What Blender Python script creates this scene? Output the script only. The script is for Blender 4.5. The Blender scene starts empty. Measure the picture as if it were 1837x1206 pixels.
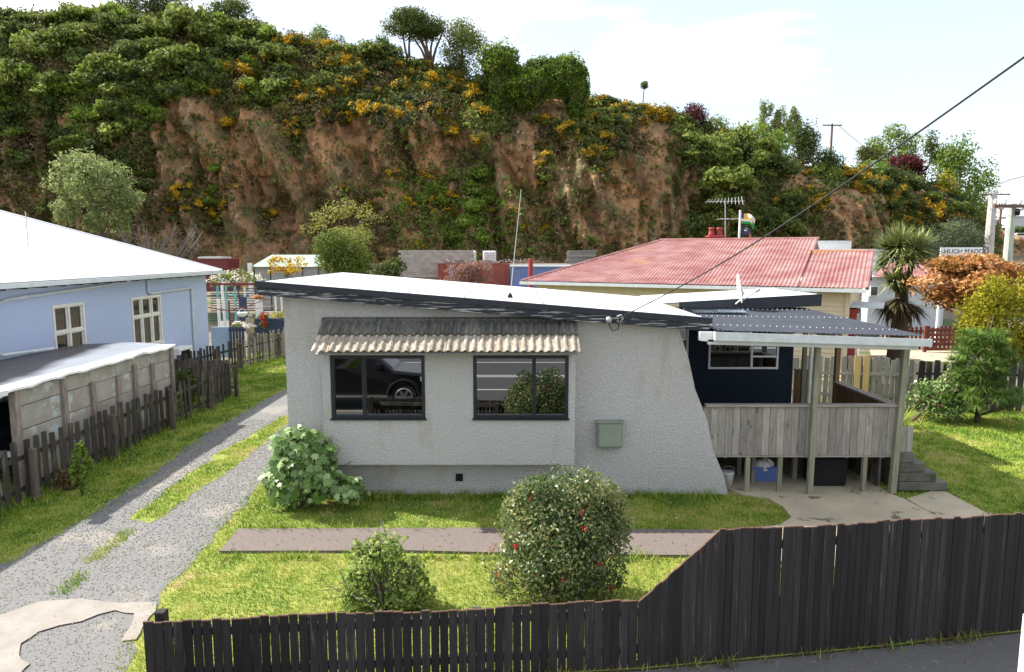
import bpy, bmesh, math, random
import numpy as np
from mathutils import Vector, Matrix, noise
from mathutils.bvhtree import BVHTree

random.seed(7)
RNG = np.random.default_rng(11)
C = bpy.context.scene.collection
SC = bpy.context.scene
rad = math.radians

# ------------------------------------------------------------------ camera
CAM_H, PITCH, FPX, CX, CY = 4.7, 6.9, 1837*24/36, 918.5, 603.0
cam = bpy.data.cameras.new('camera')
cam.lens = 24; cam.sensor_width = 36; cam.sensor_fit = 'HORIZONTAL'
cam.clip_start = 0.1; cam.clip_end = 1500
co = bpy.data.objects.new('camera', cam); C.objects.link(co)
co.location = (0, 0, CAM_H); co.rotation_euler = (rad(90-PITCH), 0, 0)
SC.camera = co

# ------------------------------------------------------------------ world
SUN = Vector((-1.05, 0.36, 1.0)).normalized()          # towards the sun
w = bpy.data.worlds.new('World'); SC.world = w; w.use_nodes = True
nt = w.node_tree; nt.nodes.clear()
n_out = nt.nodes.new('ShaderNodeOutputWorld'); n_bg = nt.nodes.new('ShaderNodeBackground')
n_sky = nt.nodes.new('ShaderNodeTexSky'); n_sky.sky_type = 'NISHITA'; n_sky.sun_disc = False
n_sky.sun_elevation = math.asin(SUN.z); n_sky.sun_rotation = math.atan2(SUN.x, SUN.y)
n_sky.air_density = 1.0; n_sky.dust_density = 1.5
n_tc = nt.nodes.new('ShaderNodeTexCoord'); n_mp = nt.nodes.new('ShaderNodeMapping')
n_mp.inputs['Scale'].default_value = (1.0, 1.0, 4.0); n_mp.inputs['Location'].default_value = (1.05, 2.44, .92)
n_no = nt.nodes.new('ShaderNodeTexNoise'); n_no.inputs['Scale'].default_value = 1.6
n_no.inputs['Detail'].default_value = 6; n_no.inputs['Roughness'].default_value = .55
n_rp = nt.nodes.new('ShaderNodeValToRGB')
n_rp.color_ramp.elements[0].position = .45; n_rp.color_ramp.elements[0].color = (.30, .30, .30, 1)
n_rp.color_ramp.elements[1].position = .60; n_rp.color_ramp.elements[1].color = (.97, .97, .97, 1)
n_mx = nt.nodes.new('ShaderNodeMix'); n_mx.data_type = 'RGBA'
n_mx.inputs[7].default_value = (6.8, 6.9, 7.1, 1)       # thin bright cloud
nt.links.new(n_tc.outputs['Generated'], n_mp.inputs['Vector']); nt.links.new(n_mp.outputs[0], n_no.inputs['Vector'])
nt.links.new(n_no.outputs['Fac'], n_rp.inputs[0]); nt.links.new(n_rp.outputs[0], n_mx.inputs[0])
nt.links.new(n_sky.outputs[0], n_mx.inputs[6]); nt.links.new(n_mx.outputs[2], n_bg.inputs[0])
n_bg.inputs[1].default_value = 0.10
nt.links.new(n_bg.outputs[0], n_out.inputs[0])

sl = bpy.data.lights.new('sun', 'SUN'); sl.energy = 4.4; sl.angle = rad(.53); sl.color = (1, .94, .84)
so = bpy.data.objects.new('sun', sl); C.objects.link(so)
so.rotation_euler = SUN.to_track_quat('Z', 'Y').to_euler()
so.location = (-30, 20, 40)

SC.view_settings.view_transform = 'Standard'; SC.view_settings.look = 'None'
SC.view_settings.exposure = 1.38; SC.view_settings.gamma = 1; SC.view_settings.use_curve_mapping = False
SC.cycles.max_bounces = 6; SC.cycles.transparent_max_bounces = 8

# ------------------------------------------------------------------ photo pixel -> place
_cp, _sp = math.cos(rad(PITCH)), math.sin(rad(PITCH))
def ray(x, y):
    u, v = (x-CX)/FPX, (y-CY)/FPX
    return Vector((u, _cp - v*_sp, -_sp - v*_cp))
def onY(x, y, Y):
    d = ray(x, y); return Vector((0, 0, CAM_H)) + d*(Y/d.y)
def onz(x, y, z=0.0):
    d = ray(x, y); return Vector((0, 0, CAM_H)) + d*((z-CAM_H)/d.z)
def G2(pts, z=0.0):
    return [(onz(x, y, z).x, onz(x, y, z).y) for x, y in pts]

# ------------------------------------------------------------------ objects
ORG = {}
def tag(o, label=None, cat=None, group=None, kind=None):
    if label: o['label'] = label
    if cat: o['category'] = cat
    if group: o['group'] = group
    if kind: o['kind'] = kind
    return o
def thing(name, label, cat, loc=(0, 0, 0), group=None, rz=0.0):
    o = bpy.data.objects.new(name, None); C.objects.link(o)
    o.empty_display_size = .3
    o.location = loc; o.rotation_euler = (0, 0, rz)
    ORG[o.name] = Vector(loc)
    return tag(o, label, cat, group)
def link(name, me, parent=None, loc=None, rot=None, scale=None, label=None):
    o = bpy.data.objects.new(name, me); C.objects.link(o)
    org = Vector((0, 0, 0))
    if parent is not None:
        o.parent = parent; org = ORG.get(parent.name, org)
    if loc is not None: o.location = Vector(loc) - org
    if rot is not None: o.rotation_euler = rot
    if scale is not None: o.scale = scale
    ORG[o.name] = org if parent is not None else Vector(loc or (0, 0, 0))
    if label: o['label'] = label
    return o
def copy_tree(o, parent=None):
    c = o.copy(); C.objects.link(c)
    if parent is not None: c.parent = parent
    ORG[c.name] = Vector(ORG.get(o.name, (0, 0, 0)))
    for ch in list(o.children): copy_tree(ch, c)
    return c

class MB:
    """collects shapes and builds ONE mesh"""
    def __init__(s): s.v = []; s.f = []; s.m = []; s.mi = 0
    def add(s, vs, fs):
        b = len(s.v); s.v += [tuple(p) for p in vs]
        for f in fs: s.f.append(tuple(i+b for i in f)); s.m.append(s.mi)
        return s
    def box(s, x0, x1, y0, y1, z0, z1):
        return s.add([(x0,y0,z0),(x1,y0,z0),(x1,y1,z0),(x0,y1,z0),(x0,y0,z1),(x1,y0,z1),(x1,y1,z1),(x0,y1,z1)],
                     [(0,3,2,1),(4,5,6,7),(0,1,5,4),(1,2,6,5),(2,3,7,6),(3,0,4,7)])
    def bar(s, a, b, wx, wz, up=(0, 0, 1)):
        """rectangular bar from a to b; wx across, wz along 'up'"""
        a, b = Vector(a), Vector(b); d = (b-a).normalized(); up = Vector(up)
        if abs(d.dot(up)) > .98: up = Vector((0, 1, 0))
        r = d.cross(up).normalized()*(wx/2); u = r.cross(d).normalized()*(wz/2)
        vs = [a-r-u, a+r-u, a+r+u, a-r+u, b-r-u, b+r-u, b+r+u, b-r+u]
        return s.add(vs, [(0,1,2,3),(7,6,5,4),(0,4,5,1),(1,5,6,2),(2,6,7,3),(3,7,4,0)])
    def tube(s, pts, r, n=8, cap=True):
        pts = [Vector(p) for p in pts]
        rs = r if isinstance(r, (list, tuple)) else [r]*len(pts)
        b = len(s.v); prev = None
        for i, p in enumerate(pts):
            d = (pts[min(i+1, len(pts)-1)] - pts[max(i-1, 0)]).normalized()
            if prev is None:
                a = Vector((0, 0, 1)) if abs(d.z) < .9 else Vector((1, 0, 0))
                prev = d.cross(a).normalized()
            prev = (prev - d*prev.dot(d)).normalized(); q = d.cross(prev)
            for k in range(n):
                t = 2*math.pi*k/n
                s.v.append(tuple(p + (prev*math.cos(t) + q*math.sin(t))*rs[i]))
        for i in range(len(pts)-1):
            for k in range(n):
                k2 = (k+1) % n
                s.f.append((b+i*n+k, b+i*n+k2, b+(i+1)*n+k2, b+(i+1)*n+k)); s.m.append(s.mi)
        if cap:
            s.f.append(tuple(b+k for k in range(n-1, -1, -1))); s.m.append(s.mi)
            e = b+(len(pts)-1)*n
            s.f.append(tuple(e+k for k in range(n))); s.m.append(s.mi)
        return s
    def lathe(s, c, prof, n=16):
        """prof: (radius, z) from bottom to top about the vertical through c"""
        b = len(s.v); c = Vector(c)
        for r, z in prof:
            for k in range(n):
                t = 2*math.pi*k/n; s.v.append((c.x+r*math.cos(t), c.y+r*math.sin(t), c.z+z))
        for i in range(len(prof)-1):
            for k in range(n):
                k2 = (k+1) % n
                s.f.append((b+i*n+k, b+i*n+k2, b+(i+1)*n+k2, b+(i+1)*n+k)); s.m.append(s.mi)
        s.f.append(tuple(b+k for k in range(n-1, -1, -1))); s.m.append(s.mi)
        e = b+(len(prof)-1)*n; s.f.append(tuple(e+k for k in range(n))); s.m.append(s.mi)
        return s
    def prism(s, poly, axis, a, b):
        """poly of 2D points extruded along axis 'x','y','z' from a to b"""
        def P(p, t):
            return {'x': (t, p[0], p[1]), 'y': (p[0], t, p[1]), 'z': (p[0], p[1], t)}[axis]
        n = len(poly)
        vs = [P(p, a) for p in poly] + [P(p, b) for p in poly]
        fs = [tuple(range(n))[::-1], tuple(range(n, 2*n))]
        fs += [(i, (i+1) % n, n+(i+1) % n, n+i) for i in range(n)]
        return s.add(vs, fs)
    def mesh(s, name, mats, smooth=False, org=Vector((0, 0, 0)), bevel=0):
        me = bpy.data.meshes.new(name)
        me.from_pydata([(x-org[0], y-org[1], z-org[2]) for x, y, z in s.v], [], s.f)
        for m in (mats if isinstance(mats, (list, tuple)) else [mats]): me.materials.append(m)
        if any(s.m): me.polygons.foreach_set('material_index', s.m)
        bm = bmesh.new(); bm.from_mesh(me)
        bmesh.ops.recalc_face_normals(bm, faces=bm.faces)
        if bevel:
            bmesh.ops.bevel(bm, geom=[e for e in bm.edges if e.is_manifold and e.calc_face_angle(0) > .5],
                            offset=bevel, segments=1, affect='EDGES')
        bm.to_mesh(me); bm.free()
        if smooth: me.polygons.foreach_set('use_smooth', [True]*len(me.polygons))
        me.update(); return me
    def build(s, name, mats, parent=None, smooth=False, bevel=0, label=None):
        org = ORG.get(parent.name, Vector((0, 0, 0))) if parent is not None else Vector((0, 0, 0))
        me = s.mesh(name, mats, smooth, org, bevel)
        o = bpy.data.objects.new(name, me); C.objects.link(o)
        if parent is not None: o.parent = parent
        ORG[o.name] = Vector(org)
        if label: o['label'] = label
        return o

def np_mesh(name, V, F, mats, mi=None, tint=None, smooth=False):
    """V (n,3), F (m,k) one polygon size"""
    me = bpy.data.meshes.new(name); m, k = F.shape
    me.vertices.add(len(V)); me.vertices.foreach_set('co', np.ascontiguousarray(V, dtype=np.float32).ravel())
    me.loops.add(m*k); me.loops.foreach_set('vertex_index', np.ascontiguousarray(F, dtype=np.int32).ravel())
    me.polygons.add(m); me.polygons.foreach_set('loop_start', np.arange(0, m*k, k, dtype=np.int32))
    for x in (mats if isinstance(mats, (list, tuple)) else [mats]): me.materials.append(x)
    if mi is not None: me.polygons.foreach_set('material_index', mi.astype(np.int32))
    if smooth: me.polygons.foreach_set('use_smooth', np.ones(m, dtype=bool))
    me.update(calc_edges=True)
    if tint is not None:
        at = me.attributes.new('tint', 'FLOAT', 'FACE'); at.data.foreach_set('value', tint.astype(np.float32))
    return me

# ------------------------------------------------------------------ materials
def _n(nt, t, **kw):
    n = nt.nodes.new(t)
    for k, v in kw.items(): setattr(n, k, v)
    return n
def mat(name, c1, c2=None, scale=3.0, rough=.8, stretch=(1, 1, 1), bump=0.0, bscale=None, rand=0.0, c3=None,
        c3pos=None, c3scale=None, metal=0.0, detail=5, spec=.4, wear=None, coord='Object', ramp=(.35, .65), bstretch=None, c3stretch=None):
    """c1..c2 noise mottling; c3 = patches above c3pos; rand = brightness spread between pieces"""
    m = bpy.data.materials.new(name); m.use_nodes = True; t = m.node_tree; L = t.links
    b = t.nodes['Principled BSDF']; b.inputs['Roughness'].default_value = rough; b.inputs['Metallic'].default_value = metal
    b.inputs['Specular IOR Level'].default_value = spec
    tc = _n(t, 'ShaderNodeTexCoord'); oi = _n(t, 'ShaderNodeObjectInfo')
    ofs = _n(t, 'ShaderNodeVectorMath', operation='MULTIPLY_ADD')
    cmb = _n(t, 'ShaderNodeCombineXYZ')
    for i in range(3): L.new(oi.outputs['Random'], cmb.inputs[i])
    L.new(cmb.outputs[0], ofs.inputs[0]); ofs.inputs[1].default_value = (37, 53, 71)
    if coord == 'Object' : L.new(tc.outputs['Object'], ofs.inputs[2])
    else: L.new(_n(t, 'ShaderNodeNewGeometry').outputs['Position'], ofs.inputs[2]); ofs.inputs[1].default_value = (0, 0, 0)
    def tex(sc, st, det):
        mp = _n(t, 'ShaderNodeMapping'); mp.inputs['Scale'].default_value = st
        L.new(ofs.outputs[0], mp.inputs['Vector'])
        nz = _n(t, 'ShaderNodeTexNoise'); nz.inputs['Scale'].default_value = sc; nz.inputs['Detail'].default_value = det
        nz.inputs['Roughness'].default_value = .62
        L.new(mp.outputs[0], nz.inputs['Vector']); return nz
    col = None
    c2 = c2 or tuple(x*.8 for x in c1)
    nz = tex(scale, stretch, detail)
    rp = _n(t, 'ShaderNodeValToRGB'); rp.color_ramp.elements[0].color = (*c1, 1); rp.color_ramp.elements[1].color = (*c2, 1)
    rp.color_ramp.elements[0].position, rp.color_ramp.elements[1].position = ramp
    L.new(nz.outputs['Fac'], rp.inputs[0]); col = rp.outputs[0]
    if c3:
        n3 = tex(c3scale or scale*.4, c3stretch or stretch, 6)
        r3 = _n(t, 'ShaderNodeValToRGB'); p = c3pos or .6
        r3.color_ramp.elements[0].position = p; r3.color_ramp.elements[1].position = min(1, p+.05)
        L.new(n3.outputs['Fac'], r3.inputs[0])
        mx = _n(t, 'ShaderNodeMix', data_type='RGBA'); L.new(r3.outputs[0], mx.inputs[0]); L.new(col, mx.inputs[6])
        mx.inputs[7].default_value = (*c3, 1); col = mx.outputs[2]
    if rand:
        hs = _n(t, 'ShaderNodeHueSaturation'); mr = _n(t, 'ShaderNodeMapRange')
        mr.inputs['To Min'].default_value = 1-rand; mr.inputs['To Max'].default_value = 1+rand
        L.new(oi.outputs['Random'], mr.inputs[0]); L.new(mr.outputs[0], hs.inputs['Value']); L.new(col, hs.inputs['Color'])
        col = hs.outputs[0]
    L.new(col, b.inputs['Base Color'])
    if bump:
        nb = tex(bscale or scale*4, bstretch or stretch, 4)
        bp = _n(t, 'ShaderNodeBump'); bp.inputs['Strength'].default_value = min(1, bump*12); bp.inputs['Distance'].default_value = bump
        L.new(nb.outputs['Fac'], bp.inputs['Height']); L.new(bp.outputs[0], b.inputs['Normal'])
    return m
def leaf_mat(name, cols, rough=.65, trans=.42, rand=.15, spec=.15):
    """cols spread over the per-leaf 'tint' attribute"""
    m = bpy.data.materials.new(name); m.use_nodes = True; t = m.node_tree; L = t.links
    b = t.nodes['Principled BSDF']; b.inputs['Roughness'].default_value = rough; b.inputs['Specular IOR Level'].default_value = spec
    at = _n(t, 'ShaderNodeAttribute'); at.attribute_name = 'tint'
    rp = _n(t, 'ShaderNodeValToRGB'); cr = rp.color_ramp
    while len(cr.elements) < len(cols): cr.elements.new(.5)
    for i, c in enumerate(cols): cr.elements[i].position = i/(len(cols)-1); cr.elements[i].color = (*c, 1)
    L.new(at.outputs['Fac'], rp.inputs[0])
    oi = _n(t, 'ShaderNodeObjectInfo'); hs = _n(t, 'ShaderNodeHueSaturation'); mr = _n(t, 'ShaderNodeMapRange')
    mr.inputs['To Min'].default_value = 1-rand; mr.inputs['To Max'].default_value = 1+rand
    L.new(oi.outputs['Random'], mr.inputs[0]); L.new(mr.outputs[0], hs.inputs['Value']); L.new(rp.outputs[0], hs.inputs['Color'])
    L.new(hs.outputs[0], b.inputs['Base Color'])
    tr = _n(t, 'ShaderNodeBsdfTranslucent'); L.new(hs.outputs[0], tr.inputs[0])
    ms = _n(t, 'ShaderNodeMixShader'); ms.inputs[0].default_value = trans
    L.new(b.outputs[0], ms.inputs[1]); L.new(tr.outputs[0], ms.inputs[2])
    L.new(ms.outputs[0], t.nodes['Material Output'].inputs[0])
    return m
def glass(name, refl=.3, tint=(.25, .27, .27), rough=.01):
    m = bpy.data.materials.new(name); m.use_nodes = True; t = m.node_tree; L = t.links
    t.nodes.remove(t.nodes['Principled BSDF'])
    gl = _n(t, 'ShaderNodeBsdfGlossy'); gl.inputs['Roughness'].default_value = rough; gl.inputs[0].default_value = (.9, .92, .95, 1)
    tr = _n(t, 'ShaderNodeBsdfTransparent'); tr.inputs[0].default_value = (*tint, 1)
    fr = _n(t, 'ShaderNodeFresnel'); fr.inputs[0].default_value = 1.5
    ad = _n(t, 'ShaderNodeMath', operation='ADD', use_clamp=True); ad.inputs[1].default_value = refl
    L.new(fr.outputs[0], ad.inputs[0])
    ms = _n(t, 'ShaderNodeMixShader'); L.new(ad.outputs[0], ms.inputs[0]); L.new(tr.outputs[0], ms.inputs[1]); L.new(gl.outputs[0], ms.inputs[2])
    L.new(ms.outputs[0], t.nodes['Material Output'].inputs[0])
    return m

M = {}
M['stucco'] = mat('rough cast stucco', (.405,.40,.395), (.51,.505,.50), 40, .95, bump=.065, bscale=24, c3=(.42,.40,.37), c3pos=.60, c3scale=1.5, c3stretch=(1,1,.35), coord='W', ramp=(.38,.62), detail=3)
M['stucco_navy'] = mat('navy stucco', (.006,.012,.026), (.010,.018,.034), 2, .8, bump=.015, bscale=20, spec=.25)
M['stucco_blue'] = mat('blue stucco', (.42,.49,.67), (.37,.44,.62), 16, .95, bump=.03, bscale=18, coord='W')
M['white_steel'] = mat('white roofing steel', (.68,.69,.70), (.60,.61,.62), 1.0, .42, spec=.5)
M['navy_paint'] = mat('dark navy paint', (.010,.014,.022), (.016,.021,.032), 4, .45)
M['peeling'] = mat('peeling navy paint on board', (.012,.016,.025), (.02,.025,.034), 3, .7, c3=(.34,.34,.33), c3pos=.535, c3scale=2.3, c3stretch=(.8,1,15), bump=.004, bscale=12, bstretch=(1,1,6), coord='W')
M['win_dark'] = mat('dark window frame', (.008,.012,.018), (.012,.017,.024), 5, .4)
M['white_paint'] = mat('white paint', (.72,.73,.73), (.62,.63,.62), 3, .55)
M['cream_trim'] = mat('cream window paint', (.74,.72,.66), (.62,.60,.54), 6, .6)
M['glass'] = glass('window glass', .24, (.18,.19,.19))
M['glass_dim'] = glass('old house glass', .08, (.45,.48,.5))
M['clear_sheet'] = glass('clear corrugated sheeting', .30, (.6,.72,.8), .08)
M['tile_pale'] = mat('weathered buff roof tile', (.34,.30,.24), (.20,.165,.125), 9, .95, stretch=(2,1,.6), bump=.008, bscale=40, rand=.18, c3=(.42,.41,.36), c3pos=.56, c3scale=7)
M['tile_moss'] = mat('dark mossy roof tile', (.065,.062,.057), (.14,.132,.115), 7, .95, stretch=(4,.5,.6), bump=.008, bscale=40, rand=.25, c3=(.045,.062,.05), c3pos=.55, c3scale=5)
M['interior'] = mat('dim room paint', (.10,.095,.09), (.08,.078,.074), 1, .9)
M['old_wood'] = mat('weathered grey wood', (.27,.255,.23), (.17,.16,.145), 5, .9, stretch=(6,6,.5), bump=.004, rand=.16, c3=(.11,.10,.085), c3pos=.64, c3scale=6, c3stretch=(3,3,.5))
M['deck_board'] = mat('silvered timber board', (.30,.28,.255), (.20,.185,.165), 5, .9, stretch=(5,5,.5), bump=.003, rand=.24, c3=(.13,.12,.11), c3pos=.60, c3scale=4, c3stretch=(3,3,1))
M['rail_cap'] = mat('rail cap timber', (.30,.28,.25), (.22,.20,.17), 3, .9, stretch=(.6,5,5), bump=.003)
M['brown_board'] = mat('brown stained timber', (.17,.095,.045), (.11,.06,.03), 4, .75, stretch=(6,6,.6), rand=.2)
M['new_wood'] = mat('fresh yellow timber', (.52,.37,.16), (.45,.31,.13), 4, .8, stretch=(6,6,.5))
M['post_green'] = mat('treated pine post', (.26,.26,.19), (.17,.17,.12), 4, .9, stretch=(5,5,.5), bump=.003, rand=.15)
M['black_board'] = mat('black stained fence board', (.011,.0095,.010), (.023,.0195,.020), 4, .75, stretch=(7,7,.35), bump=.004, rand=.6, c3=(.055,.042,.040), c3pos=.60, c3scale=5, c3stretch=(5,5,.3))
M['board_top'] = mat('weathered brown board end', (.11,.06,.04), (.07,.04,.03), 12, .9)
M['paling'] = mat('dark creosoted paling', (.045,.038,.032), (.024,.021,.02), 4, .9, stretch=(6,6,.5), bump=.004, rand=.35, c3=(.085,.078,.045), c3pos=.56, c3scale=3, c3stretch=(3,3,.6))
M['paling_grey'] = mat('grey brown paling', (.15,.125,.10), (.08,.066,.052), 4, .9, stretch=(6,6,.5), bump=.004, rand=.4, c3=(.05,.043,.036), c3pos=.55, c3scale=3, c3stretch=(3,3,.6))
M['step_conc'] = mat('dark mossy concrete', (.13,.125,.105), (.075,.075,.06), 3, .95, bump=.006, bscale=20, c3=(.05,.065,.03), c3pos=.6, c3scale=3)
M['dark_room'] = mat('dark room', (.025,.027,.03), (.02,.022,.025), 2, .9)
M['concrete'] = mat('old concrete', (.42,.36,.26), (.32,.28,.205), 1.1, .95, bump=.004, bscale=30, c3=(.12,.115,.075), c3pos=.60, c3scale=2.6)
M['path'] = mat('brown aggregate path', (.150,.122,.112), (.115,.095,.088), 30, .95, bump=.006, bscale=60, c3=(.2,.165,.145), c3pos=.62, c3scale=40)
M['apron'] = mat('pale broken concrete', (.275,.25,.225), (.215,.195,.175), 3, .95, bump=.01, bscale=16, c3=(.2,.18,.16), c3pos=.68, c3scale=6, coord='W')
M['panel_conc'] = mat('flaking painted concrete panel', (.33,.32,.29), (.25,.23,.20), 3, .95, bump=.006, bscale=14, rand=.1, c3=(.40,.43,.44), c3pos=.55, c3scale=1.6)
M['panel_post'] = mat('lichened concrete post', (.27,.24,.21), (.17,.13,.11), 6, .95, stretch=(3,3,.7), rand=.12, bump=.004)
M['gravel'] = mat('grey gravel', (.115,.114,.116), (.175,.172,.17), 30, .95, bump=.013, bscale=55, c3=(.20,.188,.172), c3pos=.54, c3scale=.6, coord='W', ramp=(.3,.7))
M['pebble'] = mat('gravel stone', (.14,.14,.14), (.205,.20,.195), 9, .9, coord='W', detail=2)
M['asphalt'] = mat('pavement asphalt', (.085,.084,.084), (.11,.108,.105), 30, .95, bump=.008, bscale=70, c3=(.17,.17,.155), c3pos=.63, c3scale=8, coord='W')
M['road'] = mat('road asphalt', (.06,.06,.062), (.08,.08,.08), 20, .9, bump=.006, bscale=60, coord='W')
M['line_paint'] = mat('road line paint', (.7,.7,.68), (.55,.55,.53), 8, .8)
M['dirt'] = mat('bare yard dirt', (.17,.14,.10), (.11,.10,.06), .6, 1, bump=.03, bscale=4, c3=(.06,.09,.03), c3pos=.55, c3scale=.3, coord='W')
M['lawn'] = mat('lawn turf', (.13,.18,.025), (.25,.26,.06), 3.0, 1, bump=.02, bscale=30, c3=(.28,.21,.10), c3pos=.60, c3scale=1.1, coord='W')
M['steel'] = mat('galvanised steel', (.45,.46,.47), (.36,.37,.38), 8, .45, metal=.6)
M['black_plastic'] = mat('black plastic', (.010,.010,.011), (.014,.014,.015), 4, .75, spec=.2)
M['rubber'] = mat('black rubber', (.015,.015,.015), (.022,.022,.022), 9, .8)
M['cable'] = mat('black cable', (.012,.012,.016), (.02,.02,.025), 9, .6)
M['green_box'] = mat('faded green paint', (.225,.265,.215), (.19,.225,.18), 5, .6)
M['polycarb'] = mat('slate blue roofing sheet', (.040,.046,.060), (.030,.035,.046), 2, .65, spec=.15)
M['gutter'] = mat('white gutter with grime', (.56,.60,.62), (.46,.49,.50), 5, .5, c3=(.28,.29,.27), c3pos=.68, c3scale=2, c3stretch=(1,1,3))
M['red_roof'] = mat('faded red roofing iron', (.19,.062,.058), (.30,.165,.155), 2.2, .55, stretch=(.5,.5,2.5), c3=(.30,.15,.075), c3pos=.62, c3scale=.9, coord='W', ramp=(.38,.66))
M['red_paint'] = mat('red paint', (.30,.03,.03), (.22,.025,.025), 5, .6)
M['cream_board'] = mat('cream weatherboard', (.60,.50,.34), (.54,.45,.31), 2, .7)
M['maroon'] = mat('maroon timber', (.17,.04,.03), (.10,.025,.02), 5, .8, stretch=(3,3,.7), rand=.25)
M['maroon_metal'] = mat('maroon painted steel', (.16,.03,.03), (.13,.025,.025), 6, .5)
M['rust_red'] = mat('container rust red', (.27,.07,.045), (.20,.05,.035), 2, .7, c3=(.12,.05,.03), c3pos=.64, c3scale=1.5)
M['cont_blue'] = mat('faded blue steel', (.14,.20,.42), (.11,.16,.34), 2, .6)
M['block_wall'] = mat('grey concrete block', (.37,.34,.31), (.31,.285,.26), 2, .95)
M['tank'] = mat('white plastic tank', (.74,.76,.77), (.64,.66,.67), 3, .4)
M['shed_wall'] = mat('grey fibre cement', (.30,.30,.29), (.24,.24,.23), 1.5, .9)
M['shed_roof'] = mat('pale green roofing', (.33,.42,.34), (.28,.36,.29), 1.5, .6)
M['teal'] = mat('teal paint', (.18,.42,.40), (.15,.36,.35), 4, .6)
M['navy_plank'] = mat('navy painted plank', (.02,.035,.08), (.03,.045,.09), 4, .6)
M['bark'] = mat('tree bark', (.13,.095,.07), (.07,.052,.04), 5, .95, stretch=(4,4,.8), bump=.02, bscale=9)
M['bark_grey'] = mat('grey twig bark', (.22,.19,.17), (.13,.11,.10), 6, .95)
M['terracotta'] = mat('terracotta', (.42,.18,.10), (.35,.14,.08), 5, .8)
M['car_black'] = mat('black car paint', (.006,.006,.008), (.008,.008,.010), 3, .18, spec=.6)
M['car_white'] = mat('white car paint', (.7,.7,.7), (.66,.66,.66), 3, .25)
M['chrome'] = mat('bright alloy', (.6,.6,.62), (.5,.5,.52), 6, .25, metal=.9)
M['car_glass'] = glass('car glass', .15, (.1,.12,.12))
M['lamp_glass'] = mat('headlamp lens', (.6,.62,.64), (.5,.52,.54), 5, .15)
M['plastic_blue'] = mat('blue plastic crate', (.10,.16,.42), (.08,.13,.36), 4, .5)
M['concrete_pole'] = mat('concrete pole', (.46,.44,.42), (.38,.36,.34), 2, .9)
M['wood_pole'] = mat('brown timber pole', (.16,.10,.08), (.11,.07,.055), 4, .9, stretch=(4,4,.5))
M['mint_pole'] = mat('pale weathered pole', (.42,.47,.40), (.30,.33,.28), 2, .85, stretch=(3,3,.7))
M['sign_white'] = mat('white sign board', (.76,.80,.84), (.72,.76,.80), 2, .5)
M['ink'] = mat('dark lettering', (.05,.02,.03), (.05,.02,.03), 1, .6)
M['ink_blue'] = mat('blue lettering', (.12,.16,.30), (.12,.16,.30), 1, .6)
M['roof_felt'] = mat('dark roofing membrane', (.075,.067,.065), (.05,.046,.045), 1.2, .6, stretch=(1,.4,1))
M['grey_house'] = mat('pale grey weatherboard', (.45,.49,.52), (.40,.44,.47), 2, .8)
M['blue_house'] = mat('blue grey weatherboard', (.28,.38,.50), (.25,.34,.45), 2, .8)
# ------------------------------------------------------------------ foliage tools
def unit(a): return a/np.maximum(1e-9, np.linalg.norm(a, axis=1, keepdims=True))
def rsph(n, rng): return unit(rng.normal(size=(n, 3)))
def leaf_quads(P, N, L, W, rng, loose=.8, droop=.15):
    n = len(P)
    nn = unit(N + loose*rsph(n, rng)); t = rsph(n, rng); t[:, 2] -= droop
    d = unit(t - nn*(t*nn).sum(1, keepdims=True)); s = np.cross(nn, d)
    L = (L*rng.uniform(.6, 1.3, n))[:, None]; W = (W*rng.uniform(.7, 1.25, n))[:, None]
    V = np.empty((n, 4, 3)); V[:, 0] = P - d*L*.5; V[:, 1] = P + s*W*.5 + d*L*.05; V[:, 2] = P + d*L*.5 - nn*L*.12; V[:, 3] = P - s*W*.5 + d*L*.05
    return V.reshape(-1, 3), np.arange(4*n).reshape(n, 4)
def shell_points(clumps, n, rng, shell=.35, rough=.22, top=.0):
    """points and outward normals in the outer shell of ellipsoids (cx,cy,cz,rx,ry,rz)"""
    Cc = np.array(clumps, dtype=float); wt = (Cc[:, 3]*Cc[:, 5])**1.0; wt /= wt.sum()
    k = rng.choice(len(Cc), n, p=wt); D = rsph(n, rng)
    if top: D[:, 2] = np.where((D[:, 2] < 0) & (rng.random(n) < top), -D[:, 2], D[:, 2])
    R = Cc[k, 3:6]
    ph = Cc[k, 0]*3.1 + Cc[k, 2]*1.7
    lump = 1 + rough*(np.sin(D[:, 0]*4.7+ph)*np.sin(D[:, 1]*5.3+ph*2)+np.sin(D[:, 2]*6.1+ph*3)*.5)
    f = (1 - shell*rng.random(n)**1.6*1.0)*lump + rng.normal(0, .03, n)
    return Cc[k, :3] + D*R*f[:, None], unit(D/R), k
def crown_mesh(name, clumps, n, L, W, mats, rng, shell=.4, rough=.22, loose=.8, droop=.15, flowers=0, fsize=.5, tint=(0, 1), top=0.0):
    P, N, k = shell_points(clumps, n, rng, shell, rough, top)
    V, F = leaf_quads(P, N, L, W, rng, loose, droop)
    ck = rng.uniform(-.22, .22, len(clumps))[k]
    T = np.clip(rng.uniform(tint[0], tint[1], n)*.75 + .12 + ck, 0, 1); mi = np.zeros(n, int)
    if flowers:
        # flowers in sprays on some of the clump surface
        f = rng.random(n) < flowers*2*(np.sin(P[:, 0]*5.1)*np.sin(P[:, 2]*4.3+P[:, 1]*3) > -.05)
        mi[f] = 1
    return np_mesh(name, V, F, mats, mi, T)
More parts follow.
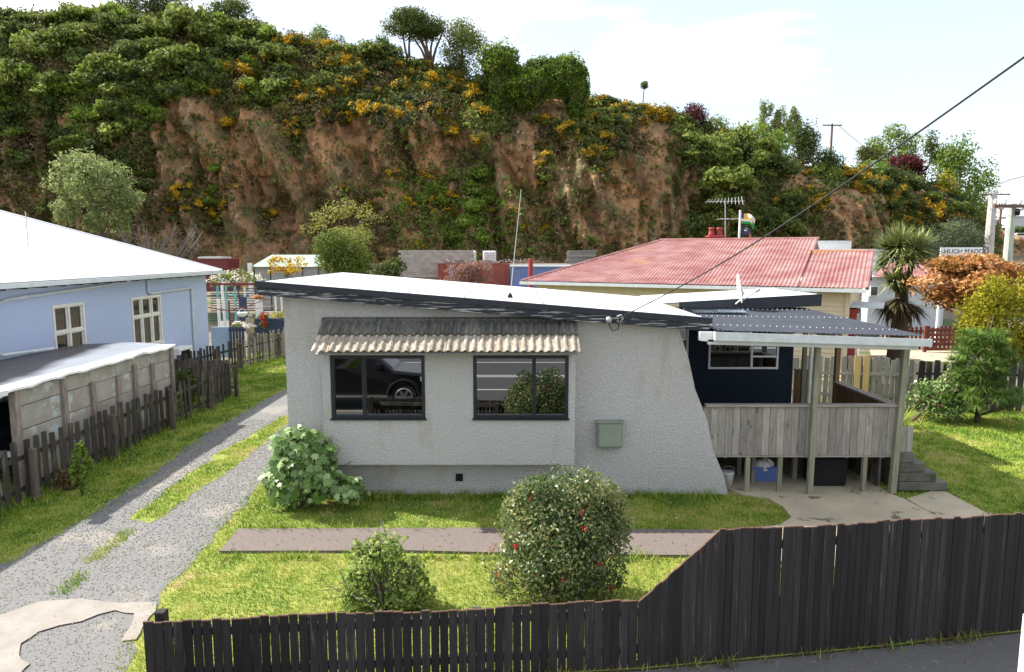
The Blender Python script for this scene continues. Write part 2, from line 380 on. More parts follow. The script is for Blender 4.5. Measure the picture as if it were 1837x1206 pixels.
def limbs_mb(base, top, r0, tips, rng, n=6, wob=.12):
    """tapered trunk from base to top and limbs bending out to the tips"""
    mb = MB(); base, top = Vector(base), Vector(top); H = (top-base).length
    k = 5; pts = []
    for i in range(k+1):
        t = i/k; p = base.lerp(top, t)
        if 0 < i < k: p += Vector(rng.uniform(-1, 1, 3))*H*wob*.3
        pts.append(p)
    mb.tube(pts, [r0*(1.25 if i == 0 else 1-.6*i/k) for i in range(k+1)], n)
    for tp in tips:
        tp = Vector(tp); t = rng.uniform(.35, .95); i = min(k-1, int(t*k)); s = pts[i].lerp(pts[i+1], t*k-i)
        m = s.lerp(tp, .5) + Vector((0, 0, (tp-s).length*.12)) + Vector(rng.uniform(-1, 1, 3))*(tp-s).length*.1
        r = r0*(1-.6*t)*.55
        mb.tube([s, s.lerp(m, .55), m, tp], [r, r*.75, r*.55, r*.22], max(4, n-2))
    return mb
def blob_clumps(c, rx, ry, rz, k, rng, size=.5, low=-.6):
    """k clumps spread through an ellipsoid volume"""
    out = []
    for i in range(k):
        d = rng.normal(size=3); d /= np.linalg.norm(d); d[2] = max(low, d[2]); f = rng.uniform(.45, .72)
        s = size*rng.uniform(.7, 1.25)
        out.append((c[0]+d[0]*rx*f, c[1]+d[1]*ry*f, c[2]+d[2]*rz*f, rx*s, ry*s, rz*s*.9))
    return out

def G_(h): return tuple(x for x in h)
LM = {}
LM['dark'] = leaf_mat('dark evergreen leaf', [(.034,.056,.017), (.078,.11,.03), (.155,.19,.05)], rand=.2)
LM['mid'] = leaf_mat('mid green leaf', [(.065,.10,.018), (.14,.185,.036), (.27,.31,.075)], rand=.2)
LM['bright'] = leaf_mat('bright spring leaf', [(.08,.14,.016), (.16,.25,.035), (.30,.37,.07)], rand=.15)
LM['yellow'] = leaf_mat('yellow green leaf', [(.15,.17,.015), (.32,.31,.025), (.54,.46,.04)], rand=.15)
LM['grey'] = leaf_mat('grey green leaf', [(.06,.09,.05), (.12,.16,.09), (.24,.29,.18)], rand=.15)
LM['olive'] = leaf_mat('olive scrub leaf', [(.055,.07,.018), (.11,.125,.03), (.19,.18,.045)], rand=.25)
LM['gorse'] = leaf_mat('gorse blossom', [(.34,.18,.010), (.55,.33,.016), (.70,.50,.05)], rand=.15, trans=.2)
LM['dead'] = leaf_mat('dry brown leaf', [(.09,.065,.035), (.17,.125,.065), (.27,.21,.12)], rand=.2)
LM['ivy'] = leaf_mat('creeper leaf', [(.05,.10,.012), (.11,.18,.02), (.24,.31,.045)], rand=.1)
LM['maroon'] = leaf_mat('dark red leaf', [(.04,.012,.014), (.08,.02,.022), (.13,.035,.03)], rand=.1)
LM['pink'] = leaf_mat('dusty pink leaf', [(.14,.08,.06), (.24,.14,.11), (.36,.22,.18)], rand=.1)
LM['photinia'] = leaf_mat('orange young leaf', [(.10,.14,.02), (.40,.17,.05), (.62,.30,.12), (.72,.50,.28)], rand=.05)
LM['grassy'] = leaf_mat('long rank grass', [(.07,.13,.018), (.15,.23,.035), (.28,.34,.08)], rand=.15)
LM['lawn'] = leaf_mat('lawn grass blade', [(.09,.185,.018), (.18,.285,.028), (.32,.38,.06), (.46,.40,.16)], rand=0, trans=.3)
LM['red'] = leaf_mat('red flower', [(.40,.012,.02), (.55,.03,.04)], rand=0)
LM['white'] = leaf_mat('white flower', [(.7,.66,.6), (.8,.78,.74)], rand=0)
LM['sycamore'] = leaf_mat('broad lobed leaf', [(.06,.13,.026), (.13,.23,.05), (.30,.40,.16)], rand=0, rough=.38, trans=.2, spec=.5)
LM['rose'] = leaf_mat('rose bush leaf', [(.12,.20,.04), (.26,.35,.085), (.50,.52,.20)], rand=0)
LM['bigbush'] = leaf_mat('small leathery leaf', [(.035,.068,.022), (.09,.145,.045), (.19,.24,.085), (.33,.28,.12)], rand=0, rough=.4, spec=.5)
LM['sword'] = leaf_mat('sword leaf', [(.07,.11,.03), (.17,.21,.07), (.42,.42,.17)], rand=.1, rough=.4, trans=.15)
LM['sword_dry'] = leaf_mat('drooping dry sword leaf', [(.05,.055,.025), (.10,.09,.045), (.17,.13,.08)], rand=.1)
LM['khaki'] = leaf_mat('thin khaki green leaf', [(.12,.13,.03), (.22,.23,.055), (.38,.37,.11)], rand=.05)
LM['willow'] = leaf_mat('pale willow leaf', [(.10,.14,.04), (.20,.25,.09), (.36,.40,.17)], rand=.05)
LM['needle'] = leaf_mat('pine needle', [(.05,.11,.018), (.11,.20,.035), (.21,.30,.06)], rand=.05, trans=.15)

# ------------------------------------------------------------------ terrain
def sstep(a, b, x):
    t = np.clip((x-a)/(b-a), 0, 1); return t*t*(3-2*t)
def ground_z(X, Y):
    X = np.asarray(X, float); Y = np.asarray(Y, float)
    z = 1.35*sstep(37, 49, Y)
    return z + sstep(18, 45, X)*sstep(45, 160, Y)*7.0
xs = np.concatenate([np.linspace(-320, -60, 14)[:-1], np.linspace(-60, 60, 61), np.linspace(60, 420, 25)[1:]])
ys = np.concatenate([np.linspace(-160, -20, 8)[:-1], np.linspace(-20, 60, 41), np.linspace(60, 700, 40)[1:]])
XX, YY = np.meshgrid(xs, ys); ZZ = ground_z(XX, YY) - .03
V = np.stack([XX, YY, ZZ], -1).reshape(-1, 3); nx, ny = len(xs), len(ys)
idx = np.arange(nx*ny).reshape(ny, nx)
F = np.stack([idx[:-1, :-1], idx[:-1, 1:], idx[1:, 1:], idx[1:, :-1]], -1).reshape(-1, 4)
tag(link('ground', np_mesh('ground', V, F, M['dirt'], smooth=True)), 'bare dirt and weeds of the yards behind the houses', kind='structure')

def sheet(name, poly, z, m, label, jit=0.0, step=.25, seed=3, kind='structure', thick=0):
    """flat sheet with an edge broken up by jit"""
    r = random.Random(seed); pts = []
    for i, p in enumerate(poly):
        q = poly[(i+1) % len(poly)]; d = math.hypot(q[0]-p[0], q[1]-p[1]); k = max(1, int(d/step)) if jit else 1
        for j in range(k):
            t = j/k; x = p[0]+(q[0]-p[0])*t; y = p[1]+(q[1]-p[1])*t
            s = noise.noise((x*1.3, y*1.3, seed))*jit*1.6 + r.uniform(-jit, jit)*.6
            n = (-(q[1]-p[1])/d, (q[0]-p[0])/d)
            pts.append((x+n[0]*s, y+n[1]*s))
    mb = MB()
    if thick: mb.prism(pts, 'z', z-thick, z)
    else: mb.add([(x, y, z) for x, y in pts], [tuple(range(len(pts)))])
    o = mb.build(name, m)
    if o.data.polygons[0].normal.z < 0 and not thick: o.data.flip_normals()
    return tag(o, label, kind=kind)

FENCE = [(-3.88, 6.86), (-1.5, 7.03), (1.47, 7.30), (2.36, 7.43), (4.4, 7.74), (6.5, 8.10), (9.0, 8.62)]
def fence_y(x): return float(np.interp(x, [p[0] for p in FENCE], [p[1] for p in FENCE]))
LAWN = [(-14, 8.0), (-9.5, 8.0), (-9.5, 6.5), (-4.0, 6.5)] + [(x, fence_y(x)-.03) for x in (-3.88, -1.5, 1.47, 2.36, 4.4, 6.5, 9.0)] + \
       [(16, 10.2), (19, 20.4), (6, 20.4), (6, 26), (-4, 33), (-12.2, 33), (-12.2, 19.5), (-14, 13)]
sheet('lawn', LAWN, 0.0, M['lawn'], 'sunlit front and side lawn round the grey house')
DRIVE = G2([(-160, 1100), (0, 1012), (80, 970), (150, 932), (250, 868), (350, 793), (430, 742), (517, 695)]) + [(-5.0, 24), (-4.9, 30), (-4.4, 30), (-4.4, 18)] + \
        G2([(519, 770), (500, 812), (474, 862), (432, 910), (388, 960), (338, 1020), (300, 1062), (284, 1085), (262, 1120), (236, 1165), (205, 1206)]) + [(-4.0, 5.6), (-4.0, 5.2), (-10, 5.2)]
sheet('driveway', DRIVE, .004, M['gravel'], 'grey gravel driveway with two wheel tracks', jit=.13)
STRIPS = [G2([(520, 738), (470, 770), (385, 818), (305, 876), (236, 930), (266, 940), (306, 916), (352, 880), (425, 836), (500, 772), (520, 758)]),
          G2([(222, 950), (178, 984), (150, 1010), (172, 1012), (214, 980), (242, 955)]),
          G2([(146, 1024), (112, 1045), (96, 1070), (120, 1068), (150, 1048), (158, 1030)])]
zp = lambda pts: [(x*.3375, 900+y*.3375) for x, y in pts]
APRON = G2(zp([(-300, 800), (0, 612), (100, 570), (200, 540), (430, 525), (560, 535), (700, 540), (835, 545), (825, 590), (765, 650), (725, 735), (655, 748), (700, 655), (708, 605), (610, 588), (520, 605), (430, 640), (320, 665), (200, 700), (120, 760), (90, 830), (150, 870), (120, 907), (60, 1040), (-300, 1040)]))
sheet('driveway_apron', APRON, .022, M['apron'], 'broken pale concrete patch at the driveway mouth', jit=.035, step=.12, seed=9)
sheet('garden_path', [(-4.62, 10.28), (-4.66, 11.16), (-1.0, 11.20), (3.4, 11.12), (3.4, 10.12), (1.0, 10.16), (-1.6, 10.30)], .045, M['path'], 'brown aggregate path across the front lawn', thick=.05)
PATIO = [(3.4, 10.12), (3.4, 11.1)] + G2([(1330, 952), (1400, 945), (1419, 931), (1405, 912), (1378, 897), (1330, 889)]) + [(4.3, 13.2), (4.3, 16.4), (7.4, 16.4), (7.4, 12.9)] + G2([(1622, 898), (1692, 936)]) + [(7.3, 10.2), (6.9, 9.2)]
sheet('patio', PATIO, .036, M['concrete'], 'stained concrete patio under and before the deck', thick=.045)
sheet('concrete_slab', G2([(1626, 897), (1686, 879), (1776, 926), (1696, 938)]), .03, M['concrete'], 'pale concrete slab at the foot of the steps', thick=.04)
fy = [(x, fence_y(x)-.06) for x in (9.0, 6.5, 4.4, 2.36, 1.47, -1.5, -3.88)]
sheet('pavement', [(-40, 5.0), (30, 5.0), (30, 11.5), (14, 9.6)] + fy + [(-4.2, 5.2), (-12, 5.2), (-12, 8), (-40, 8)], -.012, M['asphalt'], 'dark asphalt footpath along the street fence')
sheet('road', [(-120, -9), (120, -9), (120, 4.85), (-120, 4.85)], -.02, M['road'], 'asphalt street in front of the houses')
MB().prism([(4.85, -.1), (5.02, -.1), (5.02, .0), (4.85, -.01)], 'x', -40, 40).build('kerb', M['concrete'])['kind'] = 'structure'
bpy.data.objects['kerb']['label'] = 'concrete kerb between street and footpath'
mb = MB()
for y in (-1.2, -.9, 1.6, -4.4):
    mb.box(-30, 30, y, y+.12, -.02, -.015)
tag(mb.build('road_marking', M['line_paint']), 'white painted lines along the street', kind='structure')

# grass blades
def inpoly(P, poly):
    x, y = P[:, 0], P[:, 1]; r = np.zeros(len(P), bool); n = len(poly)
    for i in range(n):
        x0, y0 = poly[i]; x1, y1 = poly[(i+1) % n]
        c = (y0 > y) != (y1 > y)
        with np.errstate(divide='ignore', invalid='ignore'):
            r ^= c & (x < (x1-x0)*(y-y0)/(y1-y0+1e-12)+x0)
    return r
PATHP = [(-4.62, 10.28), (-4.66, 11.16), (3.4, 11.12), (3.4, 10.12), (1.0, 10.16)]
SLAB = G2([(1626, 897), (1686, 879), (1776, 926), (1696, 938)])
HOUSEP = [(-4.33, 12.92), (4.1, 12.92), (4.1, 19), (-4.33, 19)]
def lowfreq(P, s, seed):
    return np.array([noise.noise((x*s, y*s, seed)) for x, y in P])
def blades(areas, label, name, soft=0.0, shift=0.0):
    Ps, hs = [], []
    for poly, dens, h, excl in areas:
        a = np.array(poly); x0, y0 = a.min(0); x1, y1 = a.max(0); n = int((x1-x0)*(y1-y0)*dens)
        P = np.stack([RNG.uniform(x0, x1, n), RNG.uniform(y0, y1, n)], 1); k = inpoly(P + (RNG.normal(0, soft, P.shape) if soft else 0), poly)
        if soft: k &= np.array([noise.noise((x*2.1, y*2.1, 4.4)) for x, y in P]) > -.34
        for e in excl: k &= ~inpoly(P + RNG.normal(0, .13 if e is DRIVE else .035, P.shape), e)
        d = np.hypot(P[:, 0], P[:, 1]); k &= (np.abs(P[:, 0]) < .95*P[:, 1]+1.6) & (RNG.random(n) < np.clip((13/np.maximum(d, 1))**1.6, 0, 1))
        Ps.append(P[k]); hs.append(np.full(k.sum(), h)*(.7+.3*np.clip(d[k]/13, 1, 2)))
    P = np.concatenate(Ps); h = np.concatenate(hs)*RNG.uniform(.5, 1.35, sum(map(len, hs))); n = len(P)
    an = RNG.uniform(0, 2*math.pi, n); le = RNG.uniform(.2, 1.1, n)*h
    wv = np.stack([np.cos(an), np.sin(an)], 1); wd = (.006*np.clip(np.hypot(P[:, 0], P[:, 1])/9, 1, 3)*RNG.uniform(.7, 1.3, n))[:, None]
    per = np.stack([-wv[:, 1], wv[:, 0]], 1)
    V = np.zeros((n, 3, 3)); V[:, 0, :2] = P-per*wd; V[:, 1, :2] = P+per*wd; V[:, 2, :2] = P+wv*le[:, None]; V[:, 2, 2] = h
    V[:, :2, 2] = -.005
    lf = lowfreq(P, .9, 3.3)*.8 + lowfreq(P, 3.1, 8.1)*.6
    T = np.clip(.40 + shift + lf*.9 + RNG.normal(0, .16, n), 0, 1)
    o = link(name, np_mesh(name, V.reshape(-1, 3), np.arange(3*n).reshape(n, 3), LM['lawn'], None, T))
    return tag(o, label, 'grass', kind='stuff')
EX = [DRIVE, PATHP, PATIO, SLAB, HOUSEP]
blades([(LAWN, 1700, .045, EX)] + [] , 'short sunlit lawn grass round the grey house', 'lawn_grass')
sheet('grass_strip', [(x, y) for x, y in STRIPS[0]], .008, M['lawn'], 'worn turf between the driveway wheel tracks', jit=.09, step=.16, seed=5)
blades([(STRIPS[0], 2000, .05, []), (STRIPS[1], 2600, .045, []), (STRIPS[2], 2600, .045, [])], 'ragged grass strip growing between the driveway wheel tracks', 'track_grass', .06, .08)
blades([(DRIVE, 26, .04, [])], 'sparse weeds sprouting through the gravel', 'gravel_weeds', .03, .1)
# ranker tufts along walls, fences and edges
edge = []
for i in range(260):
    x = random.uniform(-3.4, 4.0); edge.append((x, random.uniform(12.55, 12.9) if x < 1.2 else random.uniform(12.6, 12.88)))
for i in range(420):
    y = random.uniform(9.5, 31); x = -9.15 if y < 21.9 else np.interp(y, [24, 31.5], [-11.6, -10.2]); edge.append((x+random.uniform(-.15, .35), y))
dryE = [(x, fence_y(x)-random.uniform(.02, .12)) for x in [random.choice((-1, .3, 2.2, 3.0, 4.6, 5.4))+random.gauss(0, .35) for _ in range(60)]]
for i in range(120): edge.append((random.uniform(-4.6, 3.2), random.choice([10.1, 11.2])+random.uniform(-.06, .05)))
for i in range(60): edge.append((random.uniform(6.9, 9), 12.9+random.uniform(.1, 3)))
E = np.array(edge); k = 9
P = np.repeat(E, k, 0) + RNG.normal(0, .05, (len(E)*k, 2)); n = len(P)
h = RNG.uniform(.06, .20, n); an = RNG.uniform(0, 6.28, n); wv = np.stack([np.cos(an), np.sin(an)], 1); per = np.stack([-wv[:, 1], wv[:, 0]], 1)
V = np.zeros((n, 3, 3)); V[:, 0, :2] = P-per*.009; V[:, 1, :2] = P+per*.009; V[:, 2, :2] = P+wv*(h*.7)[:, None]; V[:, 2, 2] = h
tag(link('weed_tufts', np_mesh('weed_tufts', V.reshape(-1, 3), np.arange(3*n).reshape(n, 3), LM['lawn'], None, np.clip(RNG.normal(.35, .25, n), 0, 1))),
    'rank grass and weeds along the fence and wall bases', 'grass', kind='stuff')
E = np.array(dryE); P = np.repeat(E, 10, 0)+RNG.normal(0, .04, (len(E)*10, 2)); n = len(P); h = RNG.uniform(.04, .17, n); an = RNG.uniform(0, 6.28, n); wv = np.stack([np.cos(an), np.sin(an)], 1); per = np.stack([-wv[:, 1], wv[:, 0]], 1)
V = np.zeros((n, 3, 3)); V[:, 0, :2] = P-per*.006; V[:, 1, :2] = P+per*.006; V[:, 2, :2] = P+wv*(h*.9)[:, None]; V[:, 2, 2] = h; V[:, :2, 2] = -.012
tag(link('dry_weeds', np_mesh('dry_weeds', V.reshape(-1, 3), np.arange(3*n).reshape(n, 3), [LM['dead'], LM['lawn']], (RNG.random(n) < .3).astype(int), RNG.uniform(0, 1, n))), 'dry brown weeds at the foot of the street fence', 'weeds', kind='stuff')
# loose stones on the driveway
def pebbles(poly, n, excl=[]):
    a = np.array(poly); x0, y0 = a.min(0); x1, y1 = a.max(0)
    P = np.stack([RNG.uniform(x0, x1, n), RNG.uniform(y0, min(y1, 19), n)], 1); k = inpoly(P, poly)
    for e in excl: k &= ~inpoly(P, e) | (RNG.random(len(P)) < .02)
    k &= np.abs(P[:, 0]) < .8*P[:, 1]+1; P = P[k]; n = len(P)
    s = RNG.uniform(.006, .015, n)*np.clip(P[:, 1]/9, .8, 2)
    o = np.array([(1,0,0),(0,1,0),(-1,0,0),(0,-1,0),(0,0,1)], float)
    V = P[:, None, :].repeat(5, 1); V = np.concatenate([V, np.zeros((n, 5, 1))], 2)
    V += o[None]*s[:, None, None]*RNG.uniform(.6, 1.3, (n, 5, 3)); V[:, :, 2] = np.maximum(V[:, :, 2], 0)*.8 + .012
    f = np.array([(0,1,4),(1,2,4),(2,3,4),(3,0,4)]); F = (np.arange(n)[:, None, None]*5 + f[None]).reshape(-1, 3)
    return tag(link('loose_gravel', np_mesh('loose_gravel', V.reshape(-1, 3), F, M['pebble'])), 'loose grey stones scattered over the driveway', 'gravel', kind='stuff')
pebbles(DRIVE, 30000, [APRON]+STRIPS)

# daisies in the grass, dead leaves on the paving
def litter(name, label, cat, n, areas, size, m, z):
    Ps = []
    for poly in areas:
        a = np.array(poly); x0, y0 = a.min(0); x1, y1 = a.max(0); P = np.stack([RNG.uniform(x0, x1, n), RNG.uniform(y0, min(y1, 22), n)], 1); Ps.append(P[inpoly(P, poly)])
    P = np.concatenate(Ps); P = np.concatenate([P, np.full((len(P), 1), z)], 1); N = np.zeros_like(P); N[:, 2] = 1
    V_, F_ = leaf_quads(P, N, size, size*.7, RNG, .45, 0); V_[:, 2] = np.maximum(V_[:, 2], z-.004)
    tag(link(name, np_mesh(name, V_, F_, m, None, RNG.uniform(0, 1, len(F_)))), label, cat, kind='stuff')
litter('lawn_daisies', 'tiny white daisies scattered through the grass', 'daisies', 420, [[(-9.2, 9.5), (-7.6, 9.5), (-7.2, 20), (-9.1, 21)], [(-4.4, 11.3), (3, 11.3), (3, 12.6), (-4.4, 12.6)], [(8.2, 13), (13, 13), (15, 19), (9, 19)]], .022, LM['white'], .045)
litter('leaf_litter', 'dead brown leaves lying on the paving and driveway', 'leaf litter', 70, [PATIO, PATHP, DRIVE, [(-3, 6.6), (6.5, 7.4), (6.5, 8.0), (-3, 6.95)]], .04, LM['dead'], .056)
# ------------------------------------------------------------------ cliff
CL = [(-300, 5, 62, 74), (0, 34, 62, 73), (200, 28, 62, 73), (350, 42, 62, 72), (440, 52, 62, 72), (520, 72, 62, 71), (600, 86, 62, 71), (700, 106, 62, 71), (780, 122, 62, 71),
      (860, 150, 62, 70), (930, 174, 62, 69), (1000, 170, 62, 69), (1060, 182, 62.5, 69.5), (1150, 196, 63, 70), (1210, 208, 64, 71), (1300, 250, 66, 74), (1400, 288, 70, 78),
      (1500, 310, 76, 83), (1600, 318, 84, 91), (1700, 345, 92, 98), (1760, 392, 96, 101), (1830, 440, 99, 103)]
cx_, cz_, cyb, cyt = [], [], [], []
for px, py, yb, yt in CL:
    yt += 6
    p = onY(px, py, yt); cx_.append(p.x); cz_.append(p.z); cyb.append(yb); cyt.append(yt)
def cliff_point(x, h, nrm=True):
    zt = np.interp(x, cx_, cz_); yb = np.interp(x, cx_, cyb); yt = np.interp(x, cx_, cyt); z0 = float(ground_z(x, yb))-.6
    f = np.interp(h, [0, .10, .22, .70, .84, 1.0], [0, .22, .34, .60, .74, 1.0])
    y = yb + (yt-yb)*f; z = z0 + (zt-z0)*h
    env = math.sin(min(1, h*1.15)*math.pi)**.6 if 0 < h < .87 else .15
    wx_ = x + z*.35 + 2.2*noise.noise((x*.16, z*.16, 6.6))
    g1 = abs(noise.noise((wx_*.2, z*.06, 1.7)))
    g2 = abs(noise.noise((wx_*.55, z*.17, 4.1)))
    g3 = noise.noise((x*1.7, z*.45, 9.3)); g4 = noise.noise((x*.09, z*.10, 2.2)); g5 = noise.noise((x*3.7, z*1.6, 2.9))
    y += env*(4.6*(g1-.25) + 2.6*(g2-.25) + .6*g3 - 1.5*abs(noise.noise((x*.95, z*.42, 7.7))) - .55*abs(noise.noise((x*2.3, z*1.1, 3.7))) + 2.2*g4 + .35*g5 + .34*noise.noise((x*6.1, z*3.6, 6.2)))
    return (x, y, z + .35*g3*env)
nc, nr = 900, 140
cxs = np.linspace(cx_[0], cx_[-1], nc)
V = []
for j in range(nr):
    h = j/(nr-1)
    V += [cliff_point(x, h) for x in cxs]
for dy, dz in ((2, .1), (8, -.6), (30, -1.5), (90, -6)):      # plateau behind the brow
    V += [(x*(1+dy*.003), np.interp(x, cx_, cyt)+dy, np.interp(x, cx_, cz_)+dz) for x in cxs]
V = np.array(V); nr2 = nr+4
idx = np.arange(nc*nr2).reshape(nr2, nc)
F = np.stack([idx[:-1, :-1], idx[:-1, 1:], idx[1:, 1:], idx[1:, :-1]], -1).reshape(-1, 4)
def cliff_material():
    m = bpy.data.materials.new('eroded clay and rock'); m.use_nodes = True; t = m.node_tree; L = t.links; b = t.nodes['Principled BSDF']
    b.inputs['Roughness'].default_value = 1; b.inputs['Specular IOR Level'].default_value = .1
    gp = _n(t, 'ShaderNodeNewGeometry')
    def tex(sc, st=(1, 1, 1), det=8, off=0, rough=.65):
        mp = _n(t, 'ShaderNodeMapping'); mp.inputs['Scale'].default_value = st; mp.inputs['Location'].default_value = (off, off, off); L.new(gp.outputs['Position'], mp.inputs['Vector'])
        n = _n(t, 'ShaderNodeTexNoise'); n.inputs['Scale'].default_value = sc; n.inputs['Detail'].default_value = det; n.inputs['Roughness'].default_value = rough; L.new(mp.outputs[0], n.inputs['Vector']); return n.outputs['Fac']
    def mask(f, a, c):
        r = _n(t, 'ShaderNodeMapRange'); r.inputs['From Min'].default_value = a; r.inputs['From Max'].default_value = c; L.new(f, r.inputs[0]); return r.outputs[0]
    def mix(f, a, c):
        x = _n(t, 'ShaderNodeMix', data_type='RGBA'); L.new(f, x.inputs[0])
        for i, v in ((6, a), (7, c)):
            if isinstance(v, tuple): x.inputs[i].default_value = (*v, 1)
            else: L.new(v, x.inputs[i])
        return x.outputs[2]
    c = mix(mask(tex(.5, (1, 1, .6)), .38, .62), (.215, .135, .08), (.39, .215, .10))
    c = mix(mask(tex(.16, (1, 1, .8), 8, 5), .50, .60), c, (.45, .245, .11))           # ochre clay
    c = mix(mask(tex(.42, (1, 1, .5), 9, 11), .55, .66), c, (.42, .295, .18))           # pale crumbling ribs
    c = mix(mask(tex(1.6, (1, 1, .35), 6, 3), .58, .72), c, (.14, .095, .062))         # dark cracks and seeps
    c = mix(mask(tex(.30, (1, 1, .7), 9, 21), .50, .58), c, (.14, .125, .06))        # dry growth and moss
    c = mix(mask(tex(4.0, (1, 1, 1), 5, 8), .35, .75), c, mix(mask(tex(5.0), .4, .6), c, (.24, .16, .10)))
    L.new(c, b.inputs['Base Color'])
    bp = _n(t, 'ShaderNodeBump'); bp.inputs['Strength'].default_value = 1; bp.inputs['Distance'].default_value = .30; L.new(tex(1.5, (1, 1, .6), 9), bp.inputs['Height'])
    vo = _n(t, 'ShaderNodeTexVoronoi'); vo.feature = 'DISTANCE_TO_EDGE'; vo.inputs['Scale'].default_value = 1.1; L.new(gp.outputs['Position'], vo.inputs['Vector'])
    b2 = _n(t, 'ShaderNodeBump'); b2.inputs['Strength'].default_value = .8; b2.inputs['Distance'].default_value = .12; L.new(vo.outputs['Distance'], b2.inputs['Height']); L.new(bp.outputs[0], b2.inputs['Normal'])
    L.new(b2.outputs[0], b.inputs['Normal']); return m
M['cliff'] = cliff_material()
cliff = link('hillside_cliff', np_mesh('hillside_cliff', V, F, M['cliff'], smooth=False))
tag(cliff, 'steep eroded clay cliff behind the houses', kind='structure')
BVH = BVHTree.FromPolygons([tuple(p) for p in V], [tuple(f) for f in F])
def on_cliff(px, py):
    h = BVH.ray_cast(Vector((0, 0, CAM_H)), ray(px, py).normalized())
    return (h[0], h[1]) if h[0] is not None else (None, None)
def sky_px(x): return float(np.interp(x, [c[0] for c in CL], [c[1] for c in CL]))

BARE = [[(268,195),(330,178),(385,170),(405,230),(395,300),(330,335),(262,325)], [(405,240),(440,200),(485,190),(512,260),(500,340),(440,450),(390,450),(425,330)],
        [(520,300),(545,235),(600,225),(650,215),(690,255),(680,320),(600,345),(540,420),(495,430)], [(765,225),(800,230),(795,335),(765,330)], [(825,255),(872,262),(860,315),(828,312)],
        [(885,260),(935,225),(975,225),(960,330),(900,345)], [(935,176),(1040,172),(1045,212),(985,220),(940,205)], [(1145,225),(1205,222),(1215,290),(1150,280)],
        [(1095,285),(1160,278),(1225,300),(1235,400),(1180,440),(1060,440),(1030,400),(1080,340)], [(990,285),(1060,290),(1070,335),(1000,350)],
        [(1500,345),(1590,350),(1590,430),(1480,440),(1470,370)], [(70,205),(122,205),(125,245),(72,240)], [(800,120),(850,130),(845,150),(805,145)],
        [(1415,305),(1470,305),(1460,345),(1410,340)], [(1217,310),(1260,312),(1240,380),(1217,370)], [(420,430),(540,420),(560,470),(400,470)], [(1640,335),(1665,340),(1650,365),(1625,355)]]
def bare(P):
    r = np.zeros(len(P), bool)
    for b in BARE: r |= inpoly(P, b)
    return r
def density(P):
    d = np.full(len(P), .62); s = np.array([sky_px(x) for x in P[:, 0]]); below = P[:, 1]-s
    d = np.where(below < 95, .95, d); d = np.where((P[:, 0] < 260) & (P[:, 1] < 330), 1.0, d); d = np.where((P[:, 0] < 620) & (below < 150), 1.0, d)
    d = np.where((P[:, 0] > 1230) & (P[:, 0] < 1480), 1.0, d); d = np.where(P[:, 0] > 1580, 1.0, d)
    d = np.where((P[:, 0] > 240) & (P[:, 0] < 420) & (P[:, 1] > 320), .45, d)
    return np.where(bare(P), .17, d)
# scrub: one mass of leaf clumps over the whole face
def scatter(n, x0=-140, x1=1790, y1=470):
    P = np.stack([RNG.uniform(x0, x1, n), RNG.uniform(0, y1, n)], 1)
    s = np.array([sky_px(x) for x in P[:, 0]]); P = P[P[:, 1] > s-2]
    return P[RNG.random(len(P)) < density(P)]
Vs, Ts, MIs = [], [], []
for (px, py) in scatter(30000):
    hit, nrm = on_cliff(px, py)
    if hit is None: continue
    n = 12; r = random.uniform(.35, 1.0)*hit.y/66
    c = np.array(hit) + np.array(nrm)*r*.25
    D = rsph(n, RNG); D[:, 2] = np.abs(D[:, 2])*.9+.05; Nn = unit(D + np.array(nrm)*.6)
    Pp = c + D*r*RNG.uniform(.6, 1, (n, 1))
    V_, F_ = leaf_quads(Pp, Nn, .34*hit.y/66, .20*hit.y/66, RNG, .8, .3)
    z = noise.noise((px*.011, py*.013, 3.0)) + random.uniform(-.25, .25)
    low = (py > 320 and px < 620)
    mi = 0 if z > .22 else (1 if z > -.02 else (2 if z > -.28 else 3))
    if low and random.random() < .5: mi = 3
    if px > 1230 and random.random() < .4: mi = 1
    if 480 < px < 1230 and py > sky_px(px)+90:
        q = random.random(); mi = 3 if q < .34 else (4 if q < .5 else (2 if q < .7 else mi))
    g = .55 if (700 < px < 930 and 300 < py < 460) else 0
    if random.random() < g: mi = 4
    Vs.append(V_); Ts.append(np.clip(RNG.uniform(0, 1, n)*.7+z*.25+.15, 0, 1)); MIs.append(np.full(n, mi))
V = np.concatenate(Vs); T = np.concatenate(Ts); MI = np.concatenate(MIs)
tag(link('cliff_scrub', np_mesh('cliff_scrub', V, np.arange(len(V)).reshape(-1, 4), [LM['mid'], LM['dark'], LM['olive'], LM['dead'], LM['grassy']], MI, T)),
    'mixed green scrub and dry growth covering the cliff face', 'scrub', kind='stuff')

